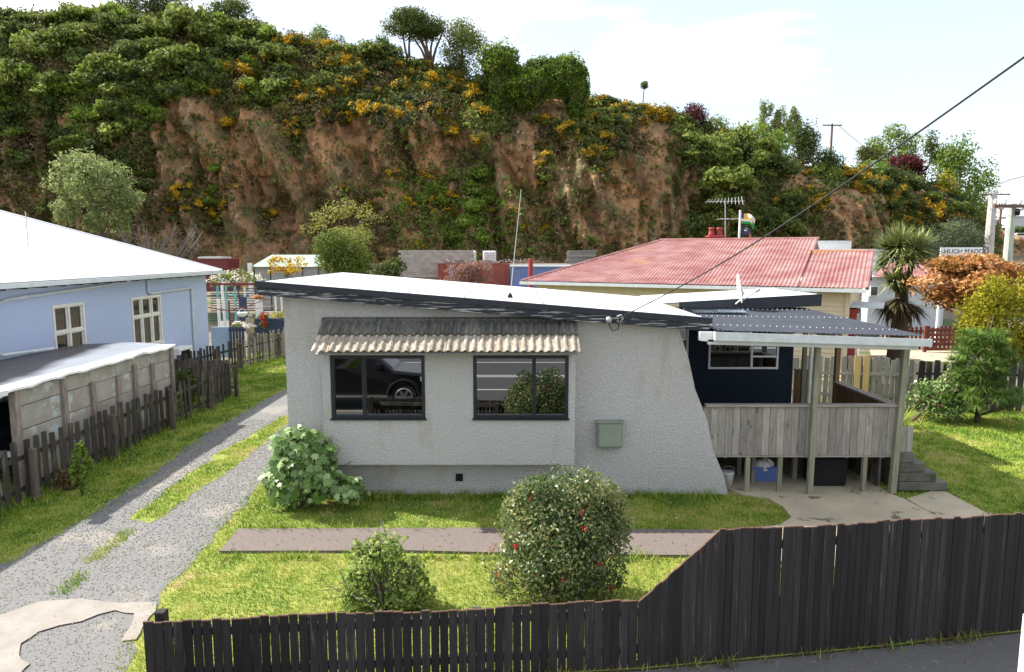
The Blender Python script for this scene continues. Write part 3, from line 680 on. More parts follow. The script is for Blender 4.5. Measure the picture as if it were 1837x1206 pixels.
# shared bush meshes
def bush_variants(name, mats, n, L, W, k=3, flowers=0, flat=1.0, cl=9, loose=.8, rough=.3):
    out = []
    for i in range(k):
        r = np.random.default_rng(100+i*7+len(name))
        c = blob_clumps((0, 0, .55), .8, .8, .55*flat, cl, r, .48, -.3)
        out.append(crown_mesh(name, c, n, L, W, mats, r, .45, rough, loose, .15, flowers))
    return out
BV = {'gorse': bush_variants('gorse_bush', [LM['olive'], LM['gorse']], 1500, .15, .07, flowers=.42, cl=12),
      'green': bush_variants('green_shrub', [LM['mid']], 1300, .18, .10), 'dark': bush_variants('dark_shrub', [LM['dark']], 1300, .17, .10),
      'bright': bush_variants('leafy_bush', [LM['bright']], 1300, .18, .10), 'grey': bush_variants('grey_shrub', [LM['grey']], 1200, .18, .07)}
BL = {'gorse': ('gorse_bush', 'orange flowering gorse bush clinging to the cliff face', 'gorse bush', 'gorse bushes in flower on the cliff'),
      'green': ('green_shrub', 'mid green leafy shrub growing on the cliff', 'shrub', 'mid green shrubs on the cliff'),
      'dark': ('dark_shrub', 'dark evergreen shrub growing on the cliff', 'shrub', 'dark shrubs on the cliff'),
      'bright': ('leafy_bush', 'bright yellow green bush growing on the cliff', 'bush', 'bright green bushes on the cliff'),
      'grey': ('grey_shrub', 'pale grey green shrub growing on the cliff', 'shrub', 'grey green shrubs on the cliff')}
def cliff_bush(kind, px, py, size, sink=.15):
    hit, nrm = on_cliff(px, py)
    if hit is None: return
    nm, lb, ct, gr = BL[kind]; s = size*hit.y/66
    p = Vector(hit) + Vector(nrm)*s*.15 - Vector((0, 0, s*.35))
    o = link(nm, random.choice(BV[kind]), None, p, (random.uniform(-.3, .3), random.uniform(-.3, .3), random.uniform(0, 6.28)), (s*random.uniform(.85, 1.2), s*random.uniform(.85, 1.2), s*random.uniform(.8, 1.15)))
    zone = next(t for lim, t in ((75, 'at the far left'), (170, 'above the feathery tree'), (262, 'above the white hip roof'), (345, 'above the bare twiggy shrub'), (440, 'above the maroon container'), (550, 'above the green roofed shed'), (690, 'above the round dark tree'), (790, 'above the grey block wall'), (915, 'above the rust red container'), (1000, 'behind the aerial mast'), (1090, 'above the timber stack'), (1230, 'left of the red chimney'), (1340, 'above the chimney and flags'), (1470, 'above the right of the red roof'), (1590, 'above the white flat building'), (9999, 'near the far maple')) if px < lim)
    f = (py-sky_px(px))/(470-sky_px(px)); hgt = 'on the brow' if f < .10 else ('just under the brow' if f < .24 else ('high on the cliff' if f < .45 else ('midway up the cliff' if f < .70 else 'low on the cliff')))
    tag(o, f"{'large' if size > 1.35 else 'small'} {lb.split(' clinging')[0].split(' growing')[0]} {hgt} {zone}", ct, gr)
def bpatch(kind, n, x0, x1, y0, y1, smin, smax):
    for i in range(n):
        for _ in range(20):
            px, py = random.uniform(x0, x1), random.uniform(y0, y1)
            if py > sky_px(px)+4 and not bare(np.array([(px, py)]))[0]: break
        else: continue
        cliff_bush(kind, px, py, random.uniform(smin, smax))
for a in [('green',14,0,460,60,250,2.0,3.2), ('dark',10,0,460,60,250,2.0,3.0), ('bright',10,0,460,50,230,1.8,2.8), ('bright',16,740,900,310,440,1.0,1.9), ('bright',10,330,420,290,420,.7,1.3), ('green',12,1230,1480,230,400,2.0,3.0), ('green',26,0,260,60,330,1.1,2.2), ('dark',22,0,260,90,400,1.1,2.2), ('bright',30,0,250,60,280,.9,1.9), ('green',22,200,560,60,210,1.2,2.4), ('dark',20,200,560,80,210,1,2), ('bright',14,250,520,80,190,.8,1.6),
          ('grey',10,190,420,110,220,.8,1.4), ('gorse',26,380,560,110,250,.7,1.5), ('gorse',22,560,700,95,220,.8,1.7), ('gorse',36,700,900,125,260,.7,1.5), ('gorse',20,960,1130,190,320,.7,1.4),
          ('gorse',16,1100,1240,175,240,.8,1.5), ('gorse',30,560,1000,240,440,.6,1.2), ('gorse',22,300,560,300,440,.5,1.1), ('gorse',14,1215,1330,230,400,.6,1.3), ('gorse',10,1400,1520,260,380,.7,1.4),
          ('gorse',14,1510,1600,300,400,.8,1.6), ('gorse',26,1590,1740,330,440,.8,1.7), ('dark',14,1240,1500,250,420,1.1,2.2), ('green',22,1240,1500,250,430,1.0,2.0), ('green',14,1000,1230,200,440,.6,1.2), ('dark',12,1040,1220,190,300,.8,1.5),
          ('grey',6,690,760,170,230,.9,1.5), ('green',16,560,1000,200,440,.6,1.2), ('bright',8,780,900,320,420,.8,1.5), ('dark',10,560,900,110,200,.9,1.7), ('green',14,60,420,230,420,.6,1.2), ('grey',7,180,420,110,180,1.0,1.7), ('bright',6,1180,1260,390,430,.7,1.1),
          ('dark',12,1520,1660,320,420,1.0,1.9), ('green',10,1600,1740,340,440,.9,1.7), ('gorse',12,590,640,70,130,.8,1.4), ('dark',12,0,300,60,180,1.2,2.4)]:
    bpatch(*a)

# continuous growth along the brow so that it meets the sky unevenly
for px in range(-20, 1780, 15):
    if 940 < px < 1050: continue
    kd = random.choice(['green', 'dark', 'green', 'bright'] if px < 480 else (['gorse', 'green', 'gorse', 'dark'] if px < 1250 else ['dark', 'green', 'dark', 'gorse']))
    cliff_bush(kd, px+random.uniform(-7, 7), sky_px(px)+random.uniform(5, 16), random.uniform(.9, 1.9) if px < 850 else random.uniform(.6, 1.3))
# ------------------------------------------------------------------ builders for buildings
def corr(name, p0, p1, q0, q1, pitch, amp, m, parent, per=6, label=None, clip=None, trap=False):
    """corrugated sheet: ribs run from edge p0-p1 to edge q0-q1"""
    p0, p1, q0, q1 = map(Vector, (p0, p1, q0, q1)); Lw = (p1-p0).length; n = max(8, int(Lw/pitch*per))
    nrm = (p1-p0).cross(q0-p0).normalized()
    if nrm.z < 0: nrm = -nrm
    mb = MB(); vs = []
    for i in range(n+1):
        t = i/n; ph = (t*Lw/pitch) % 1
        w = (max(0, min(1, (abs(ph-.5)-.28)*9+.5)) if trap else .5+.5*math.cos(2*math.pi*ph))*amp
        a = p0.lerp(p1, t)+nrm*w; b = q0.lerp(q1, t)+nrm*w; vs += [a, b, a-nrm*.004, b-nrm*.004]
    fs = []
    for i in range(n):
        k = 4*i; fs += [(k, k+1, k+5, k+4), (k+2, k+6, k+7, k+3), (k, k+4, k+6, k+2), (k+1, k+3, k+7, k+5)]
    mb.add(vs, fs)
    return mb.build(name, m, parent, label=label)
def window_xz(parent, x0, x1, z0, z1, y, fw, fm, gm, splits=(), hsplits=(), depth=.09, name='window', label=None, face=-1, proud=.015):
    """framed window in a wall facing -Y (face=-1); splits = x of mullions; hsplits = (xa,xb,z)"""
    yf = y + face*proud; yb = y - face*depth
    f = MB(); a, b = min(yf, yb), max(yf, yb)
    f.box(x0, x1, a, b, z1-fw, z1); f.box(x0, x1, a, b, z0, z0+fw); f.box(x0, x0+fw, a, b, z0+fw, z1-fw); f.box(x1-fw, x1, a, b, z0+fw, z1-fw)
    for s in splits: f.box(s-fw*.55, s+fw*.55, a+.004, b-.004, z0+fw, z1-fw)
    for xa, xb, z in hsplits: f.box(xa, xb, a+.006, b-.006, z-fw*.5, z+fw*.5)
    w = f.build(name, fm, parent, label=label)
    yg = y - face*depth*.45; xsn = [x0+fw] + [s for s in splits] + [x1-fw]
    for i in range(len(xsn)-1):
        xa = xsn[i] + (fw*.55 if i else 0); xb = xsn[i+1] - (fw*.55 if i < len(xsn)-2 else 0)
        zs = [z0+fw] + sorted(z for q0, q1, z in hsplits if q0 < (xa+xb)/2 < q1) + [z1-fw]
        for j in range(len(zs)-1):
            MB().box(xa, xb, yg-.003, yg+.003, zs[j]+(fw*.5 if j else 0), zs[j+1]-(fw*.5 if j < len(zs)-2 else 0)).build('pane', gm, w)
    return w

# ------------------------------------------------------------------ the grey stucco house
H = thing('stucco_house', 'pale grey rough stucco house with low sloping white roof and one slanted wall end', 'house', (-.5, 12.92, 0))
FY = 12.92
def rz(x): return 4.17 - .081*(x+4.7)           # top of the main roof
wall = MB()
top = lambda x: rz(x) - .10
BX0, BX1, BZ0, BZ1, BY = -3.53, 1.18, .74, 3.3, 12.5
wall.prism([(-4.33, 0), (BX0+.03, 0), (BX0+.03, top(BX0)), (-4.33, top(-4.33))], 'y', FY, FY+.2)
wall.prism([(BX0+.03, 0), (BX1-.03, 0), (BX1-.03, BZ0+.05), (BX0+.03, BZ0+.05)], 'y', FY, FY+.2)
wall.prism([(BX0+.03, BZ1-.2), (BX1-.03, BZ1-.2), (BX1-.03, top(BX1)), (BX0+.03, top(BX0))], 'y', FY, FY+.2)
xr = lambda z: 4.24 - 1.07*z/3.27
ZR = [0, .35, .9, 1.5, 2.1, 2.7, top(3.2)]
wall.prism([(BX1-.03, 0)] + [(xr(z) + (.03 if 0 < z < 3 else 0)*math.sin(z*5), z) for z in ZR] + [(BX1-.03, top(BX1))], 'y', FY, FY+.24)
wall.box(-4.33, -4.13, FY+.2, 18.7, 0, top(-4.33)-.02)
wall.box(3.0, 3.2, FY+.24, 16.5, 0, top(3.2)-.05)
wall.box(-4.13, 3.0, 18.5, 18.7, 0, 3.4)
# the window bay
wx = [(-3.37, -1.62), (-.72, 1.05)]; WZ0, WZ1 = 1.64, 2.83
wall.box(BX0, BX1, BY, BY+.12, BZ0, WZ0); wall.box(BX0, BX1, BY, BY+.12, WZ1, 3.0)
wall.box(BX0, wx[0][0], BY, BY+.12, WZ0, WZ1); wall.box(wx[0][1], wx[1][0], BY, BY+.12, WZ0, WZ1); wall.box(wx[1][1], BX1, BY, BY+.12, WZ0, WZ1)
wall.box(BX0, BX0+.1, BY+.12, FY+.02, BZ0, 3.0); wall.box(BX1-.1, BX1, BY+.12, FY+.02, BZ0, 3.0); wall.box(BX0+.1, BX1-.1, BY+.12, FY+.02, BZ0, BZ0+.1)
wall.build('wall', M['stucco'], H)
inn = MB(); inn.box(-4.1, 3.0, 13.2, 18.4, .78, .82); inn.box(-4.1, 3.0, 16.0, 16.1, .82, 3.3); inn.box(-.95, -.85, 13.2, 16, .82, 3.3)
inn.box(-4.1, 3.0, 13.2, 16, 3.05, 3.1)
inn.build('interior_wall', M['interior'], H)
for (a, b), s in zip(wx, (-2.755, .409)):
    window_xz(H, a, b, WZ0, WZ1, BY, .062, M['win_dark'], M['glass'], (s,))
mb = MB()
for (a, b) in wx: mb.box(a-.02, b+.02, BY-.045, BY-.001, WZ0-.035, WZ0-.002)
mb.build('window_sill', M['win_dark'], H)
v = MB(); v.box(-1.10, -.96, FY-.015, FY-.002, .28, .43)
for i in range(4): v.box(-1.09, -.97, FY-.022, FY-.014, .30+i*.033, .312+i*.033)
v.build('vent', M['black_plastic'], H)
# tiled awning over the bay
aw = MB(); AZ0, AZ1, AY0, AY1 = 2.94, 3.43, 12.05, 12.90
aw.prism([(12.10, 2.905), (12.14, 2.885), (FY, 2.90), (FY, 3.36)], 'x', -3.52, 1.17); aw.build('awning_frame', M['stucco'], H)
def tile_mesh(i, m):
    r = random.Random(i); n = 16; W = .3; Ln = .52; vs = []; mb = MB()
    for j, yy in enumerate((0, .5, 1)):
        for k in range(n+1):
            x = W*k/n; ph = (x/.15) % 1
            wv = .034*max(0, math.sin(math.pi*min(1, ph/.62)))**.7 if ph < .62 else -.002
            vs += [(x, -Ln*yy, wv + .018*(yy)), (x, -Ln*yy, wv + .018*yy - .016)]
    fs = []
    for j in range(2):
        for k in range(n):
            a = (j*(n+1)+k)*2; b = a+2; c = a+2*(n+1); d = c+2
            fs += [(a, b, d, c), (a+1, c+1, d+1, b+1)]
            if j == 1: fs.append((c, d, d+1, c+1))
            if j == 0: fs.append((a, a+1, b+1, b))
    for j in range(2):
        a = j*(n+1)*2; c = a+2*(n+1); fs.append((a, c, c+1, a+1)); a += 2*n; c += 2*n; fs.append((a, a+1, c+1, c))
    mb.add(vs, fs); return mb.mesh('roof_tile', m, smooth=False)
TP = [tile_mesh(i, M['tile_pale']) for i in range(2)]; TM = [tile_mesh(i, M['tile_moss']) for i in range(2)]
sl_ang = math.atan2(AZ1-AZ0, AY1-AY0)
for row in range(2):
    for i in range(16):
        x = -3.58 + i*.3
        t0 = .0 if row == 0 else .49
        y = AY1 - (AY1-AY0)*t0; z = AZ1 + .02 - (AZ1-AZ0)*t0 + (.022 if row == 0 else 0)
        link('roof_tile', random.choice(TM if row == 0 else TP), H, (x+random.uniform(-.004, .004), y, z+random.uniform(-.003, .004)), (sl_ang+random.uniform(-.01, .01), 0, random.uniform(-.006, .006)))
MB().prism([(12.80, 3.395), (12.80, 3.47), (12.86, 3.50), (FY-.004, 3.50), (FY-.004, 3.41)], 'x', -3.59, 1.225).build('ridge_flashing', M['tile_moss'], H)
# roof
RY0, RY1 = 12.66, 19.0
corr('roof', (3.62, RY0, rz(3.62)-.02), (3.62, RY1, rz(3.62)-.02), (-4.72, RY0, rz(-4.72)-.02), (-4.72, RY1, rz(-4.72)-.02), .19, .03, M['white_steel'], H, per=8, trap=True)
sc = MB()
for X in (-3.9, -2.4, -.9, .6, 2.1, 3.3):
    for j in range(32): sc.box(X-.018, X+.018, RY0+.095+j*.19, RY0+.13+j*.19, rz(X)+.008, rz(X)+.02)
sc.build('roof_screws', M['steel'], H)['kind'] = 'stuff'
for X in (-2.0, .9):
    MB().prism([(X, rz(X)+.012), (X+.05, rz(X+.05)+.012), (X+.05, rz(X+.05)+.017), (X, rz(X)+.022)], 'y', RY0+.02, RY1-.02).build('sheet_lap', M['gutter'], H)
def slab_line(name, xa, xb, zoff0, zoff1, y0, y1, m):
    mb = MB(); mb.add([(xa, y0, rz(xa)+zoff0), (xb, y0, rz(xb)+zoff0), (xb, y1, rz(xb)+zoff0), (xa, y1, rz(xa)+zoff0), (xa, y0, rz(xa)+zoff1), (xb, y0, rz(xb)+zoff1), (xb, y1, rz(xb)+zoff1), (xa, y1, rz(xa)+zoff1)],
                      [(0,3,2,1),(4,5,6,7),(0,1,5,4),(1,2,6,5),(2,3,7,6),(3,0,4,7)]); return mb.build(name, m, H)
slab_line('fascia_board', -4.70, 3.68, -.235, -.085, 12.63, 12.67, M['peeling'])
slab_line('barge_flashing', -4.74, 3.72, -.085, .022, 12.60, 12.70, M['navy_paint'])
slab_line('soffit', -4.65, 3.3, -.20, -.18, 12.68, FY-.002, M['white_paint'])
MB().box(-4.75, -4.70, 12.705, 19.0, rz(-4.7)-.2, rz(-4.7)+.02).build('side_fascia', M['navy_paint'], H)
# wing
def wz(x): return 3.50 + (x-3.5)*.057
wg = MB(); wg.prism([(3.2, .5), (6.9, .5), (6.9, wz(6.9)-.12), (3.2, wz(3.2)-.15)], 'y', 16.56, 16.7); wg.box(6.75, 6.9, 16.7, 18.9, .0, 3.5); wg.box(3.2, 6.9, 16.58, 16.7, 0, .5)
wg.build('wing_wall', M['stucco'], H)
nv = MB(); yN = 16.5
DX0, DX1, DZ1 = 3.42, 4.3, 3.02; NX0, NX1, NZ0, NZ1 = 4.80, 6.51, 1.89, 2.66
nv.box(4.3, NX0, yN, yN+.055, .5, 3.36); nv.box(NX1, 6.87, yN, yN+.055, .5, 3.36); nv.box(NX0, NX1, yN, yN+.055, .5, NZ0); nv.box(NX0, NX1, yN, yN+.055, NZ1, 3.36); nv.box(3.2, 4.3, yN, yN+.055, DZ1, 3.36)
nv.build('porch_wall', M['stucco_navy'], H)
window_xz(H, NX0, NX1, NZ0, NZ1, yN, .045, M['white_paint'], M['glass'], (5.86,), ((5.88, 6.5, 2.2),), depth=.04)
window_xz(H, DX0, DX1, .9, DZ1, yN, .05, M['white_paint'], M['glass'], (), ((3.4, 4.3, 1.75),), depth=.04, name='glazed_door')
corr('wing_roof', (3.55, 16.12, wz(3.55)), (3.55, 18.95, wz(3.55)), (7.27, 16.12, wz(7.27)), (7.27, 18.95, wz(7.27)), .19, .03, M['white_steel'], H, per=8, trap=True)
mb = MB(); mb.prism([(3.95, wz(3.95)-.2), (7.3, wz(7.3)-.25), (7.3, wz(7.3)+.035), (3.95, wz(3.95)+.035)], 'y', 16.08, 16.115); mb.build('wing_fascia', M['navy_paint'], H)
mb = MB(); mb.box(7.28, 7.32, 16.12, 18.95, wz(7.3)-.2, wz(7.3)+.035); mb.build('wing_side_fascia', M['navy_paint'], H)
mb = MB(); mb.prism([(3.45, 3.46), (3.66, 3.42), (3.66, 3.435), (3.45, 3.475)], 'y', 12.7, 19); mb.build('valley_gutter', M['steel'], H)
corr('clear_roof_strip', (4.0, 15.0, 3.40), (5.2, 15.0, 3.40), (4.0, 16.07, 3.43), (5.2, 16.07, 3.43), .08, .018, M['clear_sheet'], H)

# things on the house
mbx = thing('meter_box', 'pale green metal meter box on the grey stucco wall', 'meter box', (1.88, FY, .98))
MB().box(1.64, 2.12, FY-.17, FY-.002, .99, 1.49).build('case', M['green_box'], mbx, bevel=.012)
MB().box(1.665, 2.095, FY-.19, FY-.172, 1.02, 1.46).build('door', M['green_box'], mbx, bevel=.006)
MB().box(1.61, 2.15, FY-.21, FY-.002, 1.492, 1.51).build('lid', M['green_box'], mbx)
b = onY(915, 523, 14.0); tp = onY(935, 340, 14.0)
an = thing('aerial_mast', 'tall thin whip aerial standing on the white roof', 'aerial', (b.x, b.y, rz(b.x)))
MB().tube([(b.x, 14, rz(b.x)+.02), (tp.x, 14, tp.z)], [.011, .007], 6).build('mast', M['steel'], an)
MB().lathe((b.x, 14, rz(b.x)), [(.06, .0), (.05, .05), (.02, .10)], 8).build('base', M['black_plastic'], an)
b = onY(1322, 548, 16.07)
sd = thing('satellite_dish', 'white satellite dish on a bent bracket at the rear roof fascia', 'satellite dish', (b.x, 16.07, b.z))
c = onY(1327, 518, 15.95)
MB().tube([(b.x-.04, 16.06, b.z+.02), (b.x+.04, 15.98, b.z+.12), (b.x+.10, 15.95, b.z+.30), (c.x+.03, 15.97, c.z)], .022, 6).build('bracket', M['steel'], sd)
dm = MB(); n = 20; R = .30; ax = Vector((.96, -.22, .18)).normalized(); sx_ = ax.cross(Vector((0, 0, 1))).normalized(); sy_ = sx_.cross(ax)
vs = []
for j in range(6):
    r = R*j/5
    for k in range(n):
        t = 2*math.pi*k/n; p = Vector(c) + ax*(r*r*.55-.04) + (sx_*math.cos(t) + sy_*math.sin(t)*1.15)*(r+.001); vs.append(p)
fs = [(j*n+k, j*n+(k+1) % n, (j+1)*n+(k+1) % n, (j+1)*n+k) for j in range(5) for k in range(n)]
vs2 = [v - ax*.012 for v in vs]; dm.add(vs+vs2, fs + [tuple(i+6*n for i in f[::-1]) for f in fs])
dm.build('reflector', M['white_paint'], sd, smooth=True)
MB().tube([Vector(c)-sy_*.3, Vector(c)+ax*.38-sy_*.12], .012, 6).tube([Vector(c)+ax*.34-sy_*.13, Vector(c)+ax*.44-sy_*.08], .035, 8).build('feed_arm', M['steel'], sd)
# service cable and its fittings
ins = thing('cable_bracket', 'steel cable bracket and round insulator on the navy roof edge', 'insulator', onY(1110, 570, 12.6))
a = onY(1092, 573, 12.56); MB().lathe((a.x, a.y, a.z-.07), [(.03, 0), (.055, .02), (.062, .07), (.045, .11), (.02, .12)], 12).build('insulator', M['steel'], ins, smooth=True)
hk = onY(1112, 570, 12.5)
MB().tube([(hk.x-.03, 12.6, hk.z-.06), (hk.x, 12.54, hk.z-.1), (hk.x+.06, 12.5, hk.z-.02), (hk.x+.02, 12.48, hk.z+.05), (hk.x-.05, 12.52, hk.z+.02)], .014, 6).build('hook', M['steel'], ins)
MB().tube([(a.x, a.y, a.z-.07), (a.x+.07, a.y, a.z-.22), (a.x+.18, 12.55, a.z-.18), (hk.x, 12.52, hk.z)], .012, 6).build('loop_wire', M['cable'], ins)
far = Vector((7.2, .2, 8.35)); p = onY(1837, 103, 6.0)
st = Vector(onY(1120, 566, 12.5)); pts = []
for i in range(25):
    t = i/24
    q = st.lerp(p, min(1, t*1.0)) if t <= 1 else p
    q = st.lerp(p, t); q.z -= .16*math.sin(math.pi*t); pts.append(q)
pts += [p.lerp(p+(p-st)*.9, k/4) + Vector((0, 0, .08*k)) for k in (1, 2, 3, 4)]
tag(MB().tube(pts, [.009+.001*min(1, i/24) for i in range(len(pts))], 6).build('service_cable', M['cable']), 'thick black service cable sloping down to the house roof edge', 'cable')

# ------------------------------------------------------------------ verandah and deck
D = thing('deck_verandah', 'timber deck with silvered board railing under a slate blue corrugated roof', 'verandah', (5.8, 12.9, 0))
DY = 12.985; DX0_, DX1_ = 3.72, 7.45; DZ0, DZ1 = .78, 1.80
bm_ = [MB().box(-.069, .069, -.011, .011, 0, 1.0).mesh('rail_board', M['deck_board'], bevel=.004) for i in range(1)]
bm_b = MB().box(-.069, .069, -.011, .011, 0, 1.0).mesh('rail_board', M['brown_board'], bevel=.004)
n = 26; w_ = (DX1_-DX0_)/n
for i in range(n):
    link('rail_board', bm_[0], D, (DX0_+(i+.5)*w_, DY+random.uniform(-.004, .004), DZ0), (0, random.uniform(-.004, .004), random.uniform(-.03, .03)), ((w_-.004)/.138, 1, DZ1-DZ0-.05+random.uniform(-.008, 0)))
for i in range(17):
    y = DY+.08+i*.146
    link('rail_board', bm_b, D, (DX1_-.02, y+.07, DZ0+.05), (0, 0, math.pi/2+random.uniform(-.02, .02)), (1.02, 1, .98), label='brown rail board in the shade' if False else None)
MB().box(3.75, DX1_+.06, DY-.07, DY+.08, DZ1-.045, DZ1+.0).build('cap_rail', M['rail_cap'], D, bevel=.006)
MB().box(DX1_-.11, DX1_+.05, DY+.085, 15.4, DZ1-.042, DZ1+.003).build('cap_rail', M['rail_cap'], D, bevel=.006)
MB().box(3.7, DX1_, DY+.015, DY+.06, DZ1-.14, DZ1-.05).box(3.7, DX1_, DY+.015, DY+.06, .82, .92).build('rail_bearer', M['brown_board'], D)
MB().box(4.0, DX1_+.02, DY-.02, DY+.03, DZ0-.035, DZ0-.003).build('bottom_trim', M['rail_cap'], D)
for i in range(24):
    y = DY+.07+i*.148
    MB().box(3.25, DX1_-.05, y, y+.138, .86, .885).build('deck_board', M['old_wood'], D)
mb = MB()
for x in (4.2, 5.0, 5.8, 6.6, 7.3): mb.box(x-.025, x+.025, DY+.07, 16.45, .70, .855)
mb.build('joist', M['old_wood'], D)
def post(x, y, z0, z1, s, m, nm='post', lean=0.0, label=None):
    mb = MB(); mb.bar((x, y, z0), (x+lean, y, z1), s, s, (0, 1, 0)); return mb.build(nm, m, D, bevel=.006, label=label)
a = onz(1455, 892); t = onY(1467, 612, DY-.10)
post(a.x, DY-.11, .03, 3.12, .10, M['post_green'], lean=t.x-a.x)
a = onz(1610, 894); t = onY(1628, 622, DY-.10)
post(a.x, DY-.06, .03, 3.10, .115, M['post_green'], lean=t.x-a.x)
post(7.40, 15.35, .0, 3.2, .10, M['brown_board']); post(7.08, 16.35, .0, 3.3, .09, M['post_green'])
for px, py in ((1400, 888), (1338, 884), (1552, 888)):
    a = onz(px, py); post(a.x, DY+.03, .03, DZ0-.036, .085, M['post_green'], 'pile')
for px, py in ((1356, 872), (1431, 868), (1582, 876), (1512, 868), (1330, 860)):
    a = onz(px, py); post(a.x, a.y+.2, .0, .86, .09, M['old_wood'], 'pile')
for i in range(20):
    MB().box(7.36, 7.38, 13.3+i*.15, 13.445+i*.15, .02, .80).build('added_light_board', M['paling_grey'], D)  # boards added to keep side light out from under the deck
# roof of the verandah
VR = lambda x: 3.30 - .034*(x-3.7)
corr('roof_sheet', (3.72, 12.42, VR(3.72)+.0), (7.58, 12.42, VR(7.58)+.02), (3.66, 16.42, 3.40), (6.98, 16.42, 3.40), .09, .012, M['polycarb'], D, per=8)
sc = MB()
for yy in (13.1, 14.6, 15.9):
    f = (yy-12.42)/4.0; xa, xb = 3.72+(3.66-3.72)*f, 7.58+(6.98-7.58)*f
    for i in range(30):
        x = xa + (xb-xa)*(i+.0)/29.5; z = (VR(x)*(1-f)+3.40*f)+.028
        sc.lathe((x, yy, z), [(.010, -.01), (.009, .005), (.003, .009)], 6)
sc.build('roof_screws', M['white_paint'], D)['kind'] = 'stuff'
gt = MB()
def gz(x): return VR(x) - .015
gt.prism([(3.70, gz(3.7)-.155), (7.63, gz(7.63)-.135), (7.63, gz(7.63)+.0), (3.70, gz(3.7)+.0)], 'y', 12.30, 12.318)
gt.prism([(3.70, gz(3.7)-.155), (7.63, gz(7.63)-.135), (7.63, gz(7.63)-.12), (3.70, gz(3.7)-.14)], 'y', 12.318, 12.405)
gt.prism([(3.70, gz(3.7)-.155), (7.63, gz(7.63)-.135), (7.63, gz(7.63)-.02), (3.70, gz(3.7)-.02)], 'y', 12.405, 12.42)
gt.box(3.69, 3.70, 12.30, 12.42, gz(3.7)-.155, gz(3.7)); gt.box(7.63, 7.64, 12.30, 12.42, gz(7.7)-.135, gz(7.7))
gt.build('gutter', M['gutter'], D)
MB().prism([(3.60, gz(3.6)-.25), (7.45, gz(7.45)-.22), (7.45, gz(7.45)-.14), (3.60, gz(3.6)-.16)], 'y', 12.44, 12.50).build('beam', M['gutter'], D)
MB().prism([(3.45, gz(3.6)-.18), (3.70, gz(3.7)-.20), (3.70, gz(3.7)-.02), (3.45, gz(3.6)-.02)], 'y', 12.44, 12.56).build('gutter_stop', M['white_paint'], D)
for x in (4.4, 5.2, 6.0, 6.8):
    MB().prism([(12.51, VR(x)-.14), (16.4, 3.26), (16.4, 3.38), (12.51, VR(x)-.01)], 'x', x-.022, x+.022).build('rafter', M['white_paint'], D)
MB().tube([(7.2, 16.28, 3.25), (7.2, 16.28, .3)], .04, 8).build('downpipe', M['gutter'], D)
for i in range(3): MB().box(6.93+i*.125, 7.045+i*.125, 16.50, 16.52, .86, 1.86).build('screen_board', M['brown_board'], D)
MB().box(6.92, 7.32, 16.47, 16.56, 1.865, 1.90).build('cap_rail', M['rail_cap'], D)
# steps beside the deck
S = thing('concrete_steps', 'flight of mossy concrete steps beside the timber deck', 'steps', (7.9, 13.4, 0))
for i in range(4):
    x1 = 8.6 - i*.23
    MB().box(7.62, x1, 13.02, 14.2, .04+i*.19, .04+(i+1)*.19-.006).build('step', M['step_conc'], S, bevel=.015)
for i in range(2):
    MB().box(7.56+i*.13, 7.68+i*.13, 12.96, 12.99, .86, 1.36).build('side_board', M['deck_board'], S)
# under the deck
cr = thing('plastic_crate', 'blue plastic crate full of clutter on the concrete under the deck', 'crate', onz(1372, 868))
a = onz(1372, 870); mb = MB()
X, Y_ = a.x, a.y+.1
mb.box(X-.22, X+.28, Y_, Y_+.015, .04, .34); mb.box(X-.22, X+.28, Y_+.4, Y_+.415, .04, .34); mb.box(X-.22, X-.205, Y_+.015, Y_+.4, .04, .34); mb.box(X+.265, X+.28, Y_+.015, Y_+.4, .04, .34); mb.box(X-.205, X+.265, Y_+.015, Y_+.4, .04, .055)
mb.box(X-.24, X+.30, Y_-.02, Y_, .30, .345); mb.build('body', M['plastic_blue'], cr)
lump = MB()
for i in range(6):
    lump.lathe((X-.1+random.uniform(0, .28), Y_+.2+random.uniform(-.1, .1), .2), [(.02, 0), (.13, .06), (.15, .14), (.09, .22), (.01, .26)], 7)
lump.build('clutter', M['white_paint'], cr)
bn = thing('black_bin', 'large black plastic bin standing under the deck', 'bin', onz(1490, 872))
a = onz(1488, 876); MB().prism([(a.x-.33, .04), (a.x+.33, .04), (a.x+.36, .62), (a.x-.36, .62)], 'y', a.y, a.y+.5).build('body', M['black_plastic'], bn, bevel=.03)
MB().box(a.x-.385, a.x+.385, a.y-.03, a.y+.53, .625, .68).build('lid', M['black_plastic'], bn, bevel=.015)
a = onz(1303, 884); pt = thing('paint_pail', 'white pail tucked beside the slanted wall end', 'pail', (a.x+.12, a.y+.35, .03))
MB().lathe((a.x+.12, a.y+.35, .03), [(.10, 0), (.13, .26), (.14, .27), (.14, .29), (.12, .29)], 14).build('body', M['white_paint'], pt, smooth=True)
MB().tube([(a.x-.01, a.y+.35, .30), (a.x+.0, a.y+.33, .40), (a.x+.12, a.y+.31, .45), (a.x+.24, a.y+.33, .40), (a.x+.25, a.y+.35, .30)], .006, 5).build('handle', M['steel'], pt)

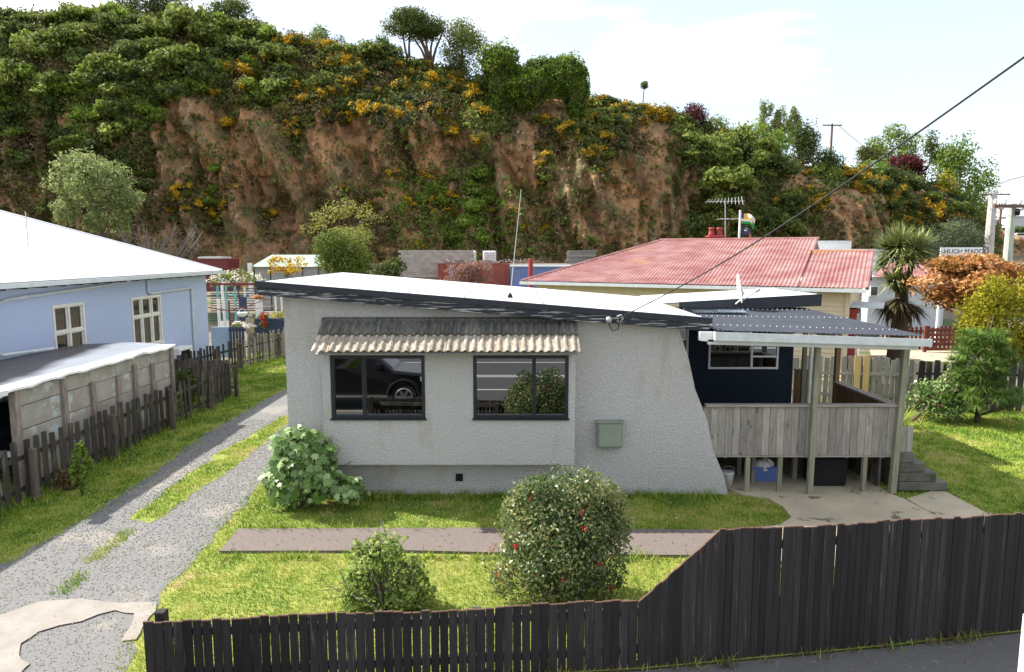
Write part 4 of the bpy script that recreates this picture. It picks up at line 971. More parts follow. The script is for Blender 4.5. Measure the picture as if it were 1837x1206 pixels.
# ------------------------------------------------------------------ front street fence
F1 = thing('plank_fence', 'long black stained plank fence along the street, low then rising to full height', 'fence', (1.4, 7.3, 0))
blk = [MB().box(-.049, .049, -.010, .010, 0, 1).mesh('plank', M['black_board'], bevel=.003) for _ in range(1)]
capm = MB().box(-.049, .049, -.011, .011, 0, .012).mesh('plank_end', M['board_top'])
x = FENCE[0][0]; i = 0; PL = []
while x < 8.6:
    y = fence_y(x); y2 = fence_y(x+.1); a = math.atan2(y2-y, .1)
    if x < 1.45: zt = .80 + .012*math.sin(x*2.2)
    elif x < 2.36: zt = .80 + (x-1.45)/.91*.77
    else: zt = 1.57 - .012*(x-2.4) + .01*math.sin(x*3)
    zt += random.uniform(-.012, .012)
    slope = .84 if 1.45 <= x < 2.36 else 0
    gap = random.random() < (.45 if x < 1 else .05)
    wd = (.098 if not gap else .091) if x < 1.4 else (.083 if not gap else .078)
    if 6.04 < x < 6.10: x += .07; continue
    off = random.uniform(-.004, .004)
    if slope:
        mb = MB(); mb.prism([(-wd/2, 0), (wd/2, 0), (wd/2, zt+slope*wd/2), (-wd/2, zt-slope*wd/2)], 'y', -.01, .01)
        link('plank', mb.mesh('plank', M['black_board']), F1, (x, y+off, 0), (0, 0, a))
        mb = MB(); mb.prism([(-wd/2, zt-slope*wd/2+.001), (wd/2, zt+slope*wd/2+.001), (wd/2, zt+slope*wd/2+.012), (-wd/2, zt-slope*wd/2+.012)], 'y', -.011, .011)
        link('plank_end', mb.mesh('plank_end', M['board_top']), F1, (x, y+off, 0), (0, 0, a))
    else:
        lean = random.uniform(-.006, .006)
        link('plank', blk[0], F1, (x, y+off, 0.0), (0, lean, a), (wd/.098, 1, zt))
        link('plank_end', capm, F1, (x+zt*lean, y+off, zt+.001), (0, lean, a), (wd/.098, 1, 1))
    x += .101 if x < 1.4 else .0845; i += 1
for z, xa, xb in ((.2, -3.85, 8.6), (.66, -3.85, 8.6), (1.35, 2.4, 8.6)):
    k = 10; mb = MB()
    for j in range(k):
        x0_ = xa+(xb-xa)*j/k; x1_ = xa+(xb-xa)*(j+1)/k; mb.bar((x0_, fence_y(x0_)+.036, z), (x1_, fence_y(x1_)+.036, z), .05, .09)
    mb.build('rail', M['paling'], F1)
for x in (-3.80, -2.2, -.4, 1.3, 2.5, 4.2, 5.9, 7.6):
    zt = (.86 if x < -3 else .74) if x < 1.4 else 1.5; MB().box(x-.055, x+.055, fence_y(x)+.07, fence_y(x)+.17, 0, zt).build('post', M['paling'], F1, bevel=.008)
# ------------------------------------------------------------------ paling fences on the left
pal = []
for i in range(5):
    r = random.Random(i); w = .075
    mb = MB(); t = r.uniform(-.02, .02); mb.prism([(-w, 0), (w, 0), (w*.98, .5), (w, 1-abs(t)), (0, 1), (-w, 1-abs(t)*.3), (-w*.97, .5)], 'y', -.009, .009); pal.append(mb)
PD = [m.mesh('paling', M['paling']) for m in pal]; PG = [m.mesh('paling', M['paling_grey']) for m in pal]; PW = [m.mesh('paling', M['old_wood']) for m in pal]
def paling_run(root, pts, spacing, h, hv, meshes, wscale=1.0, miss=.04, rails=(.25, .85), side=1, railm='paling', lean=.03):
    for (a, b) in zip(pts[:-1], pts[1:]):
        a, b = Vector((*a, 0)), Vector((*b, 0)); L = (b-a).length; ang = math.atan2(b.y-a.y, b.x-a.x); n = int(L/spacing); nv = Vector((-math.sin(ang), math.cos(ang), 0))*side
        for i in range(n):
            if random.random() < miss: continue
            p = a.lerp(b, (i+.5)/n) - nv*.012
            link('paling', random.choice(meshes), root, p, (random.uniform(-.03, .03), random.uniform(-lean, lean), ang), (wscale*random.uniform(.9, 1.08), 1, h+random.uniform(-hv, hv)))
        for z in rails:
            MB().bar(a+nv*.028+Vector((0, 0, z)), b+nv*.028+Vector((0, 0, z)), .045, .08).build('rail', M[railm], root)
def fposts(root, pts, h, m, s=.11):
    for p in pts: MB().box(p[0]-s/2, p[0]+s/2, p[1]-s/2, p[1]+s/2, 0, h+random.uniform(-.05, .05)).build('post', M[m], root, bevel=.01)
F2 = thing('paling_fence', 'dark gappy paling fence beside the gravel driveway', 'fence', (-9.25, 16, 0))
paling_run(F2, [(-9.30, 9.6), (-9.22, 22.0)], .262, 1.17, .05, PD)
fposts(F2, [(-9.12, 9.9), (-9.10, 12.6), (-9.10, 15.2), (-9.09, 17.9), (-9.08, 20.3), (-9.05, 22.05)], 1.05, 'paling_grey')
F3 = thing('brown_board_fence', 'short brown close boarded fence turning towards the blue house', 'fence', (-10.3, 22.2, 0))
for i in range(17): link('board', PG[i % 5], F3, (-9.35-i*.135, 22.22+i*.012, 0), (0, random.uniform(-.02, .02), .1), (.88, 1, 1.22+random.uniform(-.03, .03)))
for z in (.3, 1.0): MB().bar((-9.2, 22.25, z), (-11.7, 22.45, z), .045, .08).build('rail', M['paling_grey'], F3)
F4 = thing('old_picket_fence', 'leaning weathered picket fence at the rear of the driveway', 'fence', (-11, 28, 0))
paling_run(F4, [(-11.85, 23.2), (-11.2, 27.4)], .20, 1.18, .07, PD, .85)
paling_run(F4, [(-11.2, 27.4), (-10.15, 32.0)], .17, 1.25, .12, PG+PW, .7, lean=.06)
fposts(F4, [(-11.25, 25.6), (-11.0, 27.4), (-10.4, 30.2)], 1.1, 'paling_grey', .14)

# ------------------------------------------------------------------ pale blue house
B = thing('blue_house', 'pale blue stucco house with a big white hipped roof', 'house', (-16, 22, 0))
BXW = -12.3; EZ = 3.95
b = MB(); WZ = [(18.2, 19.55, 1.55, 3.32), (22.0, 23.85, 1.58, 3.28)]
ys_ = [9.0, WZ[0][0], WZ[0][1], WZ[1][0], WZ[1][1], 27.5]
for i in range(5):
    y0, y1 = ys_[i], ys_[i+1]
    if i in (1, 3):
        q = WZ[i//2]; b.box(BXW-.2, BXW, y0, y1, 0, q[2]); b.box(BXW-.2, BXW, y0, y1, q[3], EZ-.05)
    else: b.box(BXW-.2, BXW, y0, y1, 0, EZ-.05)
b.box(-24, BXW-.2, 27.3, 27.5, 0, EZ-.05); b.box(-24, BXW-.2, 9.0, 9.2, 0, EZ-.05); b.box(-24.2, -24, 9, 27.5, 0, EZ-.05)
b.build('wall', M['stucco_blue'], B)
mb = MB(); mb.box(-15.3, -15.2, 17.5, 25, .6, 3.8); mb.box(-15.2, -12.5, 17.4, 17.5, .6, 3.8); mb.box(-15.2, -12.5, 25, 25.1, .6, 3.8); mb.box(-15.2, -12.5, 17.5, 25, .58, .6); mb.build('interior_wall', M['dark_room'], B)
def window_yz(parent, x, y0, y1, z0, z1, cols, tz, fm, gm, fw=.07):
    """casement window in a wall facing +X"""
    f = MB(); a, c = x-.10, x+.03
    f.box(a, c, y0, y1, z1-fw, z1); f.box(a, c+.03, y0-.03, y1+.03, z0, z0+fw); f.box(a, c, y0, y0+fw, z0+fw, z1-fw); f.box(a, c, y1-fw, y1, z0+fw, z1-fw)
    n = len(cols)+1; ye = [y0+fw]+list(cols)+[y1-fw]
    for s in cols: f.box(a, c-.004, s-fw*.5, s+fw*.5, z0+fw, z1-fw)
    f.box(a, c-.006, y0+fw, y1-fw, tz-fw*.5, tz+fw*.5)
    w = f.build('window', fm, parent)
    for i in range(n):
        ya = ye[i]+(fw*.5 if i else 0); yb = ye[i+1]-(fw*.5 if i < n-1 else 0)
        for za, zb in ((z0+fw, tz-fw*.5), (tz+fw*.5, z1-fw)):
            s = MB(); q = .035
            s.box(x-.06, x-.02, ya, ya+q, za, zb); s.box(x-.06, x-.02, yb-q, yb, za, zb); s.box(x-.06, x-.02, ya+q, yb-q, za, za+q); s.box(x-.06, x-.02, ya+q, yb-q, zb-q, zb)
            s.build('sash', fm, w)
            MB().box(x-.05, x-.045, ya+q, yb-q, za+q, zb-q).build('pane', gm, w)
    return w
window_yz(B, BXW, *WZ[0], [18.87], 2.55, M['cream_trim'], M['glass_dim'])
w2 = window_yz(B, BXW, *WZ[1], [22.62, 23.24], 2.62, M['cream_trim'], M['glass_dim'])
M['net'] = mat('pale net curtain', (.78,.80,.82), (.55,.58,.62), 3, .9, stretch=(1,14,.3))
cu = MB()
for k in range(60):
    y0 = 22.08+k*.0283; cu.box(BXW-.17-.02*math.sin(k*1.1), BXW-.165-.02*math.sin(k*1.1), y0, y0+.0283, 1.65, 2.6)
cu.build('net_curtain', M['net'], w2)
cu = MB()
for k in range(14): cu.box(BXW-.17-.02*math.sin(k*1.3), BXW-.165-.02*math.sin(k*1.3), 18.28+k*.03, 18.31+k*.03, 1.65, 2.5)
cu.build('net_curtain', M['net'], w2)
# hipped roof with corrugations running down the slope towards the driveway
def hip_face(name, e0, e1, r0, r1, pitch, amp, m, parent, per=6):
    """ruled sheet from eave e0-e1 up to the broken top line e0-r0-r1-e1 (columns square to the eave)"""
    e0, e1, r0, r1 = map(Vector, (e0, e1, r0, r1)); ax = (e1-e0); L = ax.length; ax.normalize()
    s0 = (r0-e0).dot(ax); s1 = (r1-e0).dot(ax); up = (r0-e0) - ax*s0; nrm = ax.cross(up).normalized()
    if nrm.z < 0: nrm = -nrm
    n = int(L/pitch*per); vs, fs = [], []
    for i in range(n+1):
        s = L*i/n; t = 1.0
        if s < s0: t = s/s0
        elif s > s1: t = (L-s)/(L-s1) if L > s1 else 1
        w_ = amp*(.5+.5*math.cos(2*math.pi*s/pitch)); b0 = e0+ax*s; vs += [b0+nrm*w_, b0+up*t+nrm*w_]
    for i in range(n): fs.append((2*i, 2*i+2, 2*i+3, 2*i+1))
    return MB().add(vs, fs).build(name, m, parent, smooth=True)
EX_, hx = -11.85, 5.6; rzB = EZ+.06+hx*.405
e_far, e_near = (EX_, 28.0, EZ+.06), (EX_, 8.4, EZ+.06); r_far, r_near = (EX_-hx, 28-hx, rzB), (EX_-hx, 8.4+hx, rzB)
hip_face('roof_sheet', e_near, e_far, r_near, r_far, .076, .017, M['white_steel'], B, 5)
mb = MB(); w0 = EX_-2*hx
mb.add([e_far, (w0, 28, EZ+.06), r_far], [(0, 1, 2)]); mb.add([e_near, (w0, 8.4, EZ+.06), r_near], [(0, 2, 1)]); mb.add([(w0, 28, EZ+.06), (w0, 8.4, EZ+.06), r_near, r_far], [(0, 1, 2, 3)])
mb.build('roof_back', M['white_steel'], B)
mb = MB(); mb.tube([e_far, r_far], .06, 8).tube([r_far, r_near], .07, 8).tube([e_near, r_near], .06, 8); mb.build('ridge_cap', M['white_steel'], B)
mb = MB(); mb.box(EX_, EX_+.1, 8.4, 28.05, EZ-.07, EZ-.055); mb.box(EX_+.085, EX_+.1, 8.4, 28.05, EZ-.055, EZ+.035); mb.box(EX_, EX_+.012, 8.4, 28.05, EZ-.055, EZ+.05); mb.build('gutter', M['gutter'], B)
mb = MB(); mb.box(BXW, EX_-.01, 8.5, 27.9, EZ-.055, EZ-.035); mb.build('soffit', M['white_paint'], B)
for i in range(26): MB().box(BXW+.005, EX_-.02, 9.5+i*.72, 9.56+i*.72, EZ-.12, EZ-.058).build('eave_bracket', M['paling'], B)
mb = MB(); px_ = BXW+.06
mb.tube([(EX_+.03, 21.2, EZ-.1), (BXW+.08, 21.0, EZ-.18), (px_, 20.6, EZ-.21), (px_, 16.6, EZ-.36), (px_, 16.15, EZ-.45), (px_, 16.1, 2.35), (px_+.05, 16.15, 2.28), (px_+.3, 17.6, 2.24)], .045, 8); mb.build('downpipe', M['gutter'], B)
mb = MB(); mb.tube([(px_, 23.0, EZ-.1), (px_, 23.0, EZ-.55), (px_, 23.1, EZ-.6), (px_, 26.0, EZ-.55), (px_, 26.1, EZ-.62), (px_, 26.1, .9)], .042, 8); mb.build('downpipe', M['gutter'], B)
a = onY(118, 451, 20.0); MB().tube([(EX_-2.2, 20, 4.9), (EX_-2.2, 20, 5.9)], .014, 5).build('vent_pipe', M['steel'], B)
ac = thing('heat_pump_unit', 'white heat pump outdoor unit against the blue wall', 'heat pump', (-11.9, 24.4, .5))
MB().box(-12.2, -11.75, 23.9, 24.9, .5, 1.35).build('case', M['white_paint'], ac, bevel=.02)
g = MB()
for k in range(12): g.box(-11.748, -11.735, 24.0+k*.055, 24.03+k*.055, .6, 1.25)
g.build('grille', M['black_plastic'], ac); MB().box(-12.15, -11.8, 24, 24.1, 0, .5).box(-12.15, -11.8, 24.7, 24.8, 0, .5).build('stand', M['steel'], ac)

# ------------------------------------------------------------------ carport
K = thing('carport', 'low carport with flaking concrete panel side and flat membrane roof', 'carport', (-10.8, 16, 0))
KX = -9.62; yk = [12.95, 14.35, 15.35, 16.35, 17.1, 17.95, 19.0]
for i in range(6):
    y0, y1 = yk[i]+.07, yk[i+1]-.07; zt = 2.06
    for z0, z1 in ((.02, .62), (.635, 1.24), (1.255, 1.72), (1.735, zt)):
        d = random.uniform(-.008, .008)
        e_ = .065
        MB().box(KX-.05+d, KX+.0+d, y0-e_, y1+e_, z0, z1).build('concrete_panel', M['panel_conc'], K, bevel=.008)
for i, y in enumerate(yk):
    h = (2.1, 2.02, 1.78, 1.72, 1.9, 1.8, 2.12)[i]
    MB().box(KX-.07, KX+.075, y-.075, y+.075, 0, h).build('panel_post', M['panel_post'], K, bevel=.012)
rf = MB(); nx_, ny_ = 10, 24; vs = []
def kz(x, y): return 2.15 + .05*math.sin((x+12.3)/2.7*math.pi) + (.022*noise.noise((x*1.5, y*1.5, 4))) + max(0, (x+9.75))*.3*noise.noise((y*1.7, 3, 1))
for j in range(ny_+1):
    for i in range(nx_+1):
        x = -12.28+2.78*i/nx_; y = 12.5+6.6*j/ny_; vs.append((x, y, kz(x, y)))
fs = [(j*(nx_+1)+i, j*(nx_+1)+i+1, (j+1)*(nx_+1)+i+1, (j+1)*(nx_+1)+i) for j in range(ny_) for i in range(nx_)]
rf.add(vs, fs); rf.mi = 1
rim = [(-9.5, 12.5+6.6*j/ny_) for j in range(ny_+1)]
rf.add([(x, y, kz(x, y)) for x, y in rim] + [(x, y, kz(x, y)-.05) for x, y in rim], [(j, j+1, ny_+2+j, ny_+1+j) for j in range(ny_)])
M['membrane'] = mat('membrane with painted shade and glare', (.82,.82,.82), (.74,.74,.74), 2, .55)  # house shade and sun glare painted in as dark and white areas
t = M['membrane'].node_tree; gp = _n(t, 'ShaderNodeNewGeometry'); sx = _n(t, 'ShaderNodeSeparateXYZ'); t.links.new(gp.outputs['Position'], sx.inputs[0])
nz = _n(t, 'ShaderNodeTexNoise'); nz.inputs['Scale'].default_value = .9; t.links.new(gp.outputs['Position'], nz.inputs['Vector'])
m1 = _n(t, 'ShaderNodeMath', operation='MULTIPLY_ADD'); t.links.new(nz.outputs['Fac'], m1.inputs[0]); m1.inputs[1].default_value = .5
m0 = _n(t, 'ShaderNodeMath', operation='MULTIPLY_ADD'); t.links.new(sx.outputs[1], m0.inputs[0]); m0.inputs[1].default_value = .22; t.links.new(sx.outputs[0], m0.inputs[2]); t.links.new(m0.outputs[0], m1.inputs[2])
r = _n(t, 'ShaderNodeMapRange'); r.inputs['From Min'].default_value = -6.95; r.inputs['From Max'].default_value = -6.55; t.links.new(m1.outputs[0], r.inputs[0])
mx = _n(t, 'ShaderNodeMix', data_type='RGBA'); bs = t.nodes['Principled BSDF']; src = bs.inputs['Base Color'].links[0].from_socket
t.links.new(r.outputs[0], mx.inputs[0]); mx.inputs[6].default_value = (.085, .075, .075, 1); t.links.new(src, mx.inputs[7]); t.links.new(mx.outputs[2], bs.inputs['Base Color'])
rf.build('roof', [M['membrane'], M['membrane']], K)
a = onY(20, 712, 12.75)
MB().box(-11.9, -9.5, 12.42, 12.5, 2.02, 2.16).build('front_fascia', M['white_paint'], K, bevel=.01)
MB().bar((-9.75, 12.5, 0), (-9.78, 12.46, 2.02), .09, .09, (0, 1, 0)).build('post', M['white_paint'], K, bevel=.006)
MB().box(-9.62, -9.42, 12.2, 12.55, 2.06, 2.17).build('rainhead', M['white_paint'], K, bevel=.01)
# black car inside
CAR = thing('black_hatchback', 'shiny black hatchback parked nose out under the carport', 'car', (-10.75, 15, 0))
prof = [(-1.95, .35), (-2.0, .62), (-1.93, .82), (-1.15, .98), (-.35, 1.42), (1.2, 1.45), (1.85, 1.05), (1.95, .6), (1.9, .35)]
mb = MB(); n = len(prof); secs = [(-.84, .93), (-.80, 1.0), (.80, 1.0), (.84, .93)]
cxr, cyr = -10.72, 15.2
vs = []
for xo, s in secs:
    for (y, z) in prof: vs.append((cxr+xo*(1 if z < 1 else .86), cyr+y*(1 if s == 1 else .985), .35+(z-.35)*s))
fs = [tuple(range(n))[::-1], tuple(3*n+i for i in range(n))]
for k in range(3): fs += [(k*n+i, k*n+(i+1) % n, (k+1)*n+(i+1) % n, (k+1)*n+i) for i in range(n)]
mb.add(vs, fs); mb.build('body', M['car_black'], CAR, bevel=.03)
for sx_ in (-.84, .84):
    for yy in (-1.25, 1.25):
        mb = MB(); mb.tube([(cxr+sx_-.09, cyr+yy, .31), (cxr+sx_+.09, cyr+yy, .31)], .31, 18); mb.build('wheel', M['rubber'], CAR)
for sx_ in (-.62, .62): MB().box(cxr+sx_-.17, cxr+sx_+.17, cyr-2.01, cyr-1.93, .66, .78).build('headlight', M['lamp_glass'], CAR, bevel=.02)
em = MB(); ey = cyr-2.015; ec = (cxr+.08, ey, .74)
ring = [(ec[0]+.085*math.cos(t*math.pi/12), ey, ec[2]+.085*math.sin(t*math.pi/12)) for t in range(25)]
em.tube(ring, .009, 6, False)
for pts in ([(-.03, .075), (0, .01), (.03, .075)], [(-.078, .03), (-.04, -.065), (0, .0), (.04, -.065), (.078, .03)]): em.tube([(ec[0]+x, ey, ec[2]+z) for x, z in pts], .008, 5)
em.build('badge', M['chrome'], CAR)
MB().box(cxr-.10, cxr+.26, cyr-2.03, cyr-2.015, .42, .53).build('number_plate', M['white_paint'], CAR)
MB().prism([(cyr-1.1, 1.0), (cyr-.38, 1.39), (cyr-.36, 1.40), (cyr-1.08, 1.01)], 'x', cxr-.62, cxr+.62).build('windscreen', M['car_glass'], CAR)
# ------------------------------------------------------------------ red roofed house on the right
R = thing('red_roof_house', 'cream weatherboard house with faded red corrugated iron roof', 'house', (7, 26, 0))
eL, eR = onY(936, 503, 27.5), onY(1551, 521, 21.5); eL.z = eR.z = 3.6
rL, rR = onY(1188, 431, 30.0), onY(1463, 428, 26.6); rL.z = rR.z = 5.27
ax = (eR-eL).normalized(); per_ = Vector((-ax.y, ax.x, 0))
dpt = (rL-eL).dot(per_)
rL = eL + ax*(rL-eL).dot(ax) + per_*dpt + Vector((0, 0, 1.67)); sR = (rR-eL).dot(ax); rR = eL + ax*sR + per_*dpt + Vector((0, 0, 1.67))
Lr = (eR-eL).length; f_ = .70                                    # the right wing's lower ridge
hip_face('roof_sheet', eL, eL+ax*sR, rL, rR, .13, .034, M['red_roof'], R, 6)
q0, q1 = eL+ax*(sR+.02), eR; up = per_*dpt*f_ + Vector((0, 0, 1.67*f_))
hip_face('roof_sheet', q0, q1, q0+up, q1+up, .13, .034, M['red_roof'], R, 6)
bk = per_*dpt*2
mb = MB(); mb.add([eL, eL+bk, rL], [(0, 2, 1)]); mb.add([eL+bk, eL+bk+ax*sR, rR, rL], [(0, 3, 2, 1)]); mb.add([rR, eL+ax*sR+per_*dpt*f_+Vector((0, 0, 1.67*f_)), eL+ax*sR+bk], [(0, 1, 2)])
q2 = per_*dpt*2*f_
mb.add([q0+up, q1+up, q1+q2, q0+q2], [(0, 1, 2, 3)]); mb.build('roof_back', M['red_roof'], R)
mb = MB(); mb.tube([eL, rL], .07, 8).tube([rL-ax*.1, rR+ax*.1], .07, 8).tube([rR, q0+up], .07, 8).tube([q0+up, q1+up+ax*.1], .07, 8).tube([q1+ax*.06, q1+up+ax*.06], .06, 8); mb.build('ridge_cap', M['red_roof'], R)
def along(s, d, z): p = eL + ax*s + per_*d; return (p.x, p.y, z)
def rbox(mb, s0, s1, d0, d1, z0, z1):
    mb.add([along(s0,d0,z0), along(s1,d0,z0), along(s1,d1,z0), along(s0,d1,z0), along(s0,d0,z1), along(s1,d0,z1), along(s1,d1,z1), along(s0,d1,z1)],
           [(0,3,2,1),(4,5,6,7),(0,1,5,4),(1,2,6,5),(2,3,7,6),(3,0,4,7)])
g = MB(); rbox(g, -.05, Lr+.05, -.11, -.01, 3.47, 3.58); g.build('gutter', M['gutter'], R)
g = MB(); rbox(g, .0, Lr, 0, .45, 3.45, 3.47); g.build('soffit', M['cream_board'], R)
wb = MB(); zz = .5
while zz < 3.42:
    for (s0, s1, d0) in ((.45, Lr-.45, .45),):
        wb.add([along(s0, d0-.028, zz), along(s1, d0-.028, zz), along(s1, d0, zz+.165), along(s0, d0, zz+.165), along(s0, d0, zz), along(s1, d0, zz)], [(0, 1, 2, 3), (0, 4, 5, 1)])
        # end wall boards facing the driveway
    wb.add([along(Lr-.42, .45, zz), along(Lr-.42, dpt*2-.4, zz), along(Lr-.45, dpt*2-.4, zz+.165), along(Lr-.45, .45, zz+.165)], [(0, 1, 2, 3)])
    zz += .155
rbox(wb, .45, Lr-.46, .46, dpt*2-.4, .1, 3.44)
wb.build('weatherboard_wall', M['cream_board'], R)
g = MB(); rbox(g, Lr-.55, Lr-.41, .38, .47, .4, 3.45); g.build('corner_board', M['cream_board'], R)
# bay with red joinery on the end wall
g = MB(); rbox(g, Lr-.40, Lr-.20, .6, 2.6, .9, 2.9); g.build('bay_frame', M['red_paint'], R)
for d0 in (.75, 1.75):
    g = MB(); rbox(g, Lr-.22, Lr-.15, d0, d0+.72, 1.0, 2.75); w = g.build('window', M['white_paint'], R)
    for z0 in (1.08, 1.95):
        g = MB(); rbox(g, Lr-.17, Lr-.135, d0+.08, d0+.64, z0, z0+.72); g.build('pane', M['glass_dim'], w)
g = MB(); rbox(g, Lr-.45, Lr+.55, .5, 2.8, 2.95, 3.02); g.build('bay_roof', M['gutter'], R)
c = onY(1286, 432, 29.5); at2 = c; ch = MB()
for s in (0,): cx1 = at2.x; ch.box(cx1-.33, cx1+.33, c.y, c.y+.5, 4.4, 5.38); ch.box(cx1-.37, cx1+.37, c.y-.04, c.y+.54, 5.38, 5.46)
cb = ch.build('chimney', M['red_paint'], R, bevel=.03)
for s in (-.17, .17): MB().lathe((c.x+s, c.y+.25, 5.46), [(.15, 0), (.14, .08), (.11, .14), (.11, .25), (.13, .28), (.13, .33), (.09, .35)], 12).build('chimney_pot', M['red_paint'], cb, smooth=True)
# tv aerial and flag pole on the ridge
av = thing('tv_aerial', 'rusty television aerial on a mast above the red roof', 'aerial', onY(1301, 430, 30.5))
p0 = onY(1301, 432, 30.5); p1 = onY(1301, 362, 30.5); mb = MB(); mb.tube([p0, p1], .022, 6); mb.build('mast', M['steel'], av)
a, b_ = onY(1267, 362, 30.5), onY(1336, 361, 30.5); mb = MB(); mb.tube([a, b_], .015, 5)
for i in range(11):
    q = a.lerp(b_, (i+.3)/11); l = .22+.42*(i/11); mb.tube([q+Vector((-.14, -l*.9, -l*.3)), q+Vector((.14, l*.9, l*.3+.05))], .011, 4)
a2, b2 = onY(1291, 393, 30.5), onY(1325, 393, 30.5); mb.tube([a2, b2], .018, 5)
for i in range(4): q = a2.lerp(b2, i/3.5); mb.tube([q-Vector((0, .5, 0)), q+Vector((0, .5, 0))], .010, 4)
mb.build('elements', M['steel'], av)
fp0, fp1 = onY(1326, 432, 28.6), onY(1328, 377, 28.6)
fl = thing('flag_pole', 'white flag pole behind the red roof ridge', 'flag pole', (fp0.x, fp0.y, 0))
MB().tube([(fp0.x, fp0.y, 0), fp1], .045, 8).build('pole', M['white_paint'], fl)
def flag(name, label, c0, w_, h_, cols, droop):
    """cols: function of (u, v) -> material index"""
    nx2, ny2 = 18, 12; mb = MB(); vs = []
    for j in range(ny2+1):
        for i in range(nx2+1):
            u, v_ = i/nx2, j/ny2
            vs.append((c0.x + w_*u*.93, c0.y+.14*math.sin(u*6+v_*1.5)*u, c0.z - h_*v_ - droop*u*u - .06*math.sin(u*7+1)*u))
    fs = [(j*(nx2+1)+i, j*(nx2+1)+i+1, (j+1)*(nx2+1)+i+1, (j+1)*(nx2+1)+i) for j in range(ny2) for i in range(nx2)]
    mb.v = vs; mb.f = fs; mb.m = [cols((i+.5)/nx2, (j+.5)/ny2) for j in range(ny2) for i in range(nx2)]
    ms = [mat('flag blue', (.04,.05,.35), rough=.7), mat('flag yellow', (.75,.48,.03), rough=.7), mat('flag green', (.03,.26,.06), rough=.7), mat('flag white', (.7,.7,.72), rough=.7), mat('flag dark', (.03,.035,.06), rough=.7), mat('flag orange', (.45,.18,.06), rough=.7)]
    o = link(name, mb.mesh(name, ms, True)); return tag(o, label, 'flag')
flag('flag', 'bright blue yellow and green flag at the top of the pole', fp1+Vector((.05, 0, -.12)), .62, .42, lambda u, v: 2 if v > .72 or (u > .75 and v > .4) else (3 if (u > .5 and v < .45) or .62 < v <= .72 else (0 if u < .22 and v < .5 else 1)), .22)
flag('flag', 'dark navy flag with an orange fly hanging below the bright one', fp1+Vector((.05, 0, -.66)), .50, .34, lambda u, v: 5 if (u > .7 and v > .3) else (3 if .35 < u < .5 and .3 < v < .5 else 4), .25)

# ------------------------------------------------------------------ yards behind the houses
def at(px, py, Y): return onY(px, py, Y)
def simple(name, label, cat, mb, m, group=None, kind=None, smooth=False, bevel=0):
    return tag(mb.build(name, m, smooth=smooth, bevel=bevel), label, cat, group, kind)
def pxbox(mb, x0, x1, y0, y1, Y, dep, zb=None):
    a, b = at(x0, y0, Y), at(x1, y1, Y); mb.box(a.x, b.x, Y, Y+dep, b.z if zb is None else zb, a.z); return a, b
# terrace with its retaining wall
t_ = thing('retaining_wall', 'low concrete retaining wall behind the containers', 'wall', (3, 56.4, 1))
mb = MB(); mb.box(-12, 12, 56.3, 56.7, .8, 3.86); mb.build('wall', M['block_wall'], t_)
tag(MB().box(-12, 12, 56.7, 64, 1.0, 3.8).build('terrace', M['dirt']), 'earth terrace at the foot of the cliff', kind='structure')
bw = thing('block_wall', 'grey concrete block wall below the cliff', 'wall', (-6, 57, 1))
a, b = at(715, 449, 56.1), at(853, 480, 56.1)
BWm = [MB().box(0, .392, -.09, .09, 0, .19).mesh('block', M['block_wall'], bevel=.006)]
M['block_wall2'] = mat('grey block face', (.37,.34,.31), (.31,.285,.26), 2, .95, rand=.14); BWm[0].materials[0] = M['block_wall2']
nx_ = int((b.x-a.x)/.4)
for j in range(11):
    for i in range(nx_):
        link('block', BWm[0], bw, (a.x + (i+.5*(j % 2))*.4, 56.05+random.uniform(-.006, .006), a.z-.2*(j+1)))
mb = MB(); mb.box(a.x+.2, b.x-.2, 56.15, 56.28, .8, a.z-.03); mb.build('core', M['block_wall'], bw)
for px, lb in ((830, 'white caged plastic tank at the end of the block wall'), (866, 'white caged plastic tank standing apart right of the block wall')):
    c = at(px+12, 473, 57.0); T_ = thing('water_tank', lb, 'tank', (c.x, 57.5, 3.86), 'white caged plastic tanks'); top_ = at(px, 449, 57).z
    MB().box(c.x-.53, c.x+.53, 57.05, 58.05, 3.98, top_-.06).build('tank', M['tank'], T_, bevel=.08)
    cg = MB()
    for k in range(6):
        x = c.x-.55+k*.22; cg.bar((x, 57.0, 3.9), (x, 57.0, top_), .03, .03)
        z = 3.95+k*(top_-3.98)/5; cg.bar((c.x-.56, 56.99, z), (c.x+.56, 56.99, z), .03, .03)
    cg.build('cage', M['steel'], T_); MB().box(c.x-.56, c.x+.56, 57.0, 58.1, 3.86, 3.95).build('pallet', M['old_wood'], T_)
def container(name, label, x0, x1, ytop, Y, m, hgt=2.6, dep=2.44, logo=False):
    a, b = at(x0, ytop, Y), at(x1, ytop, Y); t = thing(name, label, 'shipping container', ((a.x+b.x)/2, Y, a.z-hgt)); z1 = a.z; z0 = z1-hgt
    mb = MB(); n = int((b.x-a.x)/.07); vs = []
    for i in range(n+1):
        x = a.x+.1+(b.x-a.x-.2)*i/n; o = .035 if (i//2) % 2 else 0; vs += [(x, Y+o, z0+.1), (x, Y+o, z1-.1)]
    mb.add(vs, [(2*i, 2*i+2, 2*i+3, 2*i+1) for i in range(n)]); mb.box(a.x+.05, b.x-.05, Y+.05, Y+dep, z0+.05, z1-.03); mb.build('side_panel', m, t)
    fr = MB()
    for x in (a.x, b.x-.12): fr.box(x, x+.12, Y-.02, Y+.1, z0, z1)
    fr.box(a.x+.12, b.x-.12, Y-.02, Y+.08, z1-.12, z1); fr.box(a.x+.12, b.x-.12, Y-.02, Y+.08, z0, z0+.14); fr.build('frame', m, t)
    return t, a, b, z0, z1
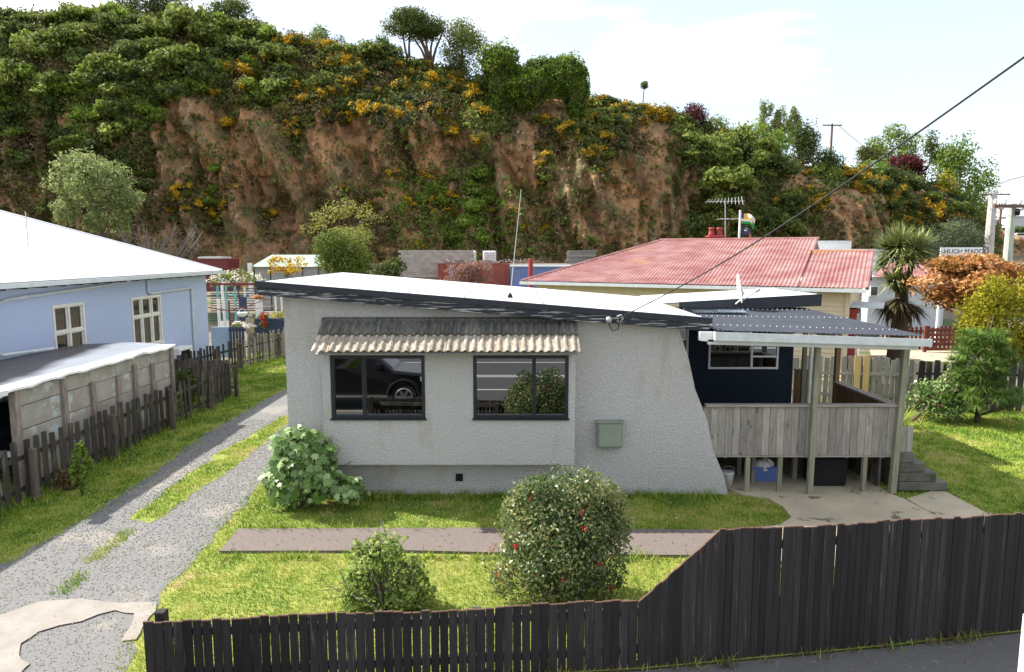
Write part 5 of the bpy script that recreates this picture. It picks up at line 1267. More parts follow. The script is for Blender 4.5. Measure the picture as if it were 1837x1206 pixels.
ct, a, b, z0, z1 = container('shipping_container', 'rust red shipping container behind the pink shrub', 785, 913, 472.5, 54.0, M['rust_red'])
MB().box(a.x+.95, a.x+1.2, 53.97, 53.98, z0+.2, z1-.2).build('blue_stripe', M['cont_blue'], ct)
def text(name, body, loc, size, m, parent=None, rz_=0.0, rx=math.pi/2):
    cu_ = bpy.data.curves.new(name, 'FONT'); cu_.body = body; cu_.size = size; cu_.extrude = .004; cu_.align_x = 'LEFT'; cu_.materials.append(m)
    o_ = bpy.data.objects.new(name, cu_); C.objects.link(o_); bpy.context.view_layer.update()
    me = bpy.data.meshes.new_from_object(o_.evaluated_get(bpy.context.evaluated_depsgraph_get())); bpy.data.objects.remove(o_)
    o = bpy.data.objects.new(name, me); C.objects.link(o); org = Vector((0, 0, 0))
    if parent is not None: o.parent = parent; org = ORG[parent.name]
    o.location = Vector(loc)-org; o.rotation_euler = (rx, 0, rz_); return o
ct2, a, b, z0, z1 = container('shipping_container', 'dull blue container box left of the red house', 916, 1060, 479, 52.0, M['cont_blue'])
MB().box(a.x-.05, b.x+.1, 51.9, 54.5, z1+.005, z1+.12).build('roof_edge', M['gutter'], ct2)
ct3, a, b, z0, z1 = container('shipping_container', 'maroon container in shade behind the blue house', 347, 408, 464, 54.0, M['maroon_metal'])
MB().box(a.x+.3, b.x-.5, 54.1, 56, z1+.005, z1+.14).build('roof_sheet', M['white_steel'], ct3)
for k in range(3): MB().box(a.x+1.2+k*.13, a.x+1.28+k*.13, 53.96, 53.965, z1-.75, z1-.63).build('stencil_mark', M['white_paint'], ct3)
jk = thing('scrap_pile', 'jumble of sticks and scrap lying on the container roof', 'scrap', at(970, 477, 53.2))
mb = MB()
for i in range(60):
    x = at(random.uniform(790, 965), 470, 55.5); mb.bar((x.x, random.uniform(54.2, 56), 3.95+random.uniform(0, .12)), (x.x+random.uniform(-.7, .7), random.uniform(54.2, 56), 3.98+random.uniform(0, .3)), .04, .04)
mb.build('sticks', M['bark_grey'], jk)['kind'] = 'stuff'
a = at(952, 498, 50); b = at(952, 465, 50)
simple('red_pole', 'short bright red steel post beyond the white roof', 'post', MB().lathe((a.x, 50, 1.3), [(.17, 0), (.17, b.z-1.3), (.15, b.z-1.28)], 12), M['red_paint'])
ts = thing('timber_stack', 'stack of grey sawn planks on the terrace left of the red roof', 'timber stack', (6.6, 57.2, 3.8))
a = at(1018, 470, 57.0); pl = MB().box(0, 2.3, -.12, .12, 0, .055).mesh('plank', M['old_wood'])
for j in range(15):
    for i in range(4): link('plank', pl, ts, (a.x+random.uniform(-.1, .14)+j*.006, 57.0+i*.27, 3.84+j*.075), (0, random.uniform(-.015, .015), random.uniform(-.02, .02)))
# green roofed shed
sh = thing('garden_shed', 'grey garden shed with pale green iron roof', 'shed', (-16.5, 45, 1))
a, b = at(456, 479, 45), at(572, 500, 45); zt = a.z
for i in range(4):
    x0 = a.x+(b.x-a.x)*i/4; MB().box(x0+.01, x0+(b.x-a.x)/4-.01, 45, 45.05, 1.0, zt).build('wall_panel', M['shed_wall'], sh)
MB().box(a.x+.05, b.x-.05, 45.06, 49, 1.0, zt).build('wall_core', M['shed_wall'], sh)
for i in range(5): x0 = a.x+(b.x-a.x)*i/4; MB().box(x0-.03, x0+.03, 44.97, 44.998, 1.0, zt).build('batten', M['paling'], sh)
rg0, rg1 = at(487, 457.5, 47), at(600, 457.5, 47)
hip_face('roof', (a.x-.15, 44.8, zt), (b.x+.3, 44.8, zt), (rg0.x, 47, rg0.z), (rg1.x, 47, rg0.z), .1, .02, M['shed_roof'], sh)
MB().box(a.x-.4, a.x-.16, 44.9, 45.1, 1.0, zt+.25).build('corner_post', M['white_paint'], sh)
# rotary clothes line
p = at(413, 590, 31); cl = thing('clothes_line', 'maroon rotary clothes line standing in the yard', 'clothes line', (p.x, 31, 0))
hub = at(414, 557, 31.0); mb = MB(); mb.tube([(p.x, 31, 0), (p.x, 31, at(413, 540, 31).z)], .04, 8); mb.build('post', M['maroon_metal'], cl)
for (px, py, dY) in ((478, 537, .8), (492, 549, -.9), (372, 551, -.3), (395, 556, 1.4)):
    e = at(px, py, 31+dY); MB().tube([hub, hub.lerp(e, .5)+Vector((0, 0, -.04)), e], .022, 6).build('arm', M['maroon_metal'], cl)
# glass and mesh aviary frames
g_ = thing('aviary', 'teal and white framed garden enclosure with wire mesh', 'aviary', (-13, 36, 0))
mb = MB()
for px in (393, 408, 424): q = at(px, 575, 36); mb.bar((q.x, 36, 0), (q.x, 36, at(px, 511, 36).z), .09, .09)
mb.build('teal_frame', M['teal'], g_)
a, b = at(409, 512, 36), at(425, 530, 36)
MB().bar((a.x, 36, a.z), (b.x, 36, a.z), .09, .09).bar((a.x, 36, b.z), (b.x, 36, b.z), .07, .07).build('teal_door', M['teal'], g_)
a, b = at(378, 510, 35.8), at(463, 510, 35.8); MB().bar((a.x, 35.8, a.z), (b.x, 35.8, b.z), .09, .12).build('top_beam', M['maroon'], g_)
mb = MB()
for px in (443, 472, 497, 508): q = at(px, 580, 36.4); mb.bar((q.x, 36.4, 0), (q.x-.05, 36.4, at(px, 526 if px > 460 else 515, 36.4).z), .08, .08)
a, b = at(470, 528, 36.4), at(512, 528, 36.4); mb.bar((a.x, 36.4, a.z), (b.x, 36.4, b.z), .07, .07); a, b = at(470, 560, 36.4), at(512, 560, 36.4); mb.bar((a.x, 36.4, a.z), (b.x, 36.4, b.z), .07, .07)
mb.build('timber_frame', M['cream_trim'], g_)
mb = MB()
for k in range(14):
    a, b = at(378, 518+k*4.4, 37), at(468, 518+k*4.4, 37); mb.bar((a.x, 37, a.z), (b.x, 37, b.z), .03, .05)
mb.build('back_slats', M['navy_plank'], g_)
a, b = at(428, 533, 35.9), at(443, 575, 35.9); MB().box(a.x, b.x, 35.9, 36.0, b.z, a.z).build('mesh_panel', M['navy_plank'], g_)
for (p0, p1, lb) in (((391, 537), (394, 580), 'upright white pole beside the clothes line'), ((398, 512), (405, 585), 'leaning white pole behind the clothes line')):
    a, b = at(*p1, 33), at(*p0, 33); simple('white_pole', lb, 'pole', MB().tube([(a.x, 33, 0), (b.x, 33, b.z)], .07, 8), M['white_paint'])
a, b = at(461, 538, 34), at(461, 580, 34); simple('white_post', 'square white garden post with an orange plant on top', 'post', MB().box(a.x-.1, a.x+.1, 34, 34.2, 0, a.z), M['white_paint'])
# garden clutter and pots
for i, (x0, x1, y0, lb) in enumerate(((458, 482, 572, 'dark planter trough with a red flower'), (482, 512, 572, 'dark planter trough of lime green plants'), (440, 455, 571, 'pale round concrete garden tub'))):
    a, b = at(x0, y0, 32.5), at(x1, y0, 32.5); t = thing('planter', lb, 'planter', ((a.x+b.x)/2, 32.7, 0)); MB().box(a.x, b.x, 32.5, 32.95, .9, a.z).build('trough', M['navy_plank'] if i < 2 else M['concrete'], t, bevel=.02)
    MB().box(a.x+.1, b.x-.1, 32.55, 32.9, 0, .898).build('stand', M['old_wood'], t)
    r = np.random.default_rng(i); cl_ = blob_clumps(((a.x+b.x)/2, 32.7, a.z+.12), (b.x-a.x)*.5, .25, .2, 6, r, .6); cl_ = [(c[0]-((a.x+b.x)/2), c[1]-32.7, c[2], *c[3:]) for c in cl_]
    o = link('plants', crown_mesh('plants', cl_, 260, .10, .06, [LM['yellow' if i == 1 else 'mid'], LM['red' if i == 0 else 'white']], r, flowers=.0 if i == 1 else .3), t, ((a.x+b.x)/2, 32.7, 0))
pk = thing('white_picket', 'low white picket fence at the back of the flower garden', 'fence', (-12, 34.5, 0))
pm = MB().box(-.05, .05, -.012, .012, 0, 1).mesh('picket', M['white_paint'])
for i in range(14): q = at(463+i*3.6, 563, 34.6); link('picket', pm, pk, (q.x, 34.6, .6), None, (1, 1, q.z-.6))
a, b = at(462, 567, 34.63), at(512, 567, 34.63); MB().bar((a.x, 34.63, a.z), (b.x, 34.63, b.z), .03, .06).build('rail', M['white_paint'], pk)
ng = thing('navy_gate', 'navy blue board gate beside the blue house', 'gate', (-13, 29.2, 0))
for i in range(5): q = at(413+i*5.6, 587, 29.2); link('board', MB().box(-.055, .055, -.012, .012, 0, 1).mesh('board', M['navy_plank']), ng, (q.x, 29.2, .2), None, (1, 1, q.z-.2))
a, b = at(410, 590, 29.23), at(441, 590, 29.23); MB().bar((a.x, 29.23, a.z-.06), (b.x, 29.23, b.z-.06), .04, .1).build('rail', M['navy_plank'], ng)
a, b = at(378, 587, 29.4), at(411, 625, 29.4); simple('white_gate_panel', 'pale board panel between the blue house and navy gate', 'panel', MB().box(a.x, b.x, 29.4, 29.5, .2, a.z), M['blue_house'])
a = at(388, 570, 33); simple('white_chair', 'white garden chair at the foot of the poles', 'chair', MB().box(a.x-.25, a.x+.25, 33.4, 33.9, .40, .46).box(a.x-.25, a.x+.25, 33.9, 33.95, .46, 1.35).box(a.x-.25, a.x-.2, 33.4, 33.45, 0, .4).box(a.x+.2, a.x+.25, 33.4, 33.45, 0, .4).box(a.x-.25, a.x-.2, 33.9, 33.95, 0, .4).box(a.x+.2, a.x+.25, 33.9, 33.95, 0, .4), M['cream_trim'])
a = at(435, 562, 31.6); simple('hanging_basket', 'white hanging basket swinging on the clothes line', 'basket', MB().lathe((a.x, 31.6, a.z-.18), [(.06, 0), (.2, .08), (.24, .2), (.22, .22), (.02, .16)], 12).tube([(a.x-.2, 31.6, a.z+.02), (a.x, 31.6, a.z+.28), (a.x+.2, 31.6, a.z+.02)], .012, 4), M['white_paint'])

# ------------------------------------------------------------------ trees and shrubs as things
def tree(name, label, cat, base, px_box, Y, leaf, n, L, W, k=12, size=.42, trunk=.16, depth=.8, group=None, seed=1, flowers=0, fl=None, low=-.5, tips=9, rough=.25, loose=.8, barkm='bark', shell=.5, topz=0.0):
    """tree whose crown spans px_box (x0,y0,x1,y1) at distance Y; base = (px, z) of the trunk foot"""
    r = np.random.default_rng(seed); x0, y0, x1, y1 = px_box; a, b = at(x0, y0, Y), at(x1, y1, Y)
    c = ((a.x+b.x)/2, Y, (a.z+b.z)/2); rx, rzz = (b.x-a.x)/2, (a.z-b.z)/2; bx = at(base[0], 0, Y).x if base[0] is not None else c[0]
    z0 = base[1]; t = thing(name, label, cat, (bx, Y, z0), group)
    cl_ = blob_clumps((c[0]-bx, 0, c[2]-z0), rx*1.1, rx*depth, rzz*1.08, k, r, size, low)
    link('crown', crown_mesh('crown', cl_, n, L, W, [LM[leaf]] + ([LM[fl]] if fl else []), r, shell, rough, loose, .15, flowers, top=topz), t, (bx, Y, z0))
    tp = [(q[0]+bx, q[1]+Y, q[2]+z0) for q in cl_[:tips]]
    limbs_mb((bx, Y, z0), (c[0], Y, c[2]-rzz*.1), trunk, tp, r).build('trunk', M[barkm], t, smooth=True)
    return t
def gz_(px, Y): return float(ground_z(at(px, 455, Y).x, Y))
def hill(px, Y): return float(np.interp(at(px, 100, Y).x, cx_, cz_))-.8
tree('feathery_tree', 'tall pale green feathery tree behind the white hip roof', 'tree', (168, gz_(168, 45)), (76, 262, 258, 445), 45, 'willow', 10000, .26, .11, 34, .25, .2, seed=4, low=-.8)
tree('round_tree', 'dense round dark green tree behind the white roof', 'tree', (618, 0), (558, 390, 682, 505), 34, 'mid', 11000, .13, .075, 22, .42, .16, seed=5, low=-.9, shell=.3)
tree('yellow_tree', 'sparse yellow green tree rising behind the round tree', 'tree', (600, 1.3), (530, 345, 700, 455), 54, 'khaki', 1700, .22, .11, 36, .18, .16, seed=6)
tree('blossom_tree', 'small bare branched tree with orange yellow blossom by the shed', 'tree', (510, 1.0), (468, 452, 562, 505), 41, 'gorse', 700, .16, .10, 18, .22, .07, seed=7, tips=18, barkm='bark_grey')
tree('pink_shrub', 'dusty pink leaved shrub before the red container', 'shrub', (845, 1.1), (795, 468, 890, 520), 47, 'pink', 3600, .17, .08, 14, .42, .06, seed=8, rough=.35)
tree('dark_bush', 'low dark green bush between round tree and block wall', 'bush', (705, .9), (672, 462, 735, 515), 44, 'dark', 2200, .2, .11, 8, .5, .07, seed=9)
tree('creamy_bush', 'creamy flowering bush behind the aviary', 'bush', (420, .5), (378, 482, 462, 520), 40, 'mid', 1800, .16, .09, 9, .45, .06, seed=10, flowers=.4, fl='white')
tree('orange_plant', 'small orange leaved plant on the garden post', 'plant', (461, at(461, 538, 34).z), (452, 526, 472, 541), 34.1, 'photinia', 160, .12, .07, 5, .5, .02, seed=11)
for (px, Y, s, lb, f) in ((437, 31.5, 22, 'pink and white flowering plants beside the picket fence', 'white'), (474, 32.2, 12, 'single tall red flower above the dark trough', 'red')):
    tree('flower_plant', lb, 'flowers', (px, 0), (px-s, 562 if f == 'red' else 575, px+s, 592), Y, 'mid', 260, .12, .07, 7, .42, .02, seed=int(px), flowers=.45, fl=f)
# bare twiggy shrub
bx = at(275, 455, 44); bs_ = thing('bare_shrub', 'wide leafless grey twiggy shrub behind the white hip roof', 'shrub', (bx.x, 44, .8)); r = np.random.default_rng(3); mb = MB()
for i in range(46):
    e = at(r.uniform(195, 365), r.uniform(398, 450), 44+r.uniform(-1.5, 1.5)); s = Vector((bx.x+r.uniform(-.6, .6), 44, .9)); m_ = s.lerp(e, .5)+Vector((0, 0, .7)); mb.tube([s, m_, e], [.04, .028, .012], 4)
    for k in range(5):
        q = m_.lerp(e, r.uniform(0, 1)); mb.tube([q, q+Vector(r.uniform(-1, 1, 3))*.8+Vector((0, 0, .2))], [.016, .006], 3)
mb.build('twigs', M['bark_grey'], bs_)

# skyline trees
T_ = [('pine_tree', 'wind shaped pine at the left brow of the cliff', 'tree', (262, 0), (190, -45, 346, 45), 74, 'dark', 5200, .34, .12, 16, .33, .28, 21),
      ('round_conifer', 'dense dark rounded conifer on the brow right of the pine', 'tree', (408, 0), (362, -12, 452, 48), 73, 'dark', 4200, .30, .12, 12, .42, .25, 22),
      ('small_conifer', 'small pointed dark conifer on the cliff top', 'tree', (466, 0), (450, 26, 484, 68), 72, 'dark', 900, .28, .12, 6, .5, .12, 23),
      ('clipped_tree', 'neat dome shaped green tree on the skyline', 'tree', (571, 0), (549, 39, 594, 88), 71.5, 'mid', 2600, .24, .12, 7, .6, .12, 24),
      ('dark_bush', 'low dark bush beside the dome shaped tree', 'bush', (528, 0), (505, 55, 552, 92), 71.5, 'dark', 1500, .26, .14, 6, .5, .1, 25),
      ('small_tree', 'small grey green tree on the skyline', 'tree', (611, 0), (596, 60, 628, 92), 71.5, 'grey', 700, .24, .1, 6, .5, .08, 26),
      ('flat_topped_tree', 'broad flat topped dark tree with several bare stems on the brow', 'tree', (770, 0), (684, 10, 808, 82), 70.5, 'dark', 9500, .28, .12, 30, .33, .26, 27),
      ('round_tree', 'green tree left of the flat topped tree', 'tree', (672, 0), (655, 55, 700, 118), 70.5, 'mid', 1800, .26, .14, 7, .5, .12, 28),
      ('leafy_tree', 'looser green tree right of the flat topped tree', 'tree', (825, 0), (782, 24, 878, 128), 70, 'mid', 5200, .26, .12, 22, .36, .15, 29),
      ('purple_tree', 'dark purple leaved tree on the brow', 'tree', (1243, 0), (1217, 181, 1270, 238), 72, 'maroon', 2400, .28, .14, 9, .45, .14, 30),
      ('green_tree', 'mid green tree right of the purple tree', 'tree', (1295, 0), (1258, 202, 1335, 290), 73, 'mid', 3600, .30, .16, 12, .42, .16, 31),
      ('lime_tree', 'rounded tree with lime green new growth', 'tree', (1370, 0), (1334, 215, 1412, 290), 76, 'bright', 4200, .30, .16, 12, .45, .16, 32),
      ('round_tree', 'dense round dark tree below the poplars', 'tree', (1436, 0), (1408, 224, 1466, 292), 79, 'dark', 3800, .30, .15, 9, .55, .16, 33),
      ('dark_bush', 'spreading dark bush by the cliff top power pole', 'bush', (1480, 0), (1450, 268, 1512, 312), 80, 'dark', 2200, .30, .15, 8, .5, .1, 34),
      ('dark_conifer', 'dark conical tree at the bend of the brow', 'tree', (1556, 0), (1535, 260, 1578, 300), 90, 'olive', 1400, .34, .15, 7, .5, .12, 35),
      ('pale_tree', 'pale spring green spreading tree on the far brow', 'tree', (1600, 0), (1548, 218, 1648, 300), 98, 'bright', 3600, .42, .2, 18, .33, .18, 36),
      ('maroon_tree', 'deep maroon leaved tree before the pale tree', 'tree', (1632, 0), (1590, 270, 1668, 316), 94, 'maroon', 2800, .38, .2, 10, .42, .15, 37),
      ('lime_bush', 'bush topped with lime green growth beside the cable', 'bush', (1562, 0), (1527, 284, 1600, 350), 88, 'bright', 3200, .34, .18, 9, .5, .12, 38),
      ('dark_tree', 'dark glossy green tree right of the lime topped bush', 'tree', (1612, 0), (1572, 305, 1650, 365), 90, 'dark', 3200, .34, .18, 10, .48, .14, 39),
      ('maple_tree', 'big light green maple at the right end of the cliff', 'tree', (1722, 0), (1655, 238, 1788, 410), 95, 'bright', 9000, .42, .22, 30, .30, .3, 40),
      ('dark_conifer', 'dark pointed conifer behind the maple', 'tree', (1682, 0), (1664, 234, 1697, 290), 103, 'dark', 1300, .42, .18, 7, .5, .14, 41),
      ('yellow_bush', 'bright yellow green bush below the maple', 'bush', (1694, 0), (1671, 314, 1720, 366), 93, 'yellow', 2000, .34, .18, 8, .5, .1, 42),
      ('feathery_bush', 'pale feathery bush at the foot of the far cliff', 'bush', (1700, 4.0), (1650, 388, 1770, 460), 80, 'grey', 4200, .34, .10, 16, .36, .1, 43)]
for (nm, lb, ct_, bs, bxp, Y, lf, n, L, W, k, sz, tr, sd_) in T_:
    if bs[1] == 0: Y += 6
    foot = at(bs[0], bxp[3], Y).z-1.2 if bs[1] == 0 else bs[1]
    if nm not in ('pine_tree', 'flat_topped_tree'): bxp = (bxp[0], bxp[1], bxp[2], bxp[3]+(bxp[3]-bxp[1])*.22)
    tree(nm, lb, ct_, (bs[0], foot), bxp, Y, lf, int(n*1.25), L, W, k+4, sz*1.05, tr, .8, seed=sd_, low=-.95 if nm not in ('pine_tree', 'flat_topped_tree') else -.5)
# bare stems of the flat topped tree, seen against the sky
ft = [o for o in bpy.data.objects if o.name.startswith('flat_topped_tree')][0]; r = np.random.default_rng(77); mb = MB()
for (fx, ex, ey) in ((770, 745, 55), (770, 760, 48), (772, 780, 50), (774, 795, 55), (735, 722, 60), (735, 735, 52), (768, 735, 58)):
    s, e = at(fx, 118, 76.5), at(ex, ey, 76.5); m_ = s.lerp(e, .45) + Vector((r.uniform(-.3, .3), 0, .1)); mb.tube([s, s.lerp(m_, .5), m_, e], [.22, .16, .13, .07], 6)
mb.build('stem', M['bark'], ft, smooth=True)
for i, (x, y0, y1, lb) in enumerate(((1374, 177, 250, 'tallest poplar, leftmost of the three slim poplars'), (1399, 186, 250, 'middle poplar of the three slim poplars'), (1424, 188, 245, 'right hand poplar of the three slim poplars'))):
    tree('poplar_tree', lb, 'tree', (x, at(x, 268, 93).z), (x-13, y0, x+13, y1+14), 93, 'willow', 1700, .34, .14, 18, .36, .10, .9, 'slim poplars on the skyline', seed=50+i)
# creeper smothered mounds on the brow
def mound(label, parts, Y, n, seed):
    r = np.random.default_rng(seed); cl_ = []
    for (x0, y0, x1, y1) in parts:
        a, b = at(x0, y0, Y), at(x1, y1, Y); cl_.append(((a.x+b.x)/2, Y+r.uniform(-.6, .6), (a.z+b.z)/2, (b.x-a.x)/2, (b.x-a.x)*.45, (a.z-b.z)/2))
    o = Vector((cl_[0][0], Y, min(c[2]-c[5] for c in cl_))); cl_ = [(c[0]-o.x, c[1]-o.y, c[2]-o.z, *c[3:]) for c in cl_]
    t = thing('creeper_mound', label, 'creeper', o)
    sm = list(cl_)
    for c in cl_:
        for i in range(16):
            d = rsph(1, r)[0]; q = r.uniform(.16, .34); sm.append((c[0]+d[0]*c[3]*.85, c[1]+d[1]*c[4]*.85, c[2]+d[2]*c[5]*.85, c[3]*q, c[4]*q, c[5]*q*1.2))
    link('leaves', crown_mesh('leaves', sm, int(n*1.7), .27, .13, [LM['ivy']], r, .25, .22, 1.1, .7), t, o)
    link('inner_growth', crown_mesh('inner_growth', [(c[0], c[1], c[2], c[3]*.84, c[4]*.84, c[5]*.84) for c in cl_], n//2, .5, .35, [LM['dark']], r, .25, .05, .5), t, o)
mound('tall creeper covered mound hanging over the cliff brow', [(858, 78, 930, 150), (868, 110, 940, 190), (905, 120, 948, 180), (870, 160, 925, 215)], 72.5, 9000, 61)
mound('wide creeper covered overhang above the bare clay band', [(935, 104, 1010, 160), (985, 98, 1052, 165), (1010, 120, 1058, 210), (915, 128, 1000, 185), (960, 115, 1040, 168), (925, 160, 965, 195)], 71.5, 13000, 62)
# little mop headed cabbage tree on the skyline
a, b = at(1152, 200, 77), at(1156, 153, 77); mp = thing('mop_tree', 'tiny mop headed tree on a thin trunk against the sky', 'tree', (a.x, 77, a.z))
MB().tube([a, b], [.07, .05], 6).build('trunk', M['bark'], mp)
r = np.random.default_rng(5); link('crown', crown_mesh('crown', [(b.x-a.x, 0, b.z-a.z, .42, .42, .42)], 420, .4, .06, [LM['dark']], r, .8, .1, 1.5), mp, a)
# power poles
def pole(name, label, px, ytop, zb, Y, r0, m, arms=(), group=None):
    p = at(px, ytop, Y); t = thing(name, label, 'power pole', (p.x, Y, zb), group); MB().tube([(p.x, Y, zb), (p.x, Y, p.z)], [r0*1.25, r0], 10).build('pole', m, t)
    for (xa, xb, yy) in arms:
        a, b = at(xa, yy, Y-.2), at(xb, yy, Y-.2); ar = MB().bar(a, b, .12, .14).build('crossarm', M['wood_pole'], t)
        k = MB()
        for f in (.04, .3, .7, .96): q = a.lerp(b, f); k.lathe((q.x, q.y, q.z+.07), [(.03, 0), (.07, .06), (.06, .2), (.02, .24)], 6)
        k.build('insulators', M['gutter'], ar)
    return t, p
pole('power_pole', 'thin timber power pole standing on the cliff brow', 1493, 222, hill(1493, 88)-1, 90, .13, M['wood_pole'], ((1476, 1510, 225),))
t, p = pole('lamp_pole', 'tall concrete pole carrying a curved street lamp', 1782, 346, 4.5, 78, .42, M['concrete_pole'], ((1760, 1812, 349),))
pts = [at(1786, 346, 78), at(1787, 338, 78), at(1794, 330, 78), at(1810, 323, 78), at(1838, 316, 78), at(1846, 314, 78)]
MB().tube(pts, .07, 6).build('lamp_arm', M['steel'], t); q = pts[-1]; MB().box(q.x-.1, q.x+.9, 77.8, 78.2, q.z-.1, q.z+.12).build('lamp_head', M['steel'], t, bevel=.04)
t, p = pole('mint_pole', 'thick pale green weathered pole behind the orange shrub', 1816, 366, 0, 30, .17, M['mint_pole'], ((1782, 1850, 370),))
a = at(1819, 382, 29.7); MB().lathe((a.x+.15, 29.7, a.z-.12), [(.08, 0), (.1, .08), (.1, .25), (.05, .3)], 8).build('fuse_box', M['black_plastic'], t); MB().bar((p.x, 29.75, a.z), at(1850, 366, 29.75), .05, .05).build('brace', M['steel'], t)
for i, (px, yt, Y, lb) in enumerate(((1763, 366, 120, 'leftmost of the far brown poles by the maple'), (1772, 366, 116, 'thicker far brown pole beside the lamp pole'), (1796, 374, 105, 'slender brown pole right of the lamp pole'))):
    pole('timber_pole', lb, px, yt, 5.0, Y, .16, M['wood_pole'], ((px-5, px+5, yt+1),), 'far brown timber poles')
def wire(label, a, b, sag, r=.02):
    tag(MB().tube([a.lerp(b, i/14) - Vector((0, 0, sag*4*(i/14)*(1-i/14))) for i in range(15)], r, 4).build('overhead_wire', M['cable']), label, 'wire')
wire('upper thin wire crossing the bushes of the far cliff', at(1505, 226, 90), at(1766, 376, 80), 1.2, .03)
wire('lower thin wire crossing the bushes of the far cliff', at(1560, 318, 84), at(1762, 400, 80), .8, .025)
wire('wire running from mint pole to the lamp pole', at(1790, 371, 30), at(1776, 372, 78), .3, .015)
wire('wire sloping from the mint pole out of the picture', at(1820, 378, 29.7), at(1860, 362, 22), .1, .012)
# far street at the right: road, houses, hedge and car
Yr = 150
a, b = at(1730, 441, Yr), at(1900, 437, Yr)
tag(MB().add([(70, 70, float(ground_z(70, 70))+.06), (100, 70, float(ground_z(100, 70))+.06), (150, Yr, float(ground_z(150, Yr))+.08), (98, Yr, float(ground_z(98, Yr))+.08)], [(0, 1, 2, 3)]).build('far_road', M['road']), 'grey road climbing at the far right', kind='structure')
def far_house(label, x0, x1, yt, ye, yb, Y, wm, rm, wins):
    t = thing('far_house', label, 'house', at((x0+x1)/2, yb, Y)); mb = MB(); a, b = pxbox(mb, x0, x1, ye, yb, Y, 9); mb.build('wall', wm, t)
    c = at(x0, yt, Y+4.5); mb = MB(); mb.prism([(Y-.5, a.z), (Y+9.5, a.z), (Y+4.5, c.z)], 'x', a.x-.5, b.x+.5); mb.build('roof', rm, t)
    for (wx0, wx1, wy0, wy1) in wins:
        mb = MB(); pxbox(mb, wx0, wx1, wy0, wy1, Y-.06, .05); w = mb.build('window', M['white_paint'], t)
        mb = MB(); pxbox(mb, wx0+1, wx1-1, wy0+1, wy1-1, Y-.09, .02); mb.build('pane', M['car_black'], w)
    return t
far_house('blue grey house with pale roof behind the far hedge', 1744, 1816, 384, 394, 425, 165, M['blue_house'], M['white_steel'], [(1788, 1794, 396, 408), (1796, 1802, 396, 408), (1804, 1809, 396, 408)])
far_house('pale grey gabled building at the far right edge', 1820, 1870, 382, 388, 415, 160, M['grey_house'], M['gutter'], [(1840, 1848, 394, 404)])
tree('far_hedge', 'dark clipped hedge along the far road', 'hedge', (1805, at(1805, 432, 152).z), (1752, 407, 1862, 434), 152, 'dark', 2600, .9, .5, 12, .4, .1, seed=70)
tree('far_shrub', 'round dark red shrub on the far hedge line', 'shrub', (1829, at(1829, 418, 150).z), (1819, 400, 1840, 420), 150, 'maroon', 500, .7, .4, 5, .5, .1, seed=71)
def far_car(name, label, px, py, Y, m, L_=4.4):
    p = at(px, py, Y); t = thing(name, label, 'car', p); x, z = p.x, p.z; s = 1
    MB().prism([(x-L_/2, z+.35), (x+L_/2, z+.35), (x+L_/2, z+.85), (x+L_*.38, z+.95), (x+L_*.25, z+1.5), (x-L_*.38, z+1.5), (x-L_*.5, z+.95)], 'y', Y-.85, Y+.85).build('body', m, t, bevel=.08)
    MB().prism([(x-L_*.36, z+1.0), (x+L_*.30, z+1.0), (x+L_*.22, z+1.42), (x-L_*.32, z+1.42)], 'y', Y-.87, Y-.855).build('windows', M['car_black'], t)
    for wx_ in (-1.35, 1.35):
        for yy in (-.8, .62): MB().tube([(x+wx_, Y+yy, z+.33), (x+wx_, Y+yy+.2, z+.33)], .33, 12).build('wheel', M['rubber'], t)
far_car('white_wagon', 'white station wagon on the far road', 1832, 431, 148, M['car_white'])
far_car('pale_car', 'small pale car behind the foot of the lamp pole', 1786, 434, 140, M['car_white'], 3.8)

# ------------------------------------------------------------------ middle ground on the right
wb_ = thing('white_building', 'long white flat fronted building behind the red house', 'building', at(1530, 455, 48))
mb = MB(); pxbox(mb, 1464, 1524, 434, 500, 52, 8, zb=1); mb.build('wall', M['white_steel'], wb_)
mb = MB(); pxbox(mb, 1462, 1526, 432, 434.5, 51.9, 8.2); mb.build('parapet', M['gutter'], wb_)
mb = MB(); pxbox(mb, 1470, 1612, 447, 520, 44, 7, zb=.8); mb.build('lower_wall', M['white_paint'], wb_)
hw = thing('weatherboard_cottage', 'pale cottage with red tin roof behind the cabbage tree', 'house', at(1600, 560, 38))
mb = MB(); pxbox(mb, 1560, 1690, 497, 590, 40, 6, zb=0); mb.build('wall', M['grey_house'], hw)
a, b = at(1565, 497, 39.5), at(1700, 497, 39.5); c0, c1 = at(1590, 470, 43), at(1700, 470, 43)
hip_face('roof', a, b, Vector((c0.x, 43, c0.z)), Vector((c1.x, 43, c0.z)), .14, .025, M['red_roof'], hw, 5)
mb = MB(); pxbox(mb, 1640, 1688, 470, 477, 47, .4); mb.build('fascia', M['red_paint'], hw); mb = MB(); pxbox(mb, 1622, 1690, 477, 500, 47.5, 3); mb.build('rear_wall', M['white_paint'], hw)
mb = MB(); pxbox(mb, 1562, 1576, 513, 532, 39.9, .08); w = mb.build('window', M['white_paint'], hw); mb = MB(); pxbox(mb, 1564, 1574, 515, 530, 39.84, .05); mb.build('pane', M['glass_dim'], w)
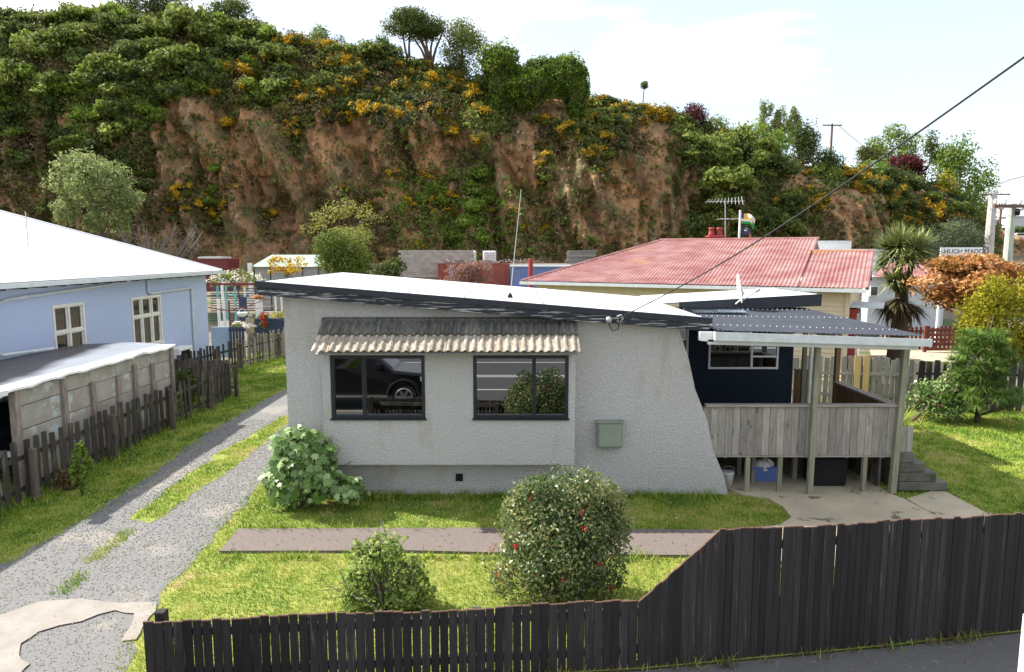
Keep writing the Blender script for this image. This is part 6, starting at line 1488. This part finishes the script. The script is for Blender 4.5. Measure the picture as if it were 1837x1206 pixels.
# the sign
a, b = at(1688, 444, 36), at(1760, 484, 36); sg = thing('sign_board', 'white tradesman sign board lettered in maroon behind the orange shrub', 'sign', (a.x, 36, 0))
MB().box(a.x, b.x, 36, 36.06, b.z, a.z).build('board', M['sign_white'], sg)
for x in (a.x+.2, b.x-.2): MB().box(x-.06, x+.06, 36.07, 36.19, 0, a.z-.1).build('post', M['white_paint'], sg)
for (tx, ty, s, body, m) in ((1693, 455, .34, 'HUGH MADDO', M['ink']), (1700, 463, .22, 'BRICK &', M['ink_blue']), (1699, 469.5, .22, 'BLOCKLAYER', M['ink_blue']), (1691, 475, .13, 'Paving Stone Work', M['ink_blue']), (1690.5, 481, .12, 'Ph. 03', M['ink_blue'])):
    q = at(tx, ty, 35.99); text('lettering', body, (q.x, 35.99, q.z), s, m, sg)
# drive, grass, wall and red gate beyond the back fence
tag(MB().add([(*G2([(1575, 690)])[0], .006), (*G2([(1760, 690)])[0], .006), (*G2([(1745, 628)])[0], .006), (*G2([(1560, 628)])[0], .006)], [(0, 1, 2, 3)]).build('neighbour_drive', M['concrete']), 'pale concrete drive by the red gate', kind='structure')
v0 = G2([(1590, 600)])[0]; 
tag(MB().add([(*G2([(1560, 606)])[0], .01), (*G2([(1830, 606)])[0], .01), (*G2([(1830, 574)])[0], .01), (*G2([(1560, 574)])[0], .01)], [(0, 1, 2, 3)]).build('grass_verge', M['lawn']), 'bright grass strip beyond the picket fence', kind='structure')
a = onz(1590, 574); simple('garden_wall', 'low grey concrete garden wall beyond the grass strip', 'wall', MB().box(a.x-1, a.x+14, a.y, a.y+.25, 0, .75), M['concrete'])
Ya = onz(1690, 632).y
gt_ = thing('red_gate', 'maroon timber driveway gate with diagonal brace', 'gate', (onz(1690, 632).x, Ya, 0))
x0, x1 = onz(1660, 632).x, onz(1728, 632).x
gh = 1.15
for z in (.15, .38, .61, .84, 1.08): MB().box(x0, x1, Ya-.02, Ya+.02, z-.07, z+.07).build('slat', M['maroon'], gt_)
for x in (x0-.05, x1+.05): MB().box(x-.07, x+.07, Ya-.05, Ya+.05, 0, 1.28).build('post', M['maroon'], gt_)
MB().bar((x0+.1, Ya-.05, .12), (x1, Ya-.05, 1.05), .04, .1).build('brace', M['maroon'], gt_)
F5 = thing('maroon_picket_fence', 'maroon picket fence beside the driveway gate', 'fence', (onz(1620, 630).x, Ya+.8, 0))
PM = [m.mesh('picket', M['maroon']) for m in pal]
paling_run(F5, [(onz(1540, 628).x, Ya+1.1), (onz(1765, 628).x, Ya+1.1)], .20, 1.12, .04, PM, .8, rails=(.3, .9), railm='maroon', lean=.01, miss=0)
# grey paling fence behind the deck
F6 = thing('grey_paling_fence', 'weathered grey close paling fence behind the deck', 'fence', (10, 20.4, 0))
paling_run(F6, [(8.0, 20.9), (12.15, 20.35)], .172, 1.55, .06, PW, .98, rails=(.4, 1.05), side=-1, railm='old_wood', lean=.015, miss=0)
for i in range(2): link('board', MB().box(-.09, .09, -.011, .011, 0, 1.62).mesh('board', M['new_wood']), F6, (onY(1542+i*15, 600, 20.5).x, 20.50-i*.03, 0), (0, 0, -.12), label='fresh yellow replacement board')
F7 = thing('dark_back_fence', 'dark shaded plank fence at the end of the right lawn', 'fence', (14, 20.0, 0))
paling_run(F7, [(12.2, 20.3), (19.5, 19.6)], .23, 1.5, .05, PD, 1.2, rails=(.4, 1.1), miss=0, lean=.01)
fposts(F7, [(13.9, 20.35), (16.2, 20.1)], 1.75, 'old_wood')
bb = onz(1575, 628); simple('bench_frame', 'low black metal frame standing by the neighbour wall', 'frame', MB().tube([(13.2, 24.6, 0), (13.2, 24.6, .9), (14.1, 24.6, .9), (14.1, 24.6, 0)], .03, 6).tube([(13.2, 25.2, 0), (13.2, 25.2, .9), (14.1, 25.2, .9), (14.1, 25.2, 0)], .03, 6).tube([(13.2, 24.6, .5), (14.1, 24.6, .5)], .02, 5), M['black_plastic'])
simple('letter_box', 'dark letter box on a post by the yellow shrub', 'letter box', MB().box(onz(1716, 610).x-.2, onz(1716, 610).x+.25, 29.5, 30, 1.15, 1.5).box(onz(1716, 610).x-.05, onz(1716, 610).x+.05, 29.7, 29.8, 0, 1.15), M['maroon'])

# cabbage tree
def sword_head(c, n, L, W, m, rng, dirz=.25, up=-.35, name='leaf_head'):
    D = rsph(n, rng); D[:, 2] = D[:, 2]*.75 + dirz; D = unit(D); D = D[D[:, 2] > up]; n = len(D)
    side = unit(np.cross(D, np.array([0, 0, 1.0]))+1e-6); Ls = (L*rng.uniform(.75, 1.15, n))[:, None]; c = np.array(c)
    V = np.zeros((n, 6, 3)); sag = np.zeros((n, 3)); sag[:, 2] = -1
    p0 = c+D*.06; p1 = c+D*Ls*.55+sag*Ls*.03; p2 = c+D*Ls+sag*Ls*.16
    V[:, 0] = p0-side*W*.5; V[:, 1] = p0+side*W*.5; V[:, 2] = p1+side*W*.55; V[:, 3] = p1-side*W*.55; V[:, 4] = p2+side*W*.06; V[:, 5] = p2-side*W*.06
    F = np.concatenate([np.arange(n)[:, None]*6+np.array([0, 1, 2, 3]), np.arange(n)[:, None]*6+np.array([3, 2, 4, 5])])
    T = rng.uniform(0, 1, n); return np_mesh(name, V.reshape(-1, 3), F, m, None, np.concatenate([T, T]))
Yp = 29.0; a = at(1609, 650, Yp); ct_ = thing('cabbage_tree', 'tall cabbage tree with spiky mop heads and a thick trunk', 'tree', (a.x, Yp, 0))
def pc(px, py, dy=0): q = at(px, py, Yp+dy); return (q.x, Yp+dy, q.z)
tr = MB(); tr.tube([(a.x-.05, Yp, 0), pc(1611, 600), pc(1616, 560), pc(1618, 520)], [.40, .34, .30, .24], 10); tr.tube([pc(1618, 530), pc(1612, 490), pc(1614, 458)], [.2, .16, .13], 8)
tr.tube([pc(1618, 525), pc(1632, 490), pc(1636, 470)], [.16, .12, .1], 8); tr.tube([pc(1616, 530), pc(1600, 510), pc(1588, 488)], [.14, .1, .08], 8); tr.build('trunk', M['bark'], ct_, smooth=True)
r = np.random.default_rng(8)
for (px, py, dy, n, L, m) in ((1614, 446, 0, 420, 1.25, 'sword'), (1640, 450, -.4, 260, 1.1, 'sword'), (1597, 450, .5, 260, 1.1, 'sword'), (1656, 446, .6, 240, 1.1, 'sword'), (1632, 468, -.8, 150, .75, 'sword'), (1582, 478, .2, 110, .55, 'sword'),
                              (1603, 505, -.6, 210, .85, 'sword'), (1628, 512, -.3, 150, .8, 'sword'), (1612, 535, -.35, 150, .95, 'sword_dry'), (1598, 540, .2, 110, .95, 'sword_dry'), (1632, 545, .1, 130, .95, 'sword_dry')):
    c = pc(px, py, dy); link('leaf_head', sword_head((0, 0, 0), int(n*1.2), L*1.08, .055, LM[m], r, .25 if m == 'sword' else -.75, -.6 if m == 'sword' else -1), ct_, c)
# orange photinia, yellow shrub, young pine, mixed shrub
tree('photinia_shrub', 'large shrub with coppery orange new leaves at the right', 'shrub', (1770, 0), (1645, 446, 1870, 590), 27, 'photinia', 15000, .19, .085, 34, .30, .12, seed=81, rough=.3, depth=.6, topz=.6)
tree('yellow_shrub', 'big yellow green flowering shrub at the right edge', 'shrub', (1800, 0), (1716, 478, 1900, 690), 23, 'yellow', 15000, .12, .07, 34, .30, .10, seed=82, rough=.3, depth=.5)
tree('mixed_shrub', 'glossy green and purple shrub beside the young pine', 'shrub', (1688, 0), (1642, 655, 1738, 768), 18.8, 'sycamore', 4200, .09, .055, 18, .36, .05, seed=83, flowers=.12, fl='pink', rough=.3)
pn = at(1752, 770, 18.6); P_ = thing('young_pine', 'young long needled pine at the end of the lawn', 'tree', (pn.x, 18.6, 0)); r = np.random.default_rng(9); tm = MB()
topz = at(1757, 612, 18.6).z; tm.tube([(pn.x, 18.6, 0), (pn.x+.05, 18.6, topz*.6), (pn.x+.1, 18.6, topz+.2)], [.08, .05, .015], 8)
for w_i in range(8):
    z = .22+(topz-.42)*w_i/7; sp = .90*(1-.5*w_i/7)*r.uniform(.75, 1.2)
    for k in range(6):
        t_a = k*1.05+w_i*.7+r.uniform(-.2, .2); e = Vector((pn.x+math.cos(t_a)*sp, 18.6+math.sin(t_a)*sp*.8, z+.25+.2*sp)); tm.tube([(pn.x+.04, 18.6, z), Vector((pn.x, 18.6, z)).lerp(e, .6), e], [.03, .02, .01], 5)
        for q in (1.0, .72): c = Vector((pn.x, 18.6, z)).lerp(e, q); link('needle_tuft', sword_head((0, 0, 0), 170, .33, .012, LM['needle'], r, .35, -.4, 'needle_tuft'), P_, c)
for k in range(3):
    c = Vector((pn.x+.1+r.uniform(-.1, .1), 18.6, topz+.1*k)); link('needle_tuft', sword_head((0, 0, 0), 90, .28, .008, LM['needle'], r, .6, -.1, 'needle_tuft'), P_, c); tm.tube([c, c+Vector((r.uniform(-.05, .1), 0, .55))], [.014, .008], 5)
tm.build('trunk', M['bark'], P_, smooth=True)
a = onz(1500, 740); fx_ = thing('flax_clump', 'clump of dry strap leaves behind the deck rail', 'plant', (8.6, 19.5, 0))
r = np.random.default_rng(4); link('leaves', sword_head((0, 0, 0), 90, 1.0, .03, LM['sword_dry'], r, .7, .05, 'leaves'), fx_, (8.6, 18.6, .05)); link('leaves', sword_head((0, 0, 0), 70, .8, .03, LM['grassy'], r, .7, .05, 'leaves'), fx_, (10.6, 18.2, .05))

# ------------------------------------------------------------------ front garden bushes
def garden_bush(name, label, cx0, cy0, clumps, n, L, W, leafs, seed, flowers=0, shell=.35, rough=.2, stems=10, loose=.85, tw=0, core=True):
    r = np.random.default_rng(seed); t = thing(name, label, 'bush', (cx0, cy0, 0))
    link('foliage', crown_mesh('foliage', clumps, n, L, W, leafs, r, shell, rough, loose, .1, 0), t, (cx0, cy0, 0))
    if flowers:
        P, N, k = shell_points(clumps, flowers, r, .05, rough, .3); P = np.repeat(P, 9, 0)+r.normal(0, .016, (flowers*9, 3)); V_, F_ = leaf_quads(P+np.repeat(N, 9, 0)*.02, np.repeat(N, 9, 0), .03, .026, r, .9)
        link('flowers', np_mesh('flowers', V_, F_, leafs[1:], None, r.uniform(0, 1, len(F_))), t, (cx0, cy0, 0))['kind'] = 'stuff'
    tips = [(cx0+q[0], cy0+q[1], q[2]+q[5]*.5) for q in (clumps*3)[:stems]]
    mb = MB()
    for q in tips:
        s = Vector((cx0+r.uniform(-.12, .12), cy0+r.uniform(-.12, .12), 0)); e = Vector(q); mb.tube([s, s.lerp(e, .5)+Vector(r.uniform(-.08, .08, 3)), e], [.02, .014, .006], 5)
    for i in range(tw):
        c = clumps[r.integers(len(clumps))]; d = rsph(1, r)[0]; d[2] = abs(d[2])
        s = Vector((cx0+c[0]+d[0]*c[3]*.8, cy0+c[1]+d[1]*c[4]*.8, c[2]+d[2]*c[5]*.8)); e = s+Vector(d)*r.uniform(.2, .38)+Vector(r.uniform(-.1, .1, 3)); mb.tube([s, s.lerp(e, .5)+Vector(r.uniform(-.03, .03, 3)), e], [.006, .005, .002], 4)
    mb.build('stems', M['bark_grey'], t)
    return t
bb_ = [(0, 0, .95, .80, .72, .82), (-.25, -.1, .55, .68, .6, .52), (.3, 0, .6, .66, .6, .56), (.05, 0, 1.42, .52, .5, .44), (.35, .1, 1.15, .5, .5, .5), (-.35, .05, 1.15, .48, .48, .45), (.12, -.2, .4, .6, .5, .4)]
r = np.random.default_rng(44)
for c in list(bb_):
    for i in range(7):
        d = rsph(1, r)[0]; q = r.uniform(.16, .36)
        if c[2]+d[2]*c[5] > .25: bb_.append((c[0]+d[0]*c[3]*.93, c[1]+d[1]*c[4]*.93, c[2]+d[2]*c[5]*.93, .7*q, .65*q, .8*q))
garden_bush('escallonia_bush', 'big rounded bush dotted with red flowers behind the street fence', .64, 8.75, bb_, 30000, .058, .032, [LM['bigbush'], LM['red']], 91, 34, .30, .12, 14, .9, 24)
rb = [(0, 0, .62, .42, .38, .40), (-.32, 0, .42, .30, .3, .32), (.36, .02, .48, .26, .26, .28), (.05, 0, .86, .30, .28, .22), (-.2, .05, .68, .28, .28, .26), (.2, -.1, .3, .3, .3, .26)]
r = np.random.default_rng(45)
rb += [(-.3, -.05, .16, .34, .3, .2), (.1, -.1, .16, .4, .3, .2), (.42, .0, .18, .3, .3, .22)]
rb = [(c[0]*1.15, c[1], c[2], c[3]*.72, c[4]*.72, c[5]*.75) for c in rb]
for c in list(rb):
    for i in range(5):
        d = rsph(1, r)[0]; q = r.uniform(.3, .5); rb.append((c[0]+d[0]*c[3]*1.05, c[1]+d[1]*c[4], max(.1, c[2]+d[2]*c[5]), c[3]*q, c[4]*q, c[5]*q))
garden_bush('rose_bush', 'small scruffy pale green rose bush on the front lawn', -1.70, 8.62, rb, 4600, .066, .043, [LM['rose']], 92, 0, .7, .3, 34, 1.1, 30)
# broad leaved bush at the house corner
def lobed_leaf_cloud(clumps, n, S, m, rng, shell, name='foliage'):
    P, N, k = shell_points(clumps, n, rng, shell, .15, .5); N = unit(N+np.array([0, -.25, .55])); nn = unit(N+.55*rsph(n, rng)); t = rsph(n, rng)*.7; t[:, 2] -= .6
    d = unit(t-nn*(t*nn).sum(1, keepdims=True)); s = np.cross(nn, d); sc_ = (S*rng.uniform(.55, 1.2, n))
    out = [(0, -.5), (.30, -.42), (.52, -.12), (.30, .0), (.42, .35), (.14, .24), (0, .62), (-.14, .24), (-.42, .35), (-.30, .0), (-.52, -.12), (-.30, -.42)]
    V = np.zeros((n, 12, 3))
    for i, (u, v) in enumerate(out): V[:, i] = P + (s*u + d*v - nn*(abs(u)**1.5*.22 + max(0, v)*.12))*sc_[:, None]
    return np_mesh(name, V.reshape(-1, 3), np.arange(12*n).reshape(n, 12), m, None, np.clip(rng.uniform(0, 1, n), 0, 1))
r = np.random.default_rng(15); sb = thing('sycamore_sapling', 'low leafy bush with broad lobed leaves at the house corner', 'bush', (-3.85, 12.2, 0))
link('foliage', lobed_leaf_cloud([(0, 0, .72, .62, .52, .72), (-.12, -.05, 1.15, .45, .4, .42), (-.3, 0, .5, .48, .4, .42), (.28, -.05, .5, .42, .4, .4), (.80, -.12, .36, .38, .28, .26)], 1500, .155, LM['sycamore'], r, .5), sb, (-3.85, 12.2, 0))
mb = MB()
for i in range(12):
    e = Vector((-3.85+r.uniform(-.5, .9), 12.2+r.uniform(-.3, .3), r.uniform(.3, 1.2))); s = Vector((-3.85+r.uniform(-.1, .1), 12.2, 0)); mb.tube([s, s.lerp(e, .5)+Vector((0, 0, .1)), e], [.022, .016, .007], 5)
mb.build('stems', M['bark'], sb)
# weeds against the pale fence on the left
for i, (px, py, lb) in enumerate(((145, 800, 'green weed growing through the paling fence'), (120, 850, 'dry brown bramble tangled in the paling fence'))):
    tree('fence_weed', lb, 'weed', (None, 0), (px-26, py-18, px+24, py+(92 if i == 0 else 55)), 12.9+i*.3, 'grassy' if i == 0 else 'dead', 800, .085, .045, 26, .26, .010, seed=95+i, low=-1)
a = onz(370, 672); tree('dark_garden_bush', 'dark green bush between carport and blue house', 'bush', (None, 0), (314, 650, 354, 745), 20.6, 'dark', 1600, .10, .07, 14, .36, .03, seed=99, low=-1)

# ------------------------------------------------------------------ parked four wheel drive by the kerb (seen in the window glass)
U = thing('parked_suv', 'black four wheel drive parked at the kerb, mirrored in the left window', 'car', (-4.9, 3.9, 0))
ux, uy0, uy1 = -2.35, 2.95, 4.75     # nose at ux, facing +X
prof = [(0, .55), (-.02, .95), (-.25, 1.08), (-1.25, 1.18), (-1.95, 1.78), (-2.6, 1.86), (-4.5, 1.82), (-4.75, 1.2), (-4.78, .55), (-4.3, .42), (-.4, .42)]
mb = MB(); n = len(prof); secs = [(uy0, .0, .93), (uy0+.06, 0, 1.0), (uy1-.06, 0, 1.0), (uy1, 0, .93)]; vs = []
for (y, _, s) in secs:
    for (x, z) in prof:
        ins_ = .16*max(0, (z-1.2)/.65); yy = y + (ins_ if y < 3.9 else -ins_); vs.append((ux+x*(1 if s == 1 else .992), yy, .5+(z-.5)*s))
fs = [tuple(range(n))[::-1], tuple(3*n+i for i in range(n))]
for k in range(3): fs += [(k*n+i, k*n+(i+1) % n, (k+1)*n+(i+1) % n, (k+1)*n+i) for i in range(n)]
mb.add(vs, fs); mb.build('body', M['car_black'], U, bevel=.035)
for sd_, yy in ((1, uy1), (-1, uy0)):
    mb = MB()
    for (xa, xb) in ((-2.05, -3.0), (-3.08, -4.1)): mb.prism([(ux+xa, 1.24), (ux+xb, 1.24), (ux+xb+.05, 1.68), (ux+xa-.35 if xa > -2.5 else ux+xa-.02, 1.68)], 'y', yy-sd_*.06, yy-sd_*.05)
    mb.build('side_window', M['car_glass'], U)
    MB().bar((ux-1.4, yy+sd_*.05, .42), (ux-3.5, yy+sd_*.05, .42), .14, .05).build('side_step', M['chrome'], U)
    for wx_ in (-.92, -3.75):
        w = MB().tube([(ux+wx_, yy-sd_*.22, .38), (ux+wx_, yy+sd_*.02, .38)], .38, 22).build('wheel', M['rubber'], U)
        rm_ = MB(); rm_.tube([(ux+wx_, yy+sd_*.021, .38), (ux+wx_, yy+sd_*.03, .38)], .08, 12)
        for k in range(6):
            t_a = k*math.pi/3; rm_.bar((ux+wx_+.06*math.cos(t_a), yy+sd_*.028, .38+.06*math.sin(t_a)), (ux+wx_+.25*math.cos(t_a), yy+sd_*.028, .38+.25*math.sin(t_a)), .02, .08, (0, 1, 0) if abs(math.sin(t_a)) > 2 else (-math.sin(t_a), 0, math.cos(t_a)))
        ring = [(ux+wx_+.26*math.cos(t*math.pi/12), yy+sd_*.025, .38+.26*math.sin(t*math.pi/12)) for t in range(25)]; rm_.tube(ring, .022, 6, False); rm_.build('rim', M['chrome'], w)
        ar = MB(); arch = [(ux+wx_+.5*math.cos(t*math.pi/10), yy+sd_*.01, .40+.5*math.sin(t*math.pi/10)) for t in range(11)]; ar.tube(arch, .07, 6); ar.build('wheel_arch', M['black_plastic'], U)
    MB().box(ux-.42, ux-.06, yy-sd_*.02-.03, yy-sd_*.02+.03, .86, 1.0).build('headlight', M['lamp_glass'], U, bevel=.01)
    MB().box(ux-1.75, ux-1.55, min(yy, yy+sd_*.2), max(yy, yy+sd_*.2), 1.25, 1.42).build('wing_mirror', M['black_plastic'], U, bevel=.02)
MB().prism([(ux-1.30, 1.20), (ux-1.93, 1.74), (ux-1.91, 1.76), (ux-1.27, 1.22)], 'y', uy0+.25, uy1-.25).build('windscreen', M['car_glass'], U)
# pale marker post at the very edge of the footpath
a = onz(1838, 1300); simple('marker_post', 'slim white marker post at the footpath edge', 'post', MB().box(4.50, 4.57, 5.6, 5.68, 0, 1.55), M['white_paint'], bevel=.005)
